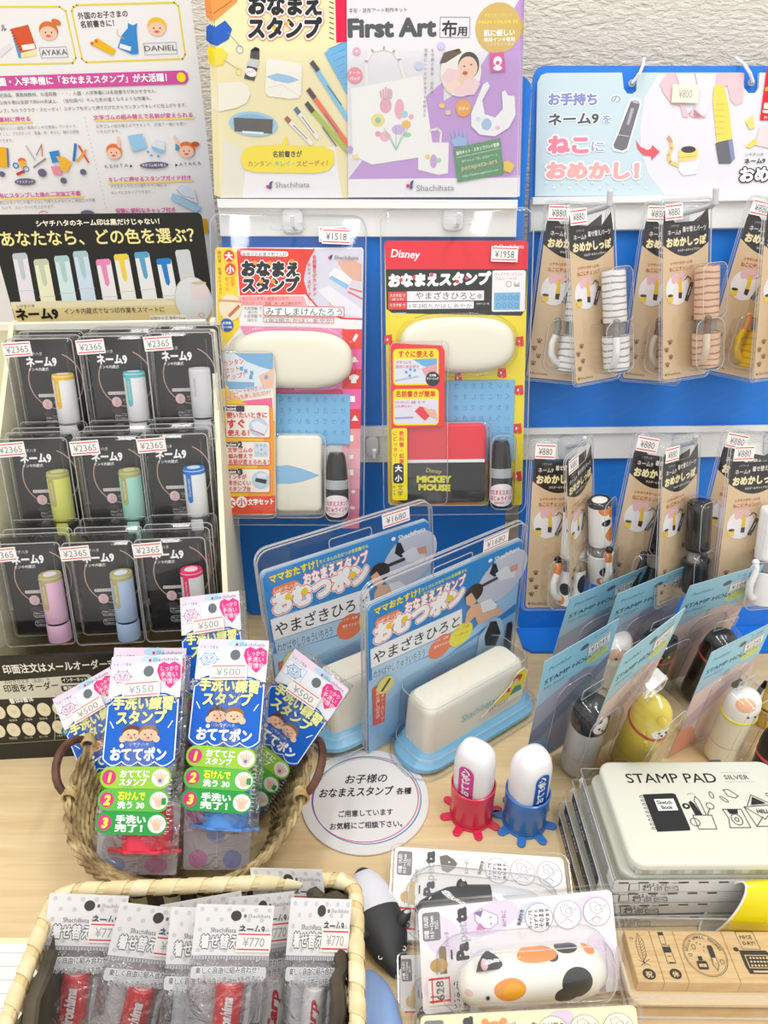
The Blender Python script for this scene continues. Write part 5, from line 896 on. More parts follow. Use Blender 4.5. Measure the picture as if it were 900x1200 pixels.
# ---------------- stamp holder packs standing on the table ----------------
HG = 'animal stamp holder packs standing on the table'
def holder_pack(kind, label, fr):
    t = thing('stamp_holder_pack', label, 'stamp holder pack', fr, HG)
    c = MB().slab(rr(0, 77.5, 75, 155, 1.5, 3), -.4, 0).build('backing_card', t, pl('#a9c9dc', .4), 0)
    a = Art(.05); a.poly([(-37.4, 120), (37.4, 100), (37.4, 154), (-37.4, 154)], '#9ad0e6').poly([(-37.4, .6), (37.4, .6), (37.4, 100), (10, 112), (-37.4, 96)], {'dark': '#a9a9bb', 'pink': '#e6cfcb'}.get('dark' if kind in ('penguin', 'hidden', 'blackcat') else 'pink'))
    a.poly([(-37.4, 30), (-37.4, 60), (37.4, 112), (37.4, 96)], '#8690a8' if kind in ('penguin', 'hidden') else '#cdb8c4').poly([(-37.4, .6), (0, .6), (-20, 40), (-37.4, 44)], '#e5a58c' if kind != 'penguin' else '#8fb2d4')
    a.text('PuniLabo' if False else 'Purinabo', -31, 139, 6, '#4c7f98', w=21, shear=.2) if False else a.text('Punilabo', -31, 139, 6, '#4c7f98', w=21, shear=.2)
    a.text('STAMP HOLDER', -33, 123, 8, '#2f4f60', w=60, fat=.015).text('スタンプホルダー', -33, 115.5, 4.4, '#2f4f60', w=24)
    a.ell(4, 143, 4.2, 3, '#5f6468', rot=15).text('ネーム印に', 12, 147.5, 3, '#2f4f60', w=16)
    a.ell(22, 121, 12, 6, '#d5e08a', rot=8).text('ネーム印を', 13, 121.6, 3.6, '#55703c', w=17, rot=6).text('かわいく！', 14, 117.4, 3.6, '#55703c', w=15, rot=6)
    a.build('print', c); sticker(t, 20, 136, .4, 22, 14, '¥1045', 8, ink='#6b7076', red='#8b9095', tw=.8)
    cx, cz, r = 4, 21, 14.5
    body = {'penguin': '#c4c6c8', 'shiba': '#e3cd3a', 'hidden': '#d9d4cc', 'blackcat': '#18171a', 'black': '#161518', 'bird': '#f1efdc'}[kind]
    b = MB().lathe([(r * .88, 3), (r * .97, 5), (r, 12), (r, 34), (r, 68)], cx, 0, cz, n=36).build('holder_body', t, pl(body, .25))
    MB().lathe([(r + .15, 30), (r + .2, 30.6), (r + .15, 31.2)], cx, 0, cz, n=36, cap0=False, cap1=False).build('seam_line', b, pl('#9a9c9e' if kind == 'penguin' else '#b9a23c' if kind == 'shiba' else '#c9c5b4' if kind == 'bird' else '#333', .3))
    hz = lambda *p: (cx + p[0], p[1], cz + p[2])
    dr = lambda an, y, k=1.0: hz(r * k * math.sin(R(an)), y, r * k * math.cos(R(an)))
    S_ = {'penguin': [(dr(-14, 79), (6, 7, 6), '#f5f4f2'), (dr(0, 84), (3.4, 8, 4), '#f5f4f2')], 'shiba': [(dr(-26, 77), (6.5, 5.5, 6.5), '#f6f2ea'), (dr(-8, 79), (5, 6, 5), '#f6f2ea'), (dr(-20, 83, .9), (3, 3.4, 3), '#f6f2ea')], 'hidden': [(dr(-30, 84), (8, 8, 9), '#e2b59c')], 'blackcat': [], 'black': [], 'bird': [(dr(-52, 91, .75), (8, 7, 8), '#f0b48c')]}[kind]
    hcol = {'penguin': '#1d1f22', 'shiba': '#e3cd4a', 'hidden': '#f0ede8', 'blackcat': '#151417', 'black': '#141316', 'bird': '#f5f4f0'}[kind]
    hm = spots('head_' + kind, hcol, S_, .22) if S_ else pl(hcol, .15)
    hd = MB().lathe([(r, 68), (r * 1.01, 74), (r * .99, 82), (r * .93, 88), (r * .8, 93), (r * .58, 96.6), (r * .3, 98.4), (r * .05, 98.8)], cx, 0, cz, n=36).build('animal_head', t, hm)
    band = {'penguin': None, 'shiba': '#b8362c', 'hidden': None, 'blackcat': '#b8323c', 'black': '#c8404c', 'bird': '#ece24a'}[kind]
    if band: MB().lathe([(r + .1, 67.5), (r + .9, 68.2), (r + .9, 70), (r + .1, 70.8)], cx, 0, cz, n=36, cap0=False, cap1=False).build('collar', t, pl(band, .3))
    if kind in ('shiba', 'blackcat', 'black'):
        for k in ((-9, 98, 7), (5, 98, -4)):
            m = MB(); m.lathe([(4.4, 0), (3.8, 3), (2.2, 5.6), (.4, 6.8)], *hz(k[0], k[1] - 6, k[2] + 4), n=12); m.build('ear', hd, hm if kind == 'shiba' else pl(hcol, .15))
    if kind == 'bird': MB().box(cx - 2, cx + 8, 92, 97, cz - 15, cz - 10).build('clip_catch', hd, pl('#2a2a2c'))
    for an in ((-32, -8) if kind != 'penguin' else (-20,)):
        MB().ball(dr(an, 79.5), 1.1, 1.1, 1.1, 8, 6).build('eye', hd, pl('#18181a' if kind not in ('black', 'blackcat') else '#d8d83c'))
    if kind in ('penguin', 'shiba'): MB().ball(dr(-20 if kind == 'shiba' else -8, 76), 1.3, 1, 1.2, 8, 6).build('nose', hd, pl('#26221f'))
    s = MB(); rloft(s, cx, 52, 36, 98, 12, [(-1, .3), (0, .4), (0, 20), (.6, 34), (4, 40)]); s.box(cx - 13, cx + 13, 0, 4, .5, 34); s.box(cx - 10, cx + 12, 100, 112, .5, 16); bead(s, cx, 52, 37.5, 99.5, 12, .6, .45); bead(s, cx, 52, 34, 95, 10, 36, .35); bead(s, cx + 1, 106, 22, 12, 1, 16, .4); bead(s, cx, 2, 26, 4, 1, 34, .4); s.build('clear_blister', t, [CLEAR, EDGE], 40); return t
K = dict(a=(4, 3, 3), z0=.0005, ss=.15, sa=.15)
holders = [('hidden', 'stamp holder pack with pale animal head, mostly behind the penguin one', fit([(669.3, 701), (758, 663), (718, 776), (632, 816)], 75, 155, 36, -6, 5, **K)),
           ('blackcat', 'stamp holder pack with black holder, standing behind the mustard yellow one', fit([(724.6, 697), (814, 658), (768, 776), (684, 812)], 75, 155, 34, -6, 5, **K)),
           ('black', 'glossy black stamp holder pack with red collar and yellow eye', fit([(807, 687), (898, 661), (830, 783), (759, 806)], 75, 155, 26, -5, 4, **K)),
           ('penguin', 'silver stamp holder pack with black and white penguin head', fit([(639, 777), (725.7, 722.8), (690, 856), (612, 903)], 75, 155, 36, -6, 4, **K)),
           ('shiba', 'mustard yellow stamp holder pack with dog face and red collar', fit([(730, 770.5), (804, 710), (734, 854), (679, 895)], 75, 155, 36, -9, 6, **K)),
           ('bird', 'cream stamp holder pack with peach crown and yellow collar', fit([(837.5, 766), (903, 727), (854, 852), (778, 887.5)], 75, 155, 32, -8, 4, **K))]
for kd, lb, fr in holders: holder_pack(kd, lb, fr)
# loose holders at the edge of the frame
o = thing('cat_tail_holder', 'bright yellow striped cup with stamp and black tail, standing on the table at the edge', 'stamp holder', loc=at_z(897, 846))
L = MB(); L.lathe([(11, .3), (12, 1), (13, 20), (12, 20.4), (11, 16)], 0, 0, 0, axis='z', n=30); L.build('cup', o, striped('yellow_cup', '#f4c80c', '#dd9a20', dz=.0045)); MB().lathe([(10.8, 6), (10.8, 20.6), (9.6, 20.6)], 0, 0, 0, axis='z', n=24, cap1=False).build('dark_lining', o, pl('#151515'))
MB().lathe([(9, 8), (9, 46), (8, 48)], 0, 0, 0, axis='z', n=24).build('stamp_cap', o, pl('#f1ca1c')); m = MB(); m.tube([(-11, 4, 8), (-13, 7, 20), (-10, 8, 34), (-6, 8, 44)], 2.4, 8); m.build('tail', o, pl('#17171a'))
o = thing('stamp_holder', 'loose matt black stamp holder with a red ring standing beside the stamp pads', 'stamp holder', loc=at_z(902, 905))
L = MB(); r = 16; L.lathe([(r * .95, .3), (r, 2), (r, 22)], 0, 0, 0, axis='z', n=32); L.build('holder_body', o, pl('#141416')); L = MB(); L.lathe([(r, 24), (r, 34), (r * .92, 42), (r * .7, 48), (r * .35, 51), (r * .05, 51.6)], 0, 0, 0, axis='z', n=32); L.build('domed_head', o, pl('#17171a', .35)); MB().lathe([(r * 1.0, 21.5), (r * 1.03, 22), (r * 1.03, 24), (r, 24.5)], 0, 0, 0, axis='z', n=32, cap0=False, cap1=False).build('collar', o, pl('#e0455a'))
# ================= little octopus-foot hand stamps =================
def foot_stamp(u, v, cup, lab, label, rz):
    t = thing('hand_washing_stamp', label, 'stamp', loc=at_z(u, v), rz=rz)
    m = MB(); m.lathe([(16.8, 1.5), (17.4, 3), (18.6, 38), (17.4, 38.4), (16.8, 34), (15.4, 4)], 0, 0, 0, axis='z', n=40, cap1=True); m.build('cup', t, pl(cup, .18))
    N_ = 8; pts = []
    for i in range(N_ * 12):
        a = 2 * math.pi * i / (N_ * 12); w = max(0, math.cos(a * N_)); r = 18.4 + 8.6 * w ** .4; pts.append((r * math.cos(a), r * math.sin(a)))
    MB().slab(pts, .3, 2.4, .5).build('tentacle_foot', t, pl(cup, .18))
    MB().lathe([(18, 4.4), (17.8, 5.6)], 0, 0, 0, axis='z', n=40, cap0=False, cap1=False).build('base_ring', t, pl(cup, .18))
    def rg(w, d, z): 
        out = []
        for i in range(36):
            a = 2 * math.pi * i / 36; e = .72; out.append((w * math.copysign(abs(math.cos(a)) ** e, math.cos(a)), d * math.copysign(abs(math.sin(a)) ** e, math.sin(a)), z))
        return out
    m = MB(); m.loft([rg(14.4, 13.2, 6), rg(15.6, 14, 12), rg(16.2, 14.4, 60), rg(15.8, 13.8, 67), rg(14.4, 12, 74), rg(11.6, 9, 79), rg(7, 5, 81.2), rg(2, 1.5, 81.8)]); cp = m.build('stamp_cap', t, pl('#f4f2f3', .22))
    a = Art(14.55, .03); a.rect(-6.8, 28, 6.8, 68, lab, 6.4); 
    a.text('おててポン', 2.8, 37, 8.4, '#fff', fat=.05, w=29, rot=90)
    a.ring(0, 32.6, 2.6, 2, .6, '#fff')
    a.build('cap_label', cp, INK, fn=lambda p: (p[0], -p[2] + .008 * p[0] * p[0], p[1])); return t
foot_stamp(552, 954, '#e23258', '#d9489f', 'crimson octopus-footed stamp holder with white cap and pink oval label', R(-36))
foot_stamp(614, 962, '#3f7fd0', '#1f5fbc', 'blue octopus-footed stamp holder with white cap and blue oval label', R(30))
# ================= round sign =================
c0 = at_z(428, 937); sg = thing('round_sign', 'round white sign with pink, green and blue rings and black writing, lying on the table', 'sign', loc=c0, rz=R(3))
MB().lathe([(55, .4), (55.4, 1), (55, 1.8)], 0, 0, 0, axis='z', n=64).build('disc', sg, pl('#e6e4e3', .5), 0)
a = Art(1.85, .02); a.ring(0, 1, 46.5, 45, .8, '#d23a8c', n=64).ring(1.2, -.5, 46.5, 45, .5, '#7fc090', n=64).ring(1.6, .6, 47.3, 46.5, .7, '#2f6fc0', n=64)
a.text('お子様の', 1, 17, 10.6, '#222', al='c', w=37, shear=.2, fat=.015).text('おなまえスタンプ', -40, 3, 10.6, '#222', w=64, shear=.2, fat=.02).text('各種', 27, 3, 7.4, '#222', w=13, shear=.2, fat=.02).text('ご用意しています', 0, -18, 7, '#333', al='c', w=46, fat=.015).text('お気軽にご相談下さい。', 0, -30, 7, '#333', al='c', w=60, fat=.015)
a.build('print', sg, INKM)
# ================= small seagrass basket =================
grass = ramp_mat('seagrass', '#7d6540', '#cdb684', 60, (1, 1, 1), .75, 4, .0006)
C0 = at_z(226, 915, .06); C0.z = 0
bk = thing('seagrass_basket', 'small dark twisted-seagrass basket with brown loop handles, holding blue hand-stamp bags', 'basket', loc=C0)
def ring_pt(t, k):  # k 0 bottom .. 1 rim, mm
    a, b = 58 + 33 * k, 48 + 46 * k; e = .85
    ct, st = math.cos(t), math.sin(t); z = 3 + 66 * k + (12 * k * st) - (0 if st > 0 else 4 * k * -st)
    return Vector((a * math.copysign(abs(ct) ** e, ct), b * math.copysign(abs(st) ** e, st) + 6 * k, max(z, 3)))
m = MB(); rowsN = 15
for i in range(rowsN):
    k = i / (rowsN - 1)
    for ph in (0, 1):
        P = []; n_ = 150
        for j in range(n_ + 1):
            t = 2 * math.pi * j / n_; p = ring_pt(t, k); tw = j * 1.15 + ph * math.pi + i * .9; nrm = Vector((p.x, p.y, 0)).normalized(); P.append(p + nrm * 1.5 * math.cos(tw) + Vector((0, 0, 1.5 * math.sin(tw))))
        m.tube(P, 1.75, 5, False)
m.build('wicker_weave', bk, grass)
m = MB(); m.loft([[tuple(ring_pt(2 * math.pi * j / 40, 0)) for j in range(40)], [tuple(ring_pt(2 * math.pi * j / 40, 0) + Vector((0, 0, 1.5))) for j in range(40)]]); m.build('basket_bottom', bk, grass)
for sx in (-1, 1):
    P = []
    for j in range(13):
        a_ = R(-90 + 15 * j); P.append((sx * (91 + 12 * math.cos(a_)), 4 + 23 * math.sin(a_), 71 + 11 * math.cos(a_) + 4 * math.sin(a_)))
    h_ = MB().tube(P, [2.6, 3, 3.2] + [3.3] * 7 + [3.2, 3, 2.6], 8).build('handle', bk, ramp_mat('brown_leather', '#4a2a1e', '#6e4632', 80, (1, 1, 1), .5, 4, .0004))
    for e_ in (P[0], P[-1]):
        m = MB()
        for q in range(5): m.tube([(e_[0] - sx * 3 + 5.5 * math.cos(w + q * .4), e_[1] + (q - 2) * 1.6, e_[2] - 1 + 6 * math.sin(w + q * .4)) for w in [2 * math.pi * x / 14 for x in range(15)]], 1.1, 5, False)
        m.build('raffia_binding', h_, ramp_mat('raffia', '#b09458', '#dccb9a', 70, (1, 1, 1), .7))
# ---------------- hand-washing stamp bags ----------------
def pillow(t, w, h, name, m, z0=-3, z1=7, seed=1, nx=12, ny=24, amp=1.2, y0=0):
    from mathutils import noise
    mb = MB()
    for zz, sg_ in ((z1, 1), (z0, -1)):
        vs = []; fs = []
        for j in range(ny + 1):
            for i in range(nx + 1):
                x = -w / 2 + w * i / nx; y = y0 + h * j / ny; e = min(1, 3.2 * min(i / nx, 1 - i / nx)) * min(1, 5 * min(j / ny, 1 - j / ny)); n1 = noise.noise(Vector((x * .06 + seed, y * .045, sg_ * 2.0))) + .6 * noise.noise(Vector((x * .16 + seed, y * .1, 7.0)))
                vs.append((x, y, zz * e ** .6 + amp * n1 * e))
        for j in range(ny):
            for i in range(nx):
                q = j * (nx + 1) + i; fs.append((q, q + 1, q + nx + 2, q + nx + 1))
        mb.add(vs, fs)
    return mb.build(name, t, m, 50)
def oval_octopus(t, col, y=9):
    m = MB(); pts = []
    for i in range(72):
        a = 2 * math.pi * i / 72; w = max(0, math.cos(a * 7)); r = 1 + .2 * w; pts.append((0 + 22.5 * r * math.cos(a), -7 + 13 * r * math.sin(a)))
    m.loft([[(x, y, z) for x, z in pts], [(x, y + 2.2, z) for x, z in pts]]); m.lathe([(16.5, y + 2), (16.5, y + 32), (15.6, y + 33)], 0, 0, -9, n=26)
    for k in range(0): pass
    return m.build('octopus_cup', t, pl(col, .25))
def hand_bag(label, cup, price, W=57, H=152, fr=None, boy='#cf5a9c'):
    t = thing('hand_stamp_bag', label, 'stamp bag', fr, 'blue hand-washing stamp bags in the seagrass basket')
    a = Art(10.2, .02); x = W / 2 - .6
    a.poly([(-x, H - 34), (x, H - 34), (x, H - .5), (-x, H - .5)], '#eef0f6').poly([(-x, H - 7), (-2, H - 7), (-2, H - .6), (-x, H - .6)], '#f3d9ea').ell(4, H - 3.6, 9, 3.2, '#bcd9f0').rect(2 + 9, H - 7, x, H - .6, '#f1dfee')
    a.text('スタンプ見本', -x + 1.5, H - 8.6, 3.2, '#5f6fb0', w=15)
    a.frame(-x + 1, H - 24, -9, H - 10, .3, '#a9b9d9').ring(-18, H - 17, 6.4, 5, .5, boy).ring(-18, H - 17, 4.4, 3.4, .4, boy).ell(-20, H - 16, .8, .8, boy).ell(-16, H - 16, .8, .8, boy).ring(-18, H - 18, 2, 1.3, .4, boy)
    for k in range(6): a.line([(-18 + 6.4 * math.cos(k * 1.05), H - 17 + 5 * math.sin(k * 1.05)), (-18 + 8 * math.cos(k * 1.05), H - 17 + 6.4 * math.sin(k * 1.05))], .7, boy, same=k > 0)
    a.ell(2.5, H - 13, 4, 4.3, '#6f7379').poly([(10, H - 8), (14, H - 6), (18, H - 8), (22, H - 6), (27, H - 9), (27.5, H - 19), (20, H - 27), (12, H - 20), (9, H - 13)], '#ec3a8a')
    a.text('しっかり', 12, H - 13, 4.6, '#fff', w=13).text('手洗い', 12, H - 18, 4.8, '#fff', w=13).text('習慣化', 13, H - 23, 4.8, '#fff', w=13).text('Shachihata', 5, H - 5.4, 4, '#8f93a6', w=20).ell(3, H - 4.4, 1, 1.2, '#d8235c')
    # blue cloud
    cl = [(-x, 70)] + [(-26 + 52 * i / 24, 68 - 3.2 * abs(math.sin(math.pi * i / 6))) for i in range(25)] + [(x, 70), (x, H - 34)] + [(26 - 52 * i / 28, H - 37 + 9 * math.sin(math.pi * i / 28) + 2.2 * abs(math.sin(math.pi * i / 7))) for i in range(29)] + [(-x, H - 38)]
    cl2 = [(px * .97, py - (1.6 if py > 90 else -1.8)) for px, py in cl]; a.poly(cl, '#0f5cc2').line(cl2, .9, '#f4f8ff', closed=True).poly([(px * .93, py - (2.6 if py > 90 else -2.6)) for px, py in cl], '#1464cc')
    for st_, y_, w_, k_ in (('手洗い練習', H - 42, 46, 0), ('スタンプ', H - 53, 38, 1)): a.text(st_, 0, y_, 11, '#f2f3a0', fat=.05, w=w_, al='c', rot=-1 + 2 * k_, out=[(.1, '#0d3f8c')])
    a.line([(-24, H - 52), (-21, H - 57)], .8, '#fff').line([(24, H - 52), (21, H - 57)], .8, '#fff', same=True)
    for sx, hc in ((-6.5, '#6a4030'), (6.5, '#9a6a44')):
        a.ell(sx, H - 60.5, 7.6, 5.6, hc).ell(sx, H - 62.6, 7, 4.6, '#f6c7a4').ell(sx * 2, H - 65.4, 2.6, 2.6, '#f6c7a4').ell(sx - 2.4, H - 62, .6, .6, '#2a2020').ell(sx + 2.4, H - 62, .6, .6, '#2a2020').ell(sx, H - 64.4, 1.2, .7, '#c8504a')
    a.text('シヤチハタ', 0, H - 70.5, 3, '#e8eefa', w=15, al='c').text('おててポン', 0, H - 80.8, 10.5, '#fff', fat=.05, w=42, al='c').ell(-13, H - 70.5, 1.6, 1.6, '#fff')
    for i, (l1, l2, gc, y_) in enumerate((('おててに', 'スタンプ', '#9cd03c', 58), ('石けんで', '洗う 30', '#5fbc48', 41.6), ('手洗い', '完了！', '#28a048', 25.2))):
        a.rect(-27.4, y_ - 8.1, 26, y_ + 8.1, gc, 7.4).ell(-20.5, y_, 5.4, 5.6, '#d63a80').text(str(i + 1), -20.5, y_ - 3.4, 9.5, '#f6ef50', fat=.06, al='c', shear=.15)
        if i == 1: a.text(l1, -12, y_ + .6, 6.6, '#f4ee3c', fat=.05, w=20).text(l2, -12, y_ - 5.6, 5.6, '#fff', fat=.04, w=20)
        else: a.text(l1, -12, y_ + .4, 6.2, '#fff', fat=.04, w=22).text(l2, -12, y_ - 5.6, 5.8, '#fff', fat=.04, w=20)
        a.ell(18.5, y_, 6.6, 6.4, '#f3f0ea').ell(18.5, y_ - 2, 2.8, 3, '#f4c6aa')
        for f_ in range(5): a.line([(18.5 - 2 + f_, y_ - 1.4), (18.5 + (f_ - 2) * 2.2, y_ + 4 - abs(f_ - 2) * .8)], 1.3, '#f4c6aa', same=f_ > 0)
        if i == 1: a.rect(20.5, y_ - 3, 24, y_ + 2, '#2f9a50', 1)
        if i == 0: a.ell(18.3, y_ - 2, 1.4, 1.4, '#5a8ad0')
    for k in range(12): a.rect(25, 20 + k * 3, 27.6, 20.5 + k * 3, '#c7cbd6', same=k > 0)
    a.build('print', t); oval_octopus(t, cup, 3)
    if True: MB().lathe([(13, 30), (13.5, 88), (9, 96), (2, 98)], 0, 0, -9, n=20).build('white_cap', t, pl('#eeeef2', .3))
    pillow(t, W, H, 'clear_bag', BAG, -27, 11, seed=sum(map(ord, label)) % 97)
    sticker(t, -1, H - 27, 12.4, 29, 13, price, 3, ink='#9b9ba0', red='#e8776c', tw=.66); return t
KB = dict(D=None, a=(10, 5, 12), ss=.2, sa=.2)
def bagfit(px, D, roll, yaw=0, lean=22): return fit(px, 57, 152, yaw, lean, roll, a=(8, 4, 15), D=D, ss=.25, sa=.2)
hand_bag('hand-stamp bag with pink stamp sample at the very back of the basket, standing highest', '#3f7fd0', '¥500', fr=bagfit([(218, 701.6), (287, 691), None, (226, 905)], .60, 4))
bb = bagfit([(140, 760), (224, 757), (212, 990), (122, 988)], .585, 0)
hand_bag('hand-stamp bag only showing its top edge behind the one priced ¥550', '#e23258', '¥550', fr=bb)
hand_bag('hand-stamp bag tilted away at the handle end nearest the black display box', '#3f7fd0', '¥500', fr=bagfit([(71, 817), (138, 778), None, (137, 985)], .60, 18))
hand_bag('hand-stamp bag with blue stamp sample, tipped over the rim towards the diaper-stamp packs', '#3f7fd0', '¥500', fr=bagfit([(351, 755), (414, 804), (306, 963), None], .58, -33), boy='#5f9fd8')
hand_bag('front hand-stamp bag priced ¥550 with a red octopus cup', '#e8304e', '¥550', fr=bagfit([(141, 772), (224, 766), (208, 1006), (118, 1002)], .545, 0))
hand_bag('front hand-stamp bag with blue octopus cup and blue stamp sample', '#4f90dc', '¥500', fr=bagfit([(243, 750), (317, 751), (306, 981), (210, 972)], .545, -3), boy='#5f9fd8')
def dot_bag(px, D, label, col):
    f = fit(px, 50, 60, 0, 22, 0, a=(5, 4, 6), D=D, ss=.3, sa=.3); t = thing('clear_stamp_bag', label, 'stamp bag', f, 'clear bags with pastel dots low in the seagrass basket')
    a = Art(.2); a.rect(-24, .5, 24, 59, '#dddae2', 1)
    for x, y, c in ((-14, 8, '#e7a3d6'), (12, 8, '#a9b4ea'), (-1, 26, '#a9b4ea'), (-16, 40, '#e7a3d6'), (16, 40, '#e7a3d6'), (0, 52, '#a9b4ea')): a.ell(x, y, 7.2, 6.6, c if col else {'#e7a3d6': '#a9b4ea', '#a9b4ea': '#e7a3d6'}[c])
    a.line([(0, 2), (0, 58)], .4, '#fff'); a.build('print', t); MB().slab(rr(0, 30, 50, 60, 2), -1, 0).build('insert', t, pl('#dddae2', .4), 0); pillow(t, 54, 64, 'clear_bag', BAG, -4, 5, 5, 8, 8)
dot_bag([(118, 940), (212, 940), (207, 1026), (110, 1024)], .538, 'clear bag with pink dots sticking out below the bag with the red cup', 0)
dot_bag([(216, 920), (296, 920), (291, 1020), (215, 1019)], .542, 'clear bag with pink and lilac dots below the bag with the blue cup', 1)
fl_ = MB(); pts = [(9 * (1 + .5 * max(0, math.cos(5 * a_))) * math.cos(a_) * .6, 9 * (1 + .5 * max(0, math.cos(5 * a_))) * math.sin(a_) * .6) for a_ in [2 * math.pi * i / 40 for i in range(40)]]
# ================= large straw basket =================
straw = ramp_mat('pale_straw', '#d8bf86', '#f0e0b4', 30, (1, 1, 1), .6, 5, .0005)
D0_ = .49
ztop = .072
tl, tr = at_z(64, 1040, ztop), at_z(417, 1026, ztop)
bw = (tr - tl).length * 1000; by = math.atan2(tr.y - tl.y, tr.x - tl.x)
lb = thing('straw_basket', 'large pale woven straw basket with dark lining, full of grey-headed stamp bags', 'basket', loc=Vector(((tl.x + tr.x) / 2, (tl.y + tr.y) / 2, 0)), rz=by)
BL_, T_ = 175, ztop * 1000
def corner_path(w, d, r, z, n=6):
    return [(x, y - d / 2, z) for x, y in rr(0, 0, w, d, r, n)]
def wrap_path(k): # k 0 bottom..1 top
    w = bw - 16 + 16 * k; return corner_path(w, BL_ - 16 + 16 * k, 12, 3 + (T_ - 8) * k)
m = MB(); P = corner_path(bw, BL_, 13, T_ - 4, 8); P = P + [P[0]]
m.tube(P, 4.6, 10, False); rim = m.build('rim', lb, straw)
def along(P, s):
    L = 0
    for a, b in zip(P, P[1:]):
        a, b = Vector(a), Vector(b); d = (b - a).length
        if L + d >= s: return a.lerp(b, (s - L) / d), (b - a).normalized()
        L += d
    return Vector(P[-1]), (Vector(P[-1]) - Vector(P[-2])).normalized()
tot = sum((Vector(b) - Vector(a)).length for a, b in zip(P, P[1:])); s_ = 0; i = 0
wr = MB()
while s_ < tot - 8:
    v0_, f0_ = [], []
    for j in range(15):
        p, t_ = along(P, s_ + j * .9); nb = Vector((t_.y, -t_.x, 0)); a_ = R(-100 + 24 * j)
        for e_ in (0, 12):
            p2, t2 = along(P, min(s_ + j * .9 + e_, tot)); nb = Vector((t2.y, -t2.x, 0)); v0_.append(tuple(p2 + (nb * math.cos(a_) + Vector((0, 0, 1)) * math.sin(a_)) * (5.0 + .2 * (e_ > 0))))
    for j in range(14): f0_.append((2 * j, 2 * j + 2, 2 * j + 3, 2 * j + 1))
    wr.add(v0_, f0_); s_ += 17
wr.build('rim_wrap_weave', rim, ramp_mat('straw_wrap', '#e0c994', '#f4e8c4', 40, (1, 1, 1), .55, 5, .0004))
wv = MB(); rows_ = 5
for i in range(rows_):
    k = .08 + .84 * i / rows_; Pp = wrap_path(k); Pp = Pp + [Pp[0]]; tt = sum((Vector(b) - Vector(a)).length for a, b in zip(Pp, Pp[1:])); n_ = int(tt / 4.5); vs = []
    for j in range(n_ + 1):
        p, t_ = along(Pp, tt * j / n_ * .9999); nb = Vector((t_.y, -t_.x, 0)); o_ = 1.8 * math.sin(math.pi * (j / 2.5 + i))
        for e_ in (-4.6, 4.6): vs.append(tuple(p + nb * o_ + Vector((0, 0, e_ + 3))))
    wv.add(vs, [(2 * j, 2 * j + 2, 2 * j + 3, 2 * j + 1) for j in range(n_)])
Pp = wrap_path(0); Pp += [Pp[0]]; tt = sum((Vector(b) - Vector(a)).length for a, b in zip(Pp, Pp[1:])); Pq = wrap_path(1); Pq += [Pq[0]]; tq = sum((Vector(b) - Vector(a)).length for a, b in zip(Pq, Pq[1:]))
n_ = int(tt / 11)
for j in range(n_):
    a0, t0 = along(Pp, tt * j / n_); a1, t1 = along(Pq, tq * j / n_); vs = []
    for q in (0, .25, .5, .75, 1):
        c_p = a0.lerp(a1, q)
        for e_ in (-4, 4): vs.append(tuple(c_p + t0 * e_))
    wv.add(vs, [(2 * k, 2 * k + 2, 2 * k + 3, 2 * k + 1) for k in range(4)])
wv.build('wicker_weave', lb, straw)
m = MB(); m.loft([[tuple(p) for p in corner_path(bw - 22, BL_ - 22, 10, 2)], [tuple(p) for p in corner_path(bw - 14, BL_ - 14, 10, T_ - 9)]], True, False); m.build('lining', lb, ramp_mat('dark_lining_cloth', '#3d362c', '#5e5546', 25, (1, 1, 1), .9, 4, .002))
# cloth folds peeping out
for (x_0, y_0, x_1, y_1) in ((bw / 2 - 30, -8, bw / 2 - 8, -14), (bw / 2 - 9, -20, bw / 2 - 12, -90), (-bw / 2 + 10, -40, -bw / 2 + 14, -150)):
    m = MB(); Pf = [(x_0 + (x_1 - x_0) * q / 8 + 1.5 * math.sin(q * 2.1), y_0 + (y_1 - y_0) * q / 8, T_ - 8 + 4 * math.sin(q * 1.3)) for q in range(9)]; m.tube(Pf, 4.5, 8); m.build('lining_fold', lb, MATS['dark_lining_cloth'])
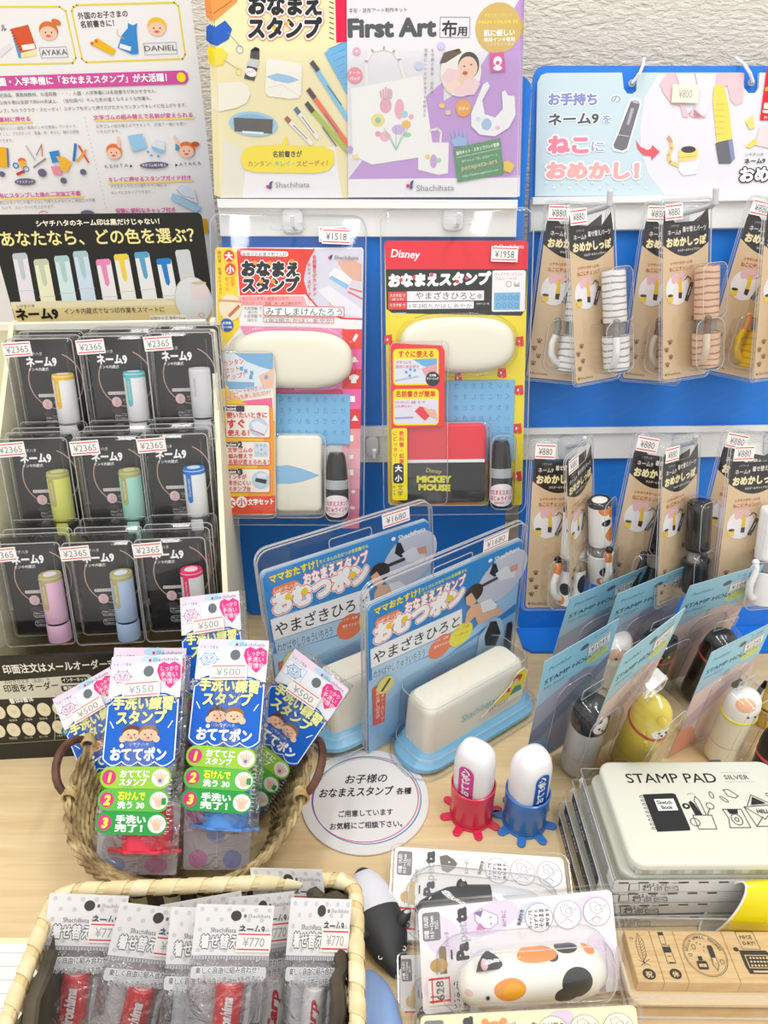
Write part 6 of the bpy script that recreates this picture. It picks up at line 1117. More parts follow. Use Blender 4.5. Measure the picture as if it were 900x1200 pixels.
# ---------------- dress-up part bags ----------------
def dress_bag(fr, label, col='#d92f33', word='Hiroshima', wcol='#f2f0f0', stamp_x=0, hole=True, stamp=True, depth=11, price='¥770'):
    t = thing('dress_up_part_bag', label, 'stamp bag', fr, 'grey-headed dress-up part bags in the straw basket'); W, H = 52, 33
    MB().slab([(-26, 0), (26, 0), (26, 33), (-26, 33)], -.3, 0).build('header_card', t, pl('#eceaea', .5), 0)
    a = Art(.05); k = 0
    for r_ in range(5):
        for c in range(6):
            x = -22 + c * 9 + (r_ % 2) * 4.5; y = 3.5 + r_ * 6.6
            if abs(x) < 25: a.ell(x, y, 1.6, 1.5, '#d3d2d4', same=k > 0, n=10); k += 1
    a.ell(1, 26, 3.6, 3.4, '#4a473f').text('Shachihata', -15, 15, 4.4, '#6f6f76', w=17).text('ネーム9', 4, 15, 6.4, '#55565c', fat=.03, w=17).text('Shachihata', 9, 25, 3.6, '#9a9aa2', w=15).ell(7, 26, 1, 1.2, '#77777f')
    a.text('着せ替えパーツ', -21, 5.5, 9.5, '#f6f6f6', fat=.03, w=44, out=[(.1, '#77777c')]).rect(-26, -2.4, 26, -.2, '#c5c5c9')
    for i in range(26): a.rect(-25.5 + i * 2, -2.2, -24.8 + i * 2, -.4, '#85858c', same=i > 0)
    a.build('print', t)
    a = Art(5.2, .02); a.rect(-25, -12, 25, -4, '#dcdce0', 2); a.text('楽しく自由に組み合わせ！', -22, -8.5, 4.6, '#6f6f78', w=42, fat=.02, rot=1.5, out=[(.1, '#fff')]).text('オリジナルネーム9を作ろう！', -21, -14.4, 4.4, '#6f6f78', w=44, fat=.02, rot=2, out=[(.1, '#fff')])
    a.build('bag_print', t)
    MB().slab(rr(3, -26, 44, 48, 2), -9.4, -9).build('inner_sheet', t, pl('#cdcdd1', .5), 0)  # pale sheet added behind the sleeve to lighten the clear bag's inside
    if stamp:
        m = MB(); m.lathe([(9.2, -46), (9.3, -18.5), (9, -17), (8.2, -16.4)], stamp_x, 0, -2, n=32); o = m.build('sleeve_part', t, pl(col, .25)); MB().lathe([(7.4, -16.3), (7.2, -16)], stamp_x, 0, -2, n=24).build('top_disc', o, pl('#e9a9a9' if col != '#f1eeee' else '#f3e6e6'))
        q = Art(.15, .05); q.text(word, 2.4, -50, 9.5, wcol, fat=.05, rot=90, w=27, shear=.35)
        if col == '#d92f33': q.rect(-14, -20, 14, -19.6, '#f2dede')
        else: q.rect(-14, -21, 14, -20.3, '#d84048'); q.rect(-14, -23, 14, -22.6, '#d84048')
        q.build('lettering', o, INK, fn=bend(stamp_x, -2, 9.3, 0))
        m = MB(); m.tube([(stamp_x + 13, -46, 0), (stamp_x + 13, -20, 0)], 2, 8); m.build('grey_sleeve_edge', t, pl('#c9c9ce'))
    pillow(t, 53, 50, 'clear_bag', BAG2, -13, 9.5, seed=sum(map(ord, label)) % 91, nx=12, ny=18, amp=1.8, y0=-52)
    sticker(t, 14.5, 9.6, .7, 23.5, 13.6, price, 0, ink='#a9a9ae', red='#e4525a', tw=.62); return t
def hf_(px, D, roll, yaw=0, lean=24): return fit(px, 52, 33, yaw, lean, roll, a=(8, 6, 12), D=D, ss=.3, sa=.2)
dress_bag(hf_([(292.5, 1016.4), (377.6, 1019.7), (383, 1075), (300, 1072)], .487, 1), 'grey-headed part bag standing highest at the back rim of the straw basket', stamp=False)
dress_bag(hf_([(188, 1062), (283, 1043), (287, 1105), (192, 1122)], .478, 7), 'grey-headed part bag showing only its top edge behind the front row', stamp=False)
dress_bag(hf_([(60, 1046.7), (150, 1050), (144, 1110), (47.7, 1108)], .466, -3), 'grey-headed part bag with red sleeve in the basket corner nearest the ruled pad', stamp_x=-1)
dress_bag(hf_([(141.8, 1059), (232, 1066), (217, 1130), (124.7, 1117.6)], .455, -8), 'grey-headed part bag with slanted red sleeve, second from the ruled pad', stamp_x=2)
dress_bag(hf_([(270, 1052), (344, 1044.5), (341, 1108), (262, 1118)], .462, 5), 'grey-headed part bag with white sleeve, tucked behind the front centre bag', col='#f1eeee', word='Carp', wcol='#d84048', stamp_x=15)
dress_bag(hf_([(343, 1053), (411, 1053), (408, 1122), (333, 1119)], .450, 0), 'grey-headed part bag with white sleeve and red script, by the tapir cases', col='#f1eeee', word='Carp', wcol='#d02c3a', stamp_x=1)
dress_bag(hf_([(201.7, 1062.6), (286, 1066), (281, 1132), (193, 1130)], .446, -2), 'grey-headed part bag squeezed between the two red-sleeve bags', stamp=False)
dress_bag(hf_([(232, 1060), (321, 1061), (316, 1121), (223, 1118.6)], .435, 0), 'front centre grey-headed part bag with upright red sleeve and white script', stamp_x=2)
# ================= soft tapir cases standing beside the basket =================
def body_loft(m, P, n=24):
    """P = [(centre, rx, rz)] along a spine; sections across the spine"""
    C = [Vector(p[0]) for p in P]; rings = []
    for i, (c, a, b) in enumerate(P):
        t = (C[min(i + 1, len(C) - 1)] - C[max(i - 1, 0)]).normalized(); side = t.cross(Vector((0, 0, 1))).normalized(); up = side.cross(t)
        rings.append([tuple(Vector(c) + side * a * math.cos(q) + up * b * math.sin(q)) for q in [2 * math.pi * k / n for k in range(n)]])
    m.loft(rings); return m
def tapir(fr, label, cols, grp, wf=1.0, z0=0):
    """case lying along local -y: tail at y=0 at the top, snout at y=-100"""
    t = thing('tapir_stamp_case', label, 'stamp case', fr, grp)
    B = [((0, 2, 10), 1, 1), ((0, 0, 12), 8, 7), ((0, -6, 13), 14, 11), ((0, -16, 14), 19.5, 14), ((1, -30, 15), 23, 15), ((1, -48, 15), 24.5, 15), ((1, -60, 15), 24.5, 15)]
    b2 = [((1, -50, 15), 24.9, 15.3), ((1, -66, 15), 25.2, 15.4), ((1, -80, 14), 23, 14), ((1, -93, 12), 18, 12), ((2, -103, 10.5), 12.5, 10), ((2, -110, 9), 9, 8.4), ((2, -114, 8.5), 6, 6.4), ((2, -115.5, 8.4), 2, 2)]
    o = body_loft(MB(), B).build('tail_half', t, cols[0]); h = body_loft(MB(), b2).build('head_half', t, cols[1], 60)
    for sx in (-1, 1):
        m = MB(); body_loft(m, [((sx * 15, -72, 20), 3, 3), ((sx * 20, -71, 25), 6.5, 4.4), ((sx * 26, -69, 28), 6, 4), ((sx * 31, -67, 29), 3.6, 2.6), ((sx * 32.5, -66.5, 29), .8, .8)], 14); e = m.build('ear', t, cols[1], 60)
        MB().ball((sx * 28, -68, 31.2), 3.6, 2.2, 1.2, 12, 8).build('ear_patch', e, pl('#e9e6e2', .5))
        MB().lathe([(2.3, 0), (2.3, .5), (1.4, .6)], 1 + sx * 13, -96, 19.4, axis='z', n=16).build('eye_ring', h, pl('#f1efec')); MB().ball((1 + sx * 13, -96, 20), 1.5, 1.5, .7, 10, 6).build('eye', h, pl('#151515'))
    return t
def flat_frame(u, v, z, ang, tilt=0): # lying on the table, local y away from the viewer
    f = Frame(at_z(u, v, z), 0, 90 - tilt, ang, .68, .68); return f
dk = pl('#34373a', .55); wh = mat('pale_silicone', '#dcdfe8', .5); bt = pl('#8fb0e6', .5)
tpw = spots('tapir_tail_white', '#e0e2ea', [((0, 2, 10), (15, 6.5, 30), '#3a3b3e')], .5)
tapir(flat_frame(424, 1030, .002, 20, 4), 'black and pale grey tapir case with round ears, lying against the straw basket', (tpw, dk), 'tapir stamp cases by the straw basket')
tapir(flat_frame(431, 1150, .002, 10, 4), 'plain sky-blue case, mostly out of the frame, touching the black and grey one', (bt, bt), 'tapir stamp cases by the straw basket')
# ================= carded animal cases =================
def case_pack(fr, label, tint, blob, animal, W=142, H=84, face='cat'):
    t = thing('carded_animal_case', label, 'stamp case pack', fr, 'carded animal stamp cases shingled on the table')
    MB().slab(rr(0, H / 2, W, H, 4, 4), -.5, 0).build('backing_card', t, pl(tint, .45), 0)
    a = Art(.05); x0 = -W / 2
    for bx_, by_, r1, r2, c_ in blob: a.ell(bx_, by_, r1, r2, c_, rot=20)
    a.rect(x0 + 2, 0.3, W / 2 - .3, 5, tint)
    for i in range(14):  # little skyline
        a.rect(x0 + 28 + i * 7.5, .5, x0 + 33 + i * 7.5, 6 + (i * 37 % 7), '#b5b0b4' if tint != '#f3ecc8' else '#cfc3a0', same=i > 0)
    a.rect(x0 + 2.5, H - 27, x0 + 15, H - 4, '#88868a', 2).text('印鑑（丸印）', x0 + 6.5, H - 25, 3.6, '#fff', rot=90, w=18, fat=.02).text('10.5〜12mm', x0 + 10.2, H - 25, 3.6, '#fff', rot=90, w=18, fat=.02).text('対応', x0 + 13.6, H - 18, 3.4, '#fff', rot=90, w=7)
    a.rect(x0 + 13, H - 56, x0 + 18, H - 32, '#8d7a58' if animal != 'tapir' else '#d8b987', 2).ell(x0 + 12.5, H - 47, 6.2, 5.6, '#c9a870' if animal != 'tapir' else '#d8b987')
    a.text('Pa', x0 + 33.5, H - 44, 11.5, '#55565a', fat=.06, rot=90, w=12.5).text('pet', x0 + 33.5, H - 30, 10, '#c3c0c6', fat=.01, rot=90, w=15).text('ta', x0 + 33.5, H - 14, 11.5, '#55565a', fat=.06, rot=90, w=11).line([(x0 + 21.8, H - 43), (x0 + 21.8, H - 36)], 1.2, '#55565a')
    a.text('パペッタ', x0 + 20.5, H - 33, 3.6, '#8b888e', rot=90, w=12)
    a.text('どうぶつの', x0 + 25.5, 2, 4.8, '#3c3c40', rot=90, w=21, fat=.02).text('はんこケース', x0 + 32, 2, 5, '#3c3c40', rot=90, w=27, fat=.025)
    if face == 'cat': a.poly([(x0 + 40, H - 8), (x0 + 45, H - 5), (x0 + 49, H - 8), (x0 + 56, H - 12), (x0 + 56, H - 18), (x0 + 50, H - 22), (x0 + 44, H - 20), (x0 + 40, H - 14)], '#f6f3f8').poly([(x0 + 39, H - 8), (x0 + 46, H - 6), (x0 + 44, H - 12)], '#8f7aa8').poly([(x0 + 40, H - 22), (x0 + 47, H - 22), (x0 + 43, H - 16)], '#d48fc0').line([(x0 + 40, H - 8), (x0 + 45, H - 5), (x0 + 49, H - 8), (x0 + 56, H - 12), (x0 + 56, H - 18), (x0 + 50, H - 22), (x0 + 44, H - 20), (x0 + 40, H - 14)], .4, '#9a8aa8', closed=True).ell(x0 + 51, H - 13, .6, .6, '#444').ell(x0 + 51, H - 18, .6, .6, '#444')
    elif face == 'tapir': a.poly([(x0 + 38, H - 7), (x0 + 44, H - 5), (x0 + 50, H - 9), (x0 + 53, H - 13), (x0 + 50, H - 18), (x0 + 45, H - 22), (x0 + 40, H - 20), (x0 + 39, H - 14)], '#77736f').ell(x0 + 46, H - 12, .8, .8, '#fff')
    else: a.ell(x0 + 48, H - 13, 8, 6, '#e6a06a').ell(x0 + 49, H - 14, 5, 3.6, '#f7efe0').ell(x0 + 42, H - 7, 2.4, 2.4, '#e6a06a').ell(x0 + 54, H - 7, 2.4, 2.4, '#e6a06a')
    a.text({'cat': 'みけねこ', 'tapir': 'まれーばく'}.get(face, 'しばいぬ'), x0 + 62, H - 22, 4, '#8b888e', rot=90, w=14)
    for i, cx in enumerate((W / 2 - 56, W / 2 - 35, W / 2 - 13)):
        a.ell(cx, H - 17, 10.2, 12, '#f4f2f6' if tint != '#f3ecc8' else '#f6f1dc', rot=5, n=30).ring(cx, H - 17, 10.2, 12, .4, '#9a989e', rot=5)
        if i == 0:
            for j, s2 in enumerate(('キャップを', 'はずすと', 'そのまま', '押せます')): a.text(s2, cx - 5.4 + j * 4.2, H - 25, 3.4 if j != 2 else 4.2, '#4c4a50', rot=88, w=15, fat=.02)
        else:
            a.line([(cx - 5, H - 10), (cx - 1, H - 8), (cx + 3, H - 12), (cx + 4, H - 17), (cx, H - 19), (cx - 4, H - 16)], .35, '#88868c', closed=True).line([(cx - 6, H - 24), (cx - 1, H - 20), (cx + 4, H - 24)], .35, '#88868c').ring(cx + 1, H - 14, 2.6, 2.4, .3, '#88868c').line([(cx + 5, H - 14), (cx + 7, H - 12)], .4, '#88868c')
            if i == 2: a.ring(cx - 1, H - 24, 3, 2.6, .3, '#88868c')
    a.text('朱肉付き', W / 2 - 70, H - 22, 3.4, '#4c4a50', rot=75, w=13, fat=.02)
    a.build('print', t)
    base = {'cat': spots('calico_case', '#f2efe8', [((-18, 27, 30), (11, 9, 12), '#ee9a48'), ((-16, 26, 34), (7, 6, 9), '#f2ac1c'), ((28, 26, 32), (11, 12, 15), '#3a3d3e'), ((20, 17, 32), (8, 7, 12), '#3a3d3e'), ((14, 44, 22), (6, 5, 8), '#4a4c4e'), ((26, 49, 20), (8, 3.6, 9), '#4a4c4e'), ((4, 46, 20), (16, 5, 12), '#ee9a58'), ((42, 46, 18), (5, 4, 10), '#ee9a58'), ((-43, 25, 22), (4, 4, 6), '#f0c4c4')], .3),
            'tapir': spots('tapir_case', '#33363a', [((34, 20, 18), (31, 60, 30), '#dfe2ec')], .4), 'dog': pl('#e0a060')}[animal]
    if animal:
        P = [((-48, 26, 13), 3, 3), ((-46, 26, 14), 12, 9), ((-41, 26, 15), 17, 12.5), ((-32, 27, 16), 21.5, 15), ((-22, 28, 17), 23, 17), ((-8, 28, 17), 22, 17), ((10, 28, 17), 22, 17), ((30, 28, 17), 22, 17), ((42, 28, 16), 20, 15), ((50, 28, 15), 14, 11), ((53, 28, 15), 7, 6), ((54, 28, 15), 1, 1)]
        if animal == 'tapir': P = [((-52, 22, 12), 2, 3), ((-48, 22, 13), 7, 7), ((-38, 23, 14), 13, 10), ((-26, 24, 15), 18, 13), ((-10, 25, 16), 20, 15), ((16, 26, 16), 21, 16), ((38, 26, 15), 18, 13), ((50, 26, 13), 11, 9), ((54, 26, 13), 2, 2)]
        b = body_loft(MB(), P, 28).build('animal_case', t, base, 60)
        if animal == 'cat':
            def er(cx_, cy_, cz_, a1, a2): return [(cx_ + a1 * math.cos(q), cy_ + a2 * math.sin(q) * .5, cz_ + a2 * math.sin(q)) for q in [2 * math.pi * k / 14 for k in range(14)]]
            MB().loft([er(-29, 40, 26, 9.5, 5), er(-29.5, 48, 29, 8, 4.2), er(-31, 54, 31.5, 4.6, 3), er(-32, 58, 33, 1, 1)]).build('ear', b, pl('#54565a', .35)); MB().ball((-34, 48, 32.5), 2.6, 5, 1.4, 12, 8).build('ear_patch', b, pl('#e6bcc4', .4))
            MB().ball((-33, 22, 31.6), 1.3, 1.6, .8, 10, 6).build('eye', b, pl('#18181a'))
        else:
            m = MB(); m.ball((-16, 42, 22), 4.5, 6, 4); m.build('ear', b, pl('#33363a', .4)); MB().ball((-15, 46, 24.5), 1.6, 3, 1.2, 10, 6).build('ear_patch', b, pl('#f0efec'))
            MB().lathe([(2.2, 0), (2.2, .5), (1.2, .6)], -40, 28, 21.5, axis='z', n=14).build('eye_ring', b, pl('#f1efec')); MB().ball((-40, 28, 22), 1.3, 1.3, .7, 8, 6).build('eye', b, pl('#151515'))
        m = MB(); Q = [(c, a_ + 4 if i not in (0, len(P) - 1) else a_ + 1, b_ + 3.5) for i, (c, a_, b_) in enumerate(P)]
        rings = []
        for k, (zz, gx, gy) in enumerate(((.3, 7, 7), (10, 6, 6), (22, 4.5, 4.5), (31, 1, 1), (36, -5, -6))):
            pr = rr(2, 28, 106 + 2 * gx, 46 + 2 * gy, 20, 8); rings.append([(x + (0 if x > -30 else -2), y + (3 if x < -20 and y > 40 else 0), zz) for x, y in pr])
        m.loft(rings, False, True); m.cur = 1
        for q in (0, 3): m.tube(rings[q] + [rings[q][0]], .5, 5, False)
        m.cur = 0; m.build('clear_blister', t, [CLEAR, EDGE], 60)
    m = MB(); rloft(m, 0, H / 2, W + 8, H + 8, 8, [(-1, -2), (0, -2), (1.4, 2.2), (3, 2.4)], cap1=False); m.build('tray_rim', t, film('milky_tray', (.93, .92, .90), .15, 1.6))
    sticker(t, x0 + 12, H - 66, .6, 16, 24, '', 0); q = Art(1, .02); q.text('628', x0 + 15, H - 74, 7.5, '#77777c', rot=90, w=15, fat=.01).line([(x0 + 7, H - 76), (x0 + 7, H - 56)], .7, '#e0454e').line([(x0 + 19, H - 76), (x0 + 19, H - 56)], .7, '#e0454e'); q.build('price_print', t); return t
KC = dict(ss=.25, sa=.25)
LIL = [(-20, 70, 22, 12, '#e6d8ee'), (-55, 60, 12, 18, '#e8dcf0'), (10, 72, 12, 8, '#d9dcf0'), (50, 70, 18, 10, '#e9dcf0'), (-25, 35, 12, 12, '#dfe1f2'), (-60, 20, 10, 9, '#ecdff0'), (60, 30, 10, 20, '#ece0f2')]
case_pack(fit([(463, 992), (660, 1005), None, (457, 1100)], 142, 84, 0, 76, -3, a=(3, 3, 3), D=.545, **KC), 'white-carded black and pale grey tapir case, furthest from the viewer', '#f1efee', [(0, 70, 1, 1, '#f1efee')], 'tapir', face='tapir')
case_pack(fit([(478, 1120), (600, 1115), (600, 1215), (482, 1222)], 120, 84, 0, 80, 0, a=(3, 3, 3), D=.486, **KC), 'grey-edged card lying almost hidden beneath the calico cat card', '#e6e3e2', [(0, 70, 1, 1, '#e6e3e2')], 'tapir', face='tapir')
case_pack(fit([(492, 1065), (717, 1042), (728, 1160), (494, 1190)], 142, 84, 2, 60, 3, a=(3, 4, 4), D=.478, **KC), 'lilac-blotched card with a white calico cat case in clear plastic', '#f4f1f6', LIL, 'cat')
case_pack(fit([(494, 1194), (746, 1174), (758, 1310), (496, 1320)], 142, 84, 2, 58, 3, a=(3, 4, 4), D=.425, **KC), 'cream card with pale dots, nearest the viewer, cut off below', '#f3ecc8', [(-20, 70, 10, 6, '#e0cfd8'), (20, 76, 10, 7, '#dfd0e2'), (50, 60, 8, 7, '#e0cfd8'), (-50, 60, 9, 8, '#e6d8d8')], 'dog', face='dog')
# ================= stamp pads =================
def pad_frame(dx, dy, z, rot=0):
    zt = .066; TL, TR, BLc = at_z(716, 893, zt), at_z(890, 887, zt), at_z(741, 1014, zt)
    ang = math.atan2(TR.y - TL.y, TR.x - TL.x); f = Frame(Vector((BLc.x, BLc.y, 0)) + Vector((dx, dy, z)), math.degrees(ang) + rot, 90, 0); return f, (TL - BLc).length * 1000
_, PH = pad_frame(0, 0, 0); PW = 138
def pad_doodles(a, x, y, s, col='#2a2a2c', w=.45):
    """notebook, mug of pens, sharpener, envelope"""
    L = lambda pts, cl=False, ww=w: a.line([(x + px * s, y + py * s) for px, py in pts], ww, col, closed=cl)
    L([(2, 0), (22, 2), (18, 30), (0, 28)], True)
    for i in range(8): a.ring(x + (1 - i * .12) * s, y + (3 + i * 3.2) * s, 1.6 * s, .9 * s, w * .8, col, n=8)
    L([(32, 1), (44, 2), (43, 14), (30, 13)], True); a.ring(x + 30 * s, y + 7 * s, 3 * s, 3 * s, w, col, n=12)
    L([(33, 13), (31, 24), (34, 25), (36, 13)]); L([(37, 14), (38, 27), (40, 27), (41, 14)]); L([(41, 14), (46, 20)]); a.ring(x + 47 * s, y + 21 * s, 2.4 * s, 2.4 * s, w, col, n=10); a.ell(x + 29 * s, y + 19 * s, 2.4 * s, 2.4 * s, col, n=10)
    L([(52, 2), (65, 3), (64, 15), (51, 14)], True); a.ring(x + 58 * s, y + 8 * s, 3 * s, 4 * s, w, col, n=12); L([(54, 15), (56, 18), (62, 18), (63, 15)]); a.ring(x + 46 * s, y + 29 * s, 1.2 * s, 3 * s, w, col, n=10); a.ring(x + 54 * s, y + 24 * s, 1.2 * s, 3 * s, w, col, n=10, rot=40)
    L([(62, 24), (70, 30), (72, 24), (66, 21)], True)
    L([(72, 2), (98, 3), (94, 19), (70, 17)], True); L([(70, 17), (82, 10), (94, 19)]); L([(72, 2), (80, 11)]); L([(98, 3), (86, 11)])
def stamp_pad(i, label, fr, sleeve=True, side='#1c1d20', ztop=None):
    t = thing('stamp_pad', label, 'stamp pad', fr, 'silver stamp pads in one stack'); h = 15.5
    tin = MB(); rloft(tin, PW / 2, PH / 2, PW - 4, PH - 4, 9, [(0, .3), (0, 9)], cap0=True); tin.build('tin_base', t, pl('#dfe0d8', .3))
    lid = MB(); rloft(lid, PW / 2, PH / 2, PW, PH, 10, [(1, 8), (0, 8.6), (0, h - 2.4), (.6, h - 1), (1.8, h - .2), (3, h)], cap0=True, k=8); lid.build('lid', t, pl('#dedfd2', .3))
    a = Art(h + .1)
    if not sleeve:
        a.text('STAMP PAD', 18, PH - 22, 13, '#232426', fat=.006, w=70).text('SILVER', 95, PH - 19, 6, '#4c4d50', w=19, fat=.01)
        for k in range(14): a.rect(94 + k * 1.7, PH - 12.6, 94.8 + k * 1.7, PH - 12.2, '#77787a', same=k > 0); a.rect(94 + k * 1.7, PH - 21.6, 94.8 + k * 1.7, PH - 21.2, '#77787a', same=True)
        X, Y = 24, PH - 66; a.poly([(X + 2, Y), (X + 26, Y + 1), (X + 27, Y + 3), (X + 27, Y + 33), (X + 25, Y + 34), (X + 2, Y + 33)], '#26272a').poly([(X + 9, Y + 18), (X + 24, Y + 18.5), (X + 24, Y + 29), (X + 9, Y + 28.5)], '#f4f4ee').text('Sketch', X + 10.4, Y + 24, 4.6, '#26272a', w=11, fat=.03).text('Book', X + 12.4, Y + 19.6, 4.6, '#26272a', w=8, fat=.03)
        for k in range(9): a.ring(X + 1, Y + 3 + k * 3.5, 2.4, 1, .4, '#26272a', n=10); 
        X = 57; a.line([(X, Y + 2), (X + 13, Y + 2), (X + 14, Y + 14), (X, Y + 14)], .5, '#26272a', closed=True).ring(X - .5, Y + 8, 3.6, 3.6, .5, '#26272a')
        a.poly([(X + 2, Y + 14), (X + 1, Y + 25), (X + 3, Y + 27), (X + 5, Y + 24), (X + 7, Y + 14)], '#26272a').line([(X + 7, Y + 14), (X + 6, Y + 27), (X + 8, Y + 31), (X + 10, Y + 27), (X + 10, Y + 14)], .5, '#26272a').line([(X + 11, Y + 14), (X + 15, Y + 20)], .6, '#26272a').ring(X + 16, Y + 22, 3, 3, .5, '#26272a').ell(X - 2, Y + 22, 2.8, 2.6, '#26272a').ell(X - 2, Y + 22, 1.2, 1.1, '#ecede4')
        for k in range(5): a.line([(X + 3 + k * 1.2, Y + 32.6 + .5 * (2 - abs(k - 2))), (X + 3.6 + k * 1.2, Y + 32.8 + .5 * (2 - abs(k - 2)))], .4, '#77787a')
        X = 80; a.line([(X, Y + 3), (X + 15, Y + 3), (X + 15, Y + 19), (X + 1, Y + 19), (X + 2.4, Y + 11)], .5, '#26272a', closed=True).poly([(X + 4, Y + 18.6), (X + 12, Y + 18.6), (X + 11, Y + 15), (X + 5, Y + 15)], '#26272a').ring(X + 8, Y + 10, 4, 5, .5, '#26272a').ring(X + 8, Y + 10, 1.5, 2, .5, '#26272a')
        a.ring(X - 2, Y + 32, 1.7, 3.2, .5, '#26272a').ring(X + 6, Y + 28, 1.5, 3.6, .5, '#26272a', rot=40).line([(X + 9, Y + 37), (X + 13, Y + 37), (X + 18, Y + 31), (X + 15, Y + 29), (X + 10, Y + 31)], .5, '#26272a', closed=True)
        X = 99; a.line([(X + 1, Y + 4), (X + 28, Y + 4), (X + 24, Y + 23), (X - 1, Y + 21)], .5, '#26272a', closed=True).line([(X + 1, Y + 4), (X + 9, Y + 12)], .5, '#26272a').line([(X + 28, Y + 4), (X + 17, Y + 13)], .5, '#26272a').line([(X - 1, Y + 21), (X + 10, Y + 10), (X + 24, Y + 23)], .5, '#26272a').line([(X + 2, Y + 22), (X + 9, Y + 32), (X + 20, Y + 24)], .5, '#26272a').poly([(X + 5, Y + 22.6), (X + 9, Y + 30), (X + 17, Y + 24)], '#26272a').text('HELLO!', X + 7, Y + 15.4, 4.6, '#26272a', w=13, fat=.02).ring(X + 22, Y + 32, 1.8, 1.8, .5, '#26272a', n=6)
        a.build('print', t)
        for x in (16, 92): MB().box(x, x + 8, PH - 2, PH + 2, 4, h - 1.5).build('hinge', t, pl('#4a4b48'))
        g = Art(0, .02)
        for k in range(14): g.rect(4 + k * 10, .6, 9 + k * 10, 8, '#c9c8bb', same=k > 0)
        for k in range(7): g.rect(9 + k * 20, .6, 14 + k * 20, 8, '#b5b4a6', same=k > 0)
        g.build('gingham_print', t, INK, fn=lambda p: (p[0], 1.9 - p[2], p[1]))
    else:
        # clear box with a printed paper band round it
        s = MB(); s.box(-6, PW + 3, -3, PH + 4, .1, h + .9); bead(s, PW / 2 - 1.5, PH / 2 + .5, PW + 9, PH + 7, 1, h + .5, .5, 1); s.build('clear_box', t, [SLEEVE, EDGE], 0)
        b = MB(); b.box(-7, PW - 30, -3.6, -3.2, 1, h); b.box(-7.6, -7.2, -3, PH - 4, 1, h); b.build('paper_band', t, pl('#e4e5e2', .4), 0)
        f_ = Art(0, .02); pad_doodles(f_, 4, 2.5, .36, '#55565a' if side == '#9a9ca0' else '#1f2022', .4); f_.text('HELLO!', 33, 13, 2.4, '#333', w=9)
        for k in range(6): f_.rect(-4 + k * 14, h - 1.6, 3 + k * 14, h - .2, '#26272a', same=k > 0)
        f_.build('front_print', t, INK, fn=lambda p: (p[0], -3.7 - p[2], p[1]))
        q = Art(0, .02); q.rect(6, 2, PH - 10, h - 1, side); q.text('STAMP PAD', 12, 5, 6.4, '#d9dad6', w=34, fat=.02).text('for Paper', 58, 5.4, 4.6, '#c9cad0', w=18, shear=.2)
        q.build('side_print', t, INK, fn=lambda p: (-7.7 - p[2], PH - 2 - p[0], p[1]))
        for k in range(3): MB().slab([(-7, PH - 6), (-3, PH + 3), (-7, PH + 1)], 4 + k * 3, 4.3 + k * 3).build('corner_flap', t, pl('#d9dad8'), 0) if k == 0 else None
    return t
for i, (dx, dy, rt, sd, lb_) in enumerate(((-.017, .000, -1.5, '#17181a', 'stamp pad in clear box with black side band, lowest of its stack'), (-.013, .001, -1.2, '#1c1f2c', 'stamp pad in clear box with black side band, second from the bottom'), (-.009, .0015, -1.8, '#20263a', 'stamp pad in clear box with dark blue side band, third from the bottom'), (-.004, .001, -2, '#9a9ca0', 'stamp pad in clear box with grey side band, right under the open lid'))):
    f, _ = pad_frame(dx, dy, .0005 + .0168 * i * .78, rt); f.sz = .78; stamp_pad(i, lb_, f, True, sd)
f, _ = pad_frame(0, 0, .0005 + .0168 * 4 * .78 + .0003, -2.2); f.sz = .86; stamp_pad(4, 'cream stamp pad tin with stationery drawings on its lid, topmost of its stack', f, False)
# ================= yellow pouch =================
yp = at_z(851, 1083, .031); yb = thing('yellow_pouch', 'shiny yellow pouch with grey lining, wedged between the pads and the wooden stamps', 'pouch', loc=at_z(853, 1083, .031) + Vector((0, .012, -.031)))
def pouch_ring(k, g=0, n=28):
    out = []
    for i in range(n):
        a_ = 2 * math.pi * i / n; y_, z_ = (9.5 - g) * math.cos(a_), 29 + (28 - g) * math.sin(a_); sk = (-9 + .36 * z_) * (1 - k)
        out.append((sk + 70 * k + g * .2, y_ * (1 + .12 * math.sin(3 * k)), max(z_, .4) + 1.2 * math.sin(5 * k)))
    return out
MB().loft([pouch_ring(k / 6) for k in range(7)], False, True).build('shell', yb, mat('yellow_vinyl', '#f2e000', .12, .7))
MB().loft([pouch_ring(k / 6, 1) for k in range(6)], False, True).build('grey_lining', yb, pl('#a39f8c', .7))
q_ = pouch_ring(0, .4); MB().tube(q_ + [q_[0]], .8, 6, False).build('white_binding', yb, pl('#eeede6'))
MB().slab([(-12, -3), (16, -3), (16, 3), (-12, 3)], 0, 1).build('grey_fold', yb, pl('#b5b2a4'), 0) if False else None
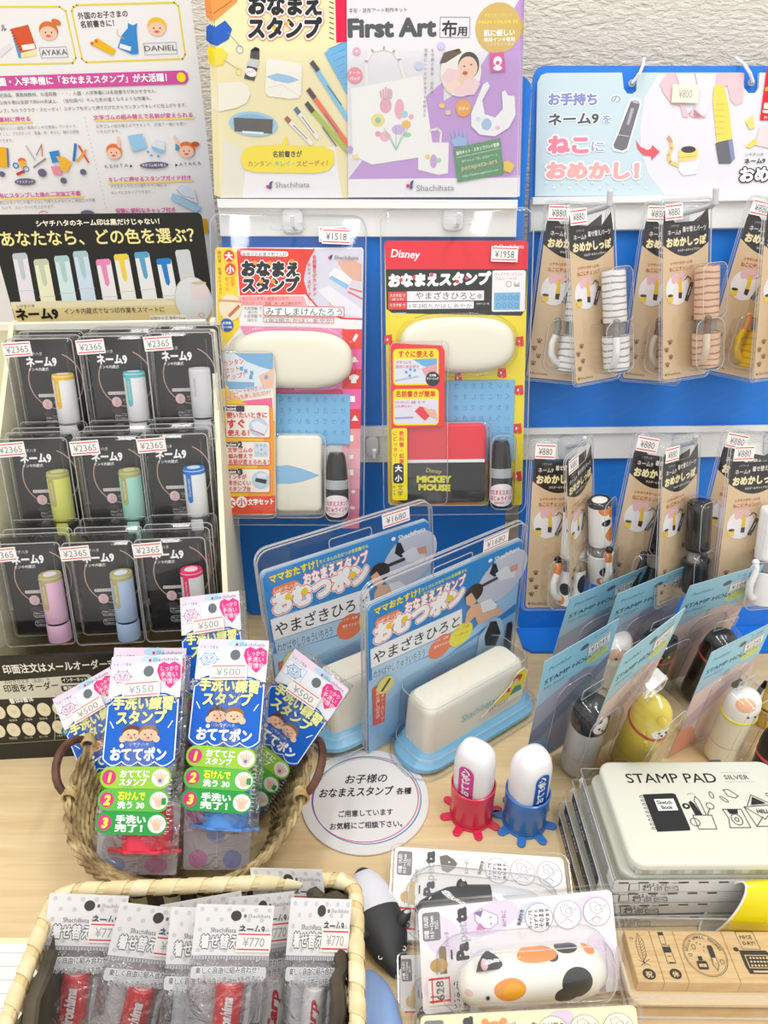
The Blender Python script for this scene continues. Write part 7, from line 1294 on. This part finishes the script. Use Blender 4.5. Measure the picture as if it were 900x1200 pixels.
# ================= boxes of wooden stamps =================
zb = .030
A0, A1, A2 = at_z(734, 1089, zb), at_z(848, 1086, zb), at_z(748, 1150, zb)
wy = math.degrees(math.atan2(A1.y - A0.y, A1.x - A0.x)) - 2.2
kraft = ramp_mat('stamp_wood', '#d3ad72', '#e0c08c', 90, (.6, 6, 1), .55, 4)
def L0(u, v, z): # local coords (mm) in the wood box frame
    p = at_z(u, v, z); d = p - Vector((A2.x, A2.y, 0)); c1, s1 = math.cos(R(wy)), math.sin(R(wy)); return (d.x * c1 + d.y * s1) * 1000, (-d.x * s1 + d.y * c1) * 1000
wx = thing('stamp_box', 'clear-lidded box holding a row of wooden stamps', 'box', loc=(A2.x, A2.y, 0), rz=R(wy))
bxh = 31.5; depth_ = 34
def wbox(t, x0, x1, y0, y1, z0, z1):
    m = MB(); m.box(x0, x1, y0, y1, z0, z0 + 2.5); m.box(x0, x0 + 1.2, y0, y1, z0 + 2.5, z1 - 6); m.build('tray', t, pl('#e6cfa6', .35), 0)
    m = MB(); rloft(m, (x0 + x1) / 2, (y0 + y1) / 2, x1 - x0 + 4, y1 - y0 + 4, 3, [(0, z0 + .5), (0, z1 - .8), (.6, z1)], cap1=True); bead(m, (x0 + x1) / 2, (y0 + y1) / 2, x1 - x0 + 4, y1 - y0 + 4, 3, z1 - .6, .7); m.build('clear_lid', t, [SLEEVE, EDGE], 30)
wbox(wx, -6, 150, -8, 40, 16.5, 31)
wx2 = thing('stamp_box', 'second wooden stamp box with a price label, underneath the open row', 'box', loc=(A2.x, A2.y, 0), rz=R(wy))
wbox(wx2, -6, 150, -12, 40, .6, 16); MB().box(-4, 148, -9, 38, 3.2, 14).build('wood_block', wx2, kraft, 0); MB().slab([(90, -13.2), (116, -13.2), (116, -9), (90, -9)], 16.2, 16.5).build('price_label', wx2, pl('#e9d9c4'), 0)
def wood_stamp(x0, x1, label, draw):
    t = thing('wooden_stamp', label, 'wooden stamp', None, 'wooden stamps in the clear box', loc=wx.matrix_basis.to_translation() if False else (A2.x, A2.y, 0), rz=R(wy))
    MB().slab([(x0 + .15, 0), (x1 - .15, 0), (x1 - .15, depth_), (x0 + .15, depth_)], 19.3, 29.6, .4).build('block', t, kraft, 0)
    a = Art(29.62, .01); draw(a, x0, x1); a.build('print', t, INKM, fn=lambda p: (p[0], p[1] * .9 + .3, p[2])); return t
KK = '#231d1a'
def d_feather(a, x0, x1):
    c = (x0 + x1) / 2; a.line([(c - 1, 11), (c, 33)], .35, KK).line([(c - 1, 13), (c - 3, 18), (c - 3, 27), (c, 35), (c + 2.6, 29), (c + 2, 19), (c - 1, 14)], .35, KK, closed=True)
    for k in range(7): a.line([(c - 2.8, 17 + k * 2), (c, 16 + k * 2), (c + 2, 18 + k * 2)], .25, KK)
    a.line([(c - 4, 15), (c - 1, 13), (c + 3, 15.5)], .4, KK).line([(c - 3.4, 11), (c - 1, 13), (c + 2.4, 11)], .4, KK).ell(c, 5, 4.3, 4, KK, n=14).text('祝', c, 3, 4.6, '#e0c08c', al='c', fat=.03).ring(c - 5, 31, 1.3, 1, .3, KK, n=8)
def d_marker(a, x0, x1):
    c = (x0 + x1) / 2; a.line([(c - 2.4, 36), (c + 1, 36), (c + 1, 27), (c - 2.4, 27)], .4, KK, closed=True).rect(c - 2.4, 33.6, c + 1, 35.8, KK).rect(c - 2.2, 20.6, c + 2.6, 25, KK).line([(c - 2.4, 26), (c + 2.6, 26), (c + 3.4, 13), (c - 2, 12.6)], .45, KK, closed=True).line([(c - 1, 18), (c + 2, 18)], .4, KK).rect(c - 1, 12.6, c + 2.6, 13.8, KK).ell(c + .8, 5.4, 3.9, 3.7, KK).text('休', c + .8, 3.5, 4.4, '#e0c08c', al='c', fat=.03)
def d_round(a, x0, x1):
    c = (x0 + x1) / 2; a.ring(c, 19.5, 14.2, 16, .4, KK, n=48).ring(c, 19.5, 13.3, 15, .3, KK, n=48)
    s2 = 'HELLO SMALL THINGS'
    for i, ch in enumerate(s2):
        an = R(165 - i * 150 / (len(s2) - 1)); 
        if ch != ' ': a.text(ch, c + 10.6 * math.cos(an), 19.5 + 12 * math.sin(an), 2.7, KK, rot=math.degrees(an) - 90, al='c', fat=.02)
    a.rect(c - 7.6, 8.6, c - .8, 14.6, KK, 1).rect(c - 6.6, 10.2, c - 1.8, 12.4, '#e0c08c').text('ink', c - 5.6, 10.4, 2, KK).rect(c - 5.6, 15, c - 3, 18, KK).rect(c + 3, 17, c + 6.4, 26, KK, .8).rect(c + 3.6, 13, c + 6, 17, '#e0c08c').line([(c + 3.2, 17), (c + 2.6, 12), (c + 4.6, 8), (c + 6.4, 12), (c + 6, 17)], .35, KK, closed=True).ring(c - 6, 25, 1.4, 2, .35, KK, n=8).ring(c - 10, 19, 1.4, 1.2, .35, KK, n=6).ring(c + 9.4, 14, 1.6, 2, .35, KK, n=6)
    for q in ((-1, 27), (1, 25), (0, 22), (-3, 28)): a.ell(c + q[0], q[1], .4, .5, KK, n=8)
def d_typer(a, x0, x1):
    X = x0 + 10; a.line([(X, 24), (X + 12, 24), (X + 11.4, 37), (X - .6, 37)], .45, KK, closed=True).text('NICE', X + 1.4, 31.6, 3.8, KK, w=8, fat=.03).text('DAY!', X + 1.8, 27, 3.8, KK, w=8, fat=.03)
    a.poly([(X - 3, 23), (X + 15, 23), (X + 17, 20), (X + 17, 6), (X - 2, 6), (X - 3, 12)], KK).ell(X - 4.6, 23.6, 1.8, 1.6, KK).poly([(X - .6, 19.6), (X + 14.6, 19.6), (X + 15, 10), (X - .6, 10)], '#e0c08c').poly([(X, 19), (X + 14, 19), (X + 14.4, 10.6), (X, 10.6)], KK)
    for r_ in range(3):
        for k in range(6): a.ell(X + 1.8 + k * 2.2 + r_ * .4, 12 + r_ * 2.7, .8, .8, '#e0c08c', same=r_ + k > 0, n=8)
    a.rect(X + 1, 7, X + 13, 8.4, '#e0c08c')
xs = [L0(748, 1150, zb)[0], L0(778, 1147, zb)[0], L0(807, 1147, zb)[0], L0(865.5, 1143, zb)[0]]
wood_stamp(xs[0], xs[1], 'narrow wooden stamp with a feather and a dark round character', d_feather)
wood_stamp(xs[1], xs[2], 'narrow wooden stamp with a marker tube and a round character', d_marker)
wood_stamp(xs[2], xs[3], 'wide wooden stamp with a ring of lettering round an ink bottle and pen', d_round)
wood_stamp(xs[3], xs[3] + 38, 'wide wooden stamp with a typewriter, at the cut-off edge', d_typer)
if 0:
    print('DBG', 'wood', L0(734, 1089, zb), L0(748, 1150, zb), L0(848, 1086, zb), L0(865.5, 1143, zb))
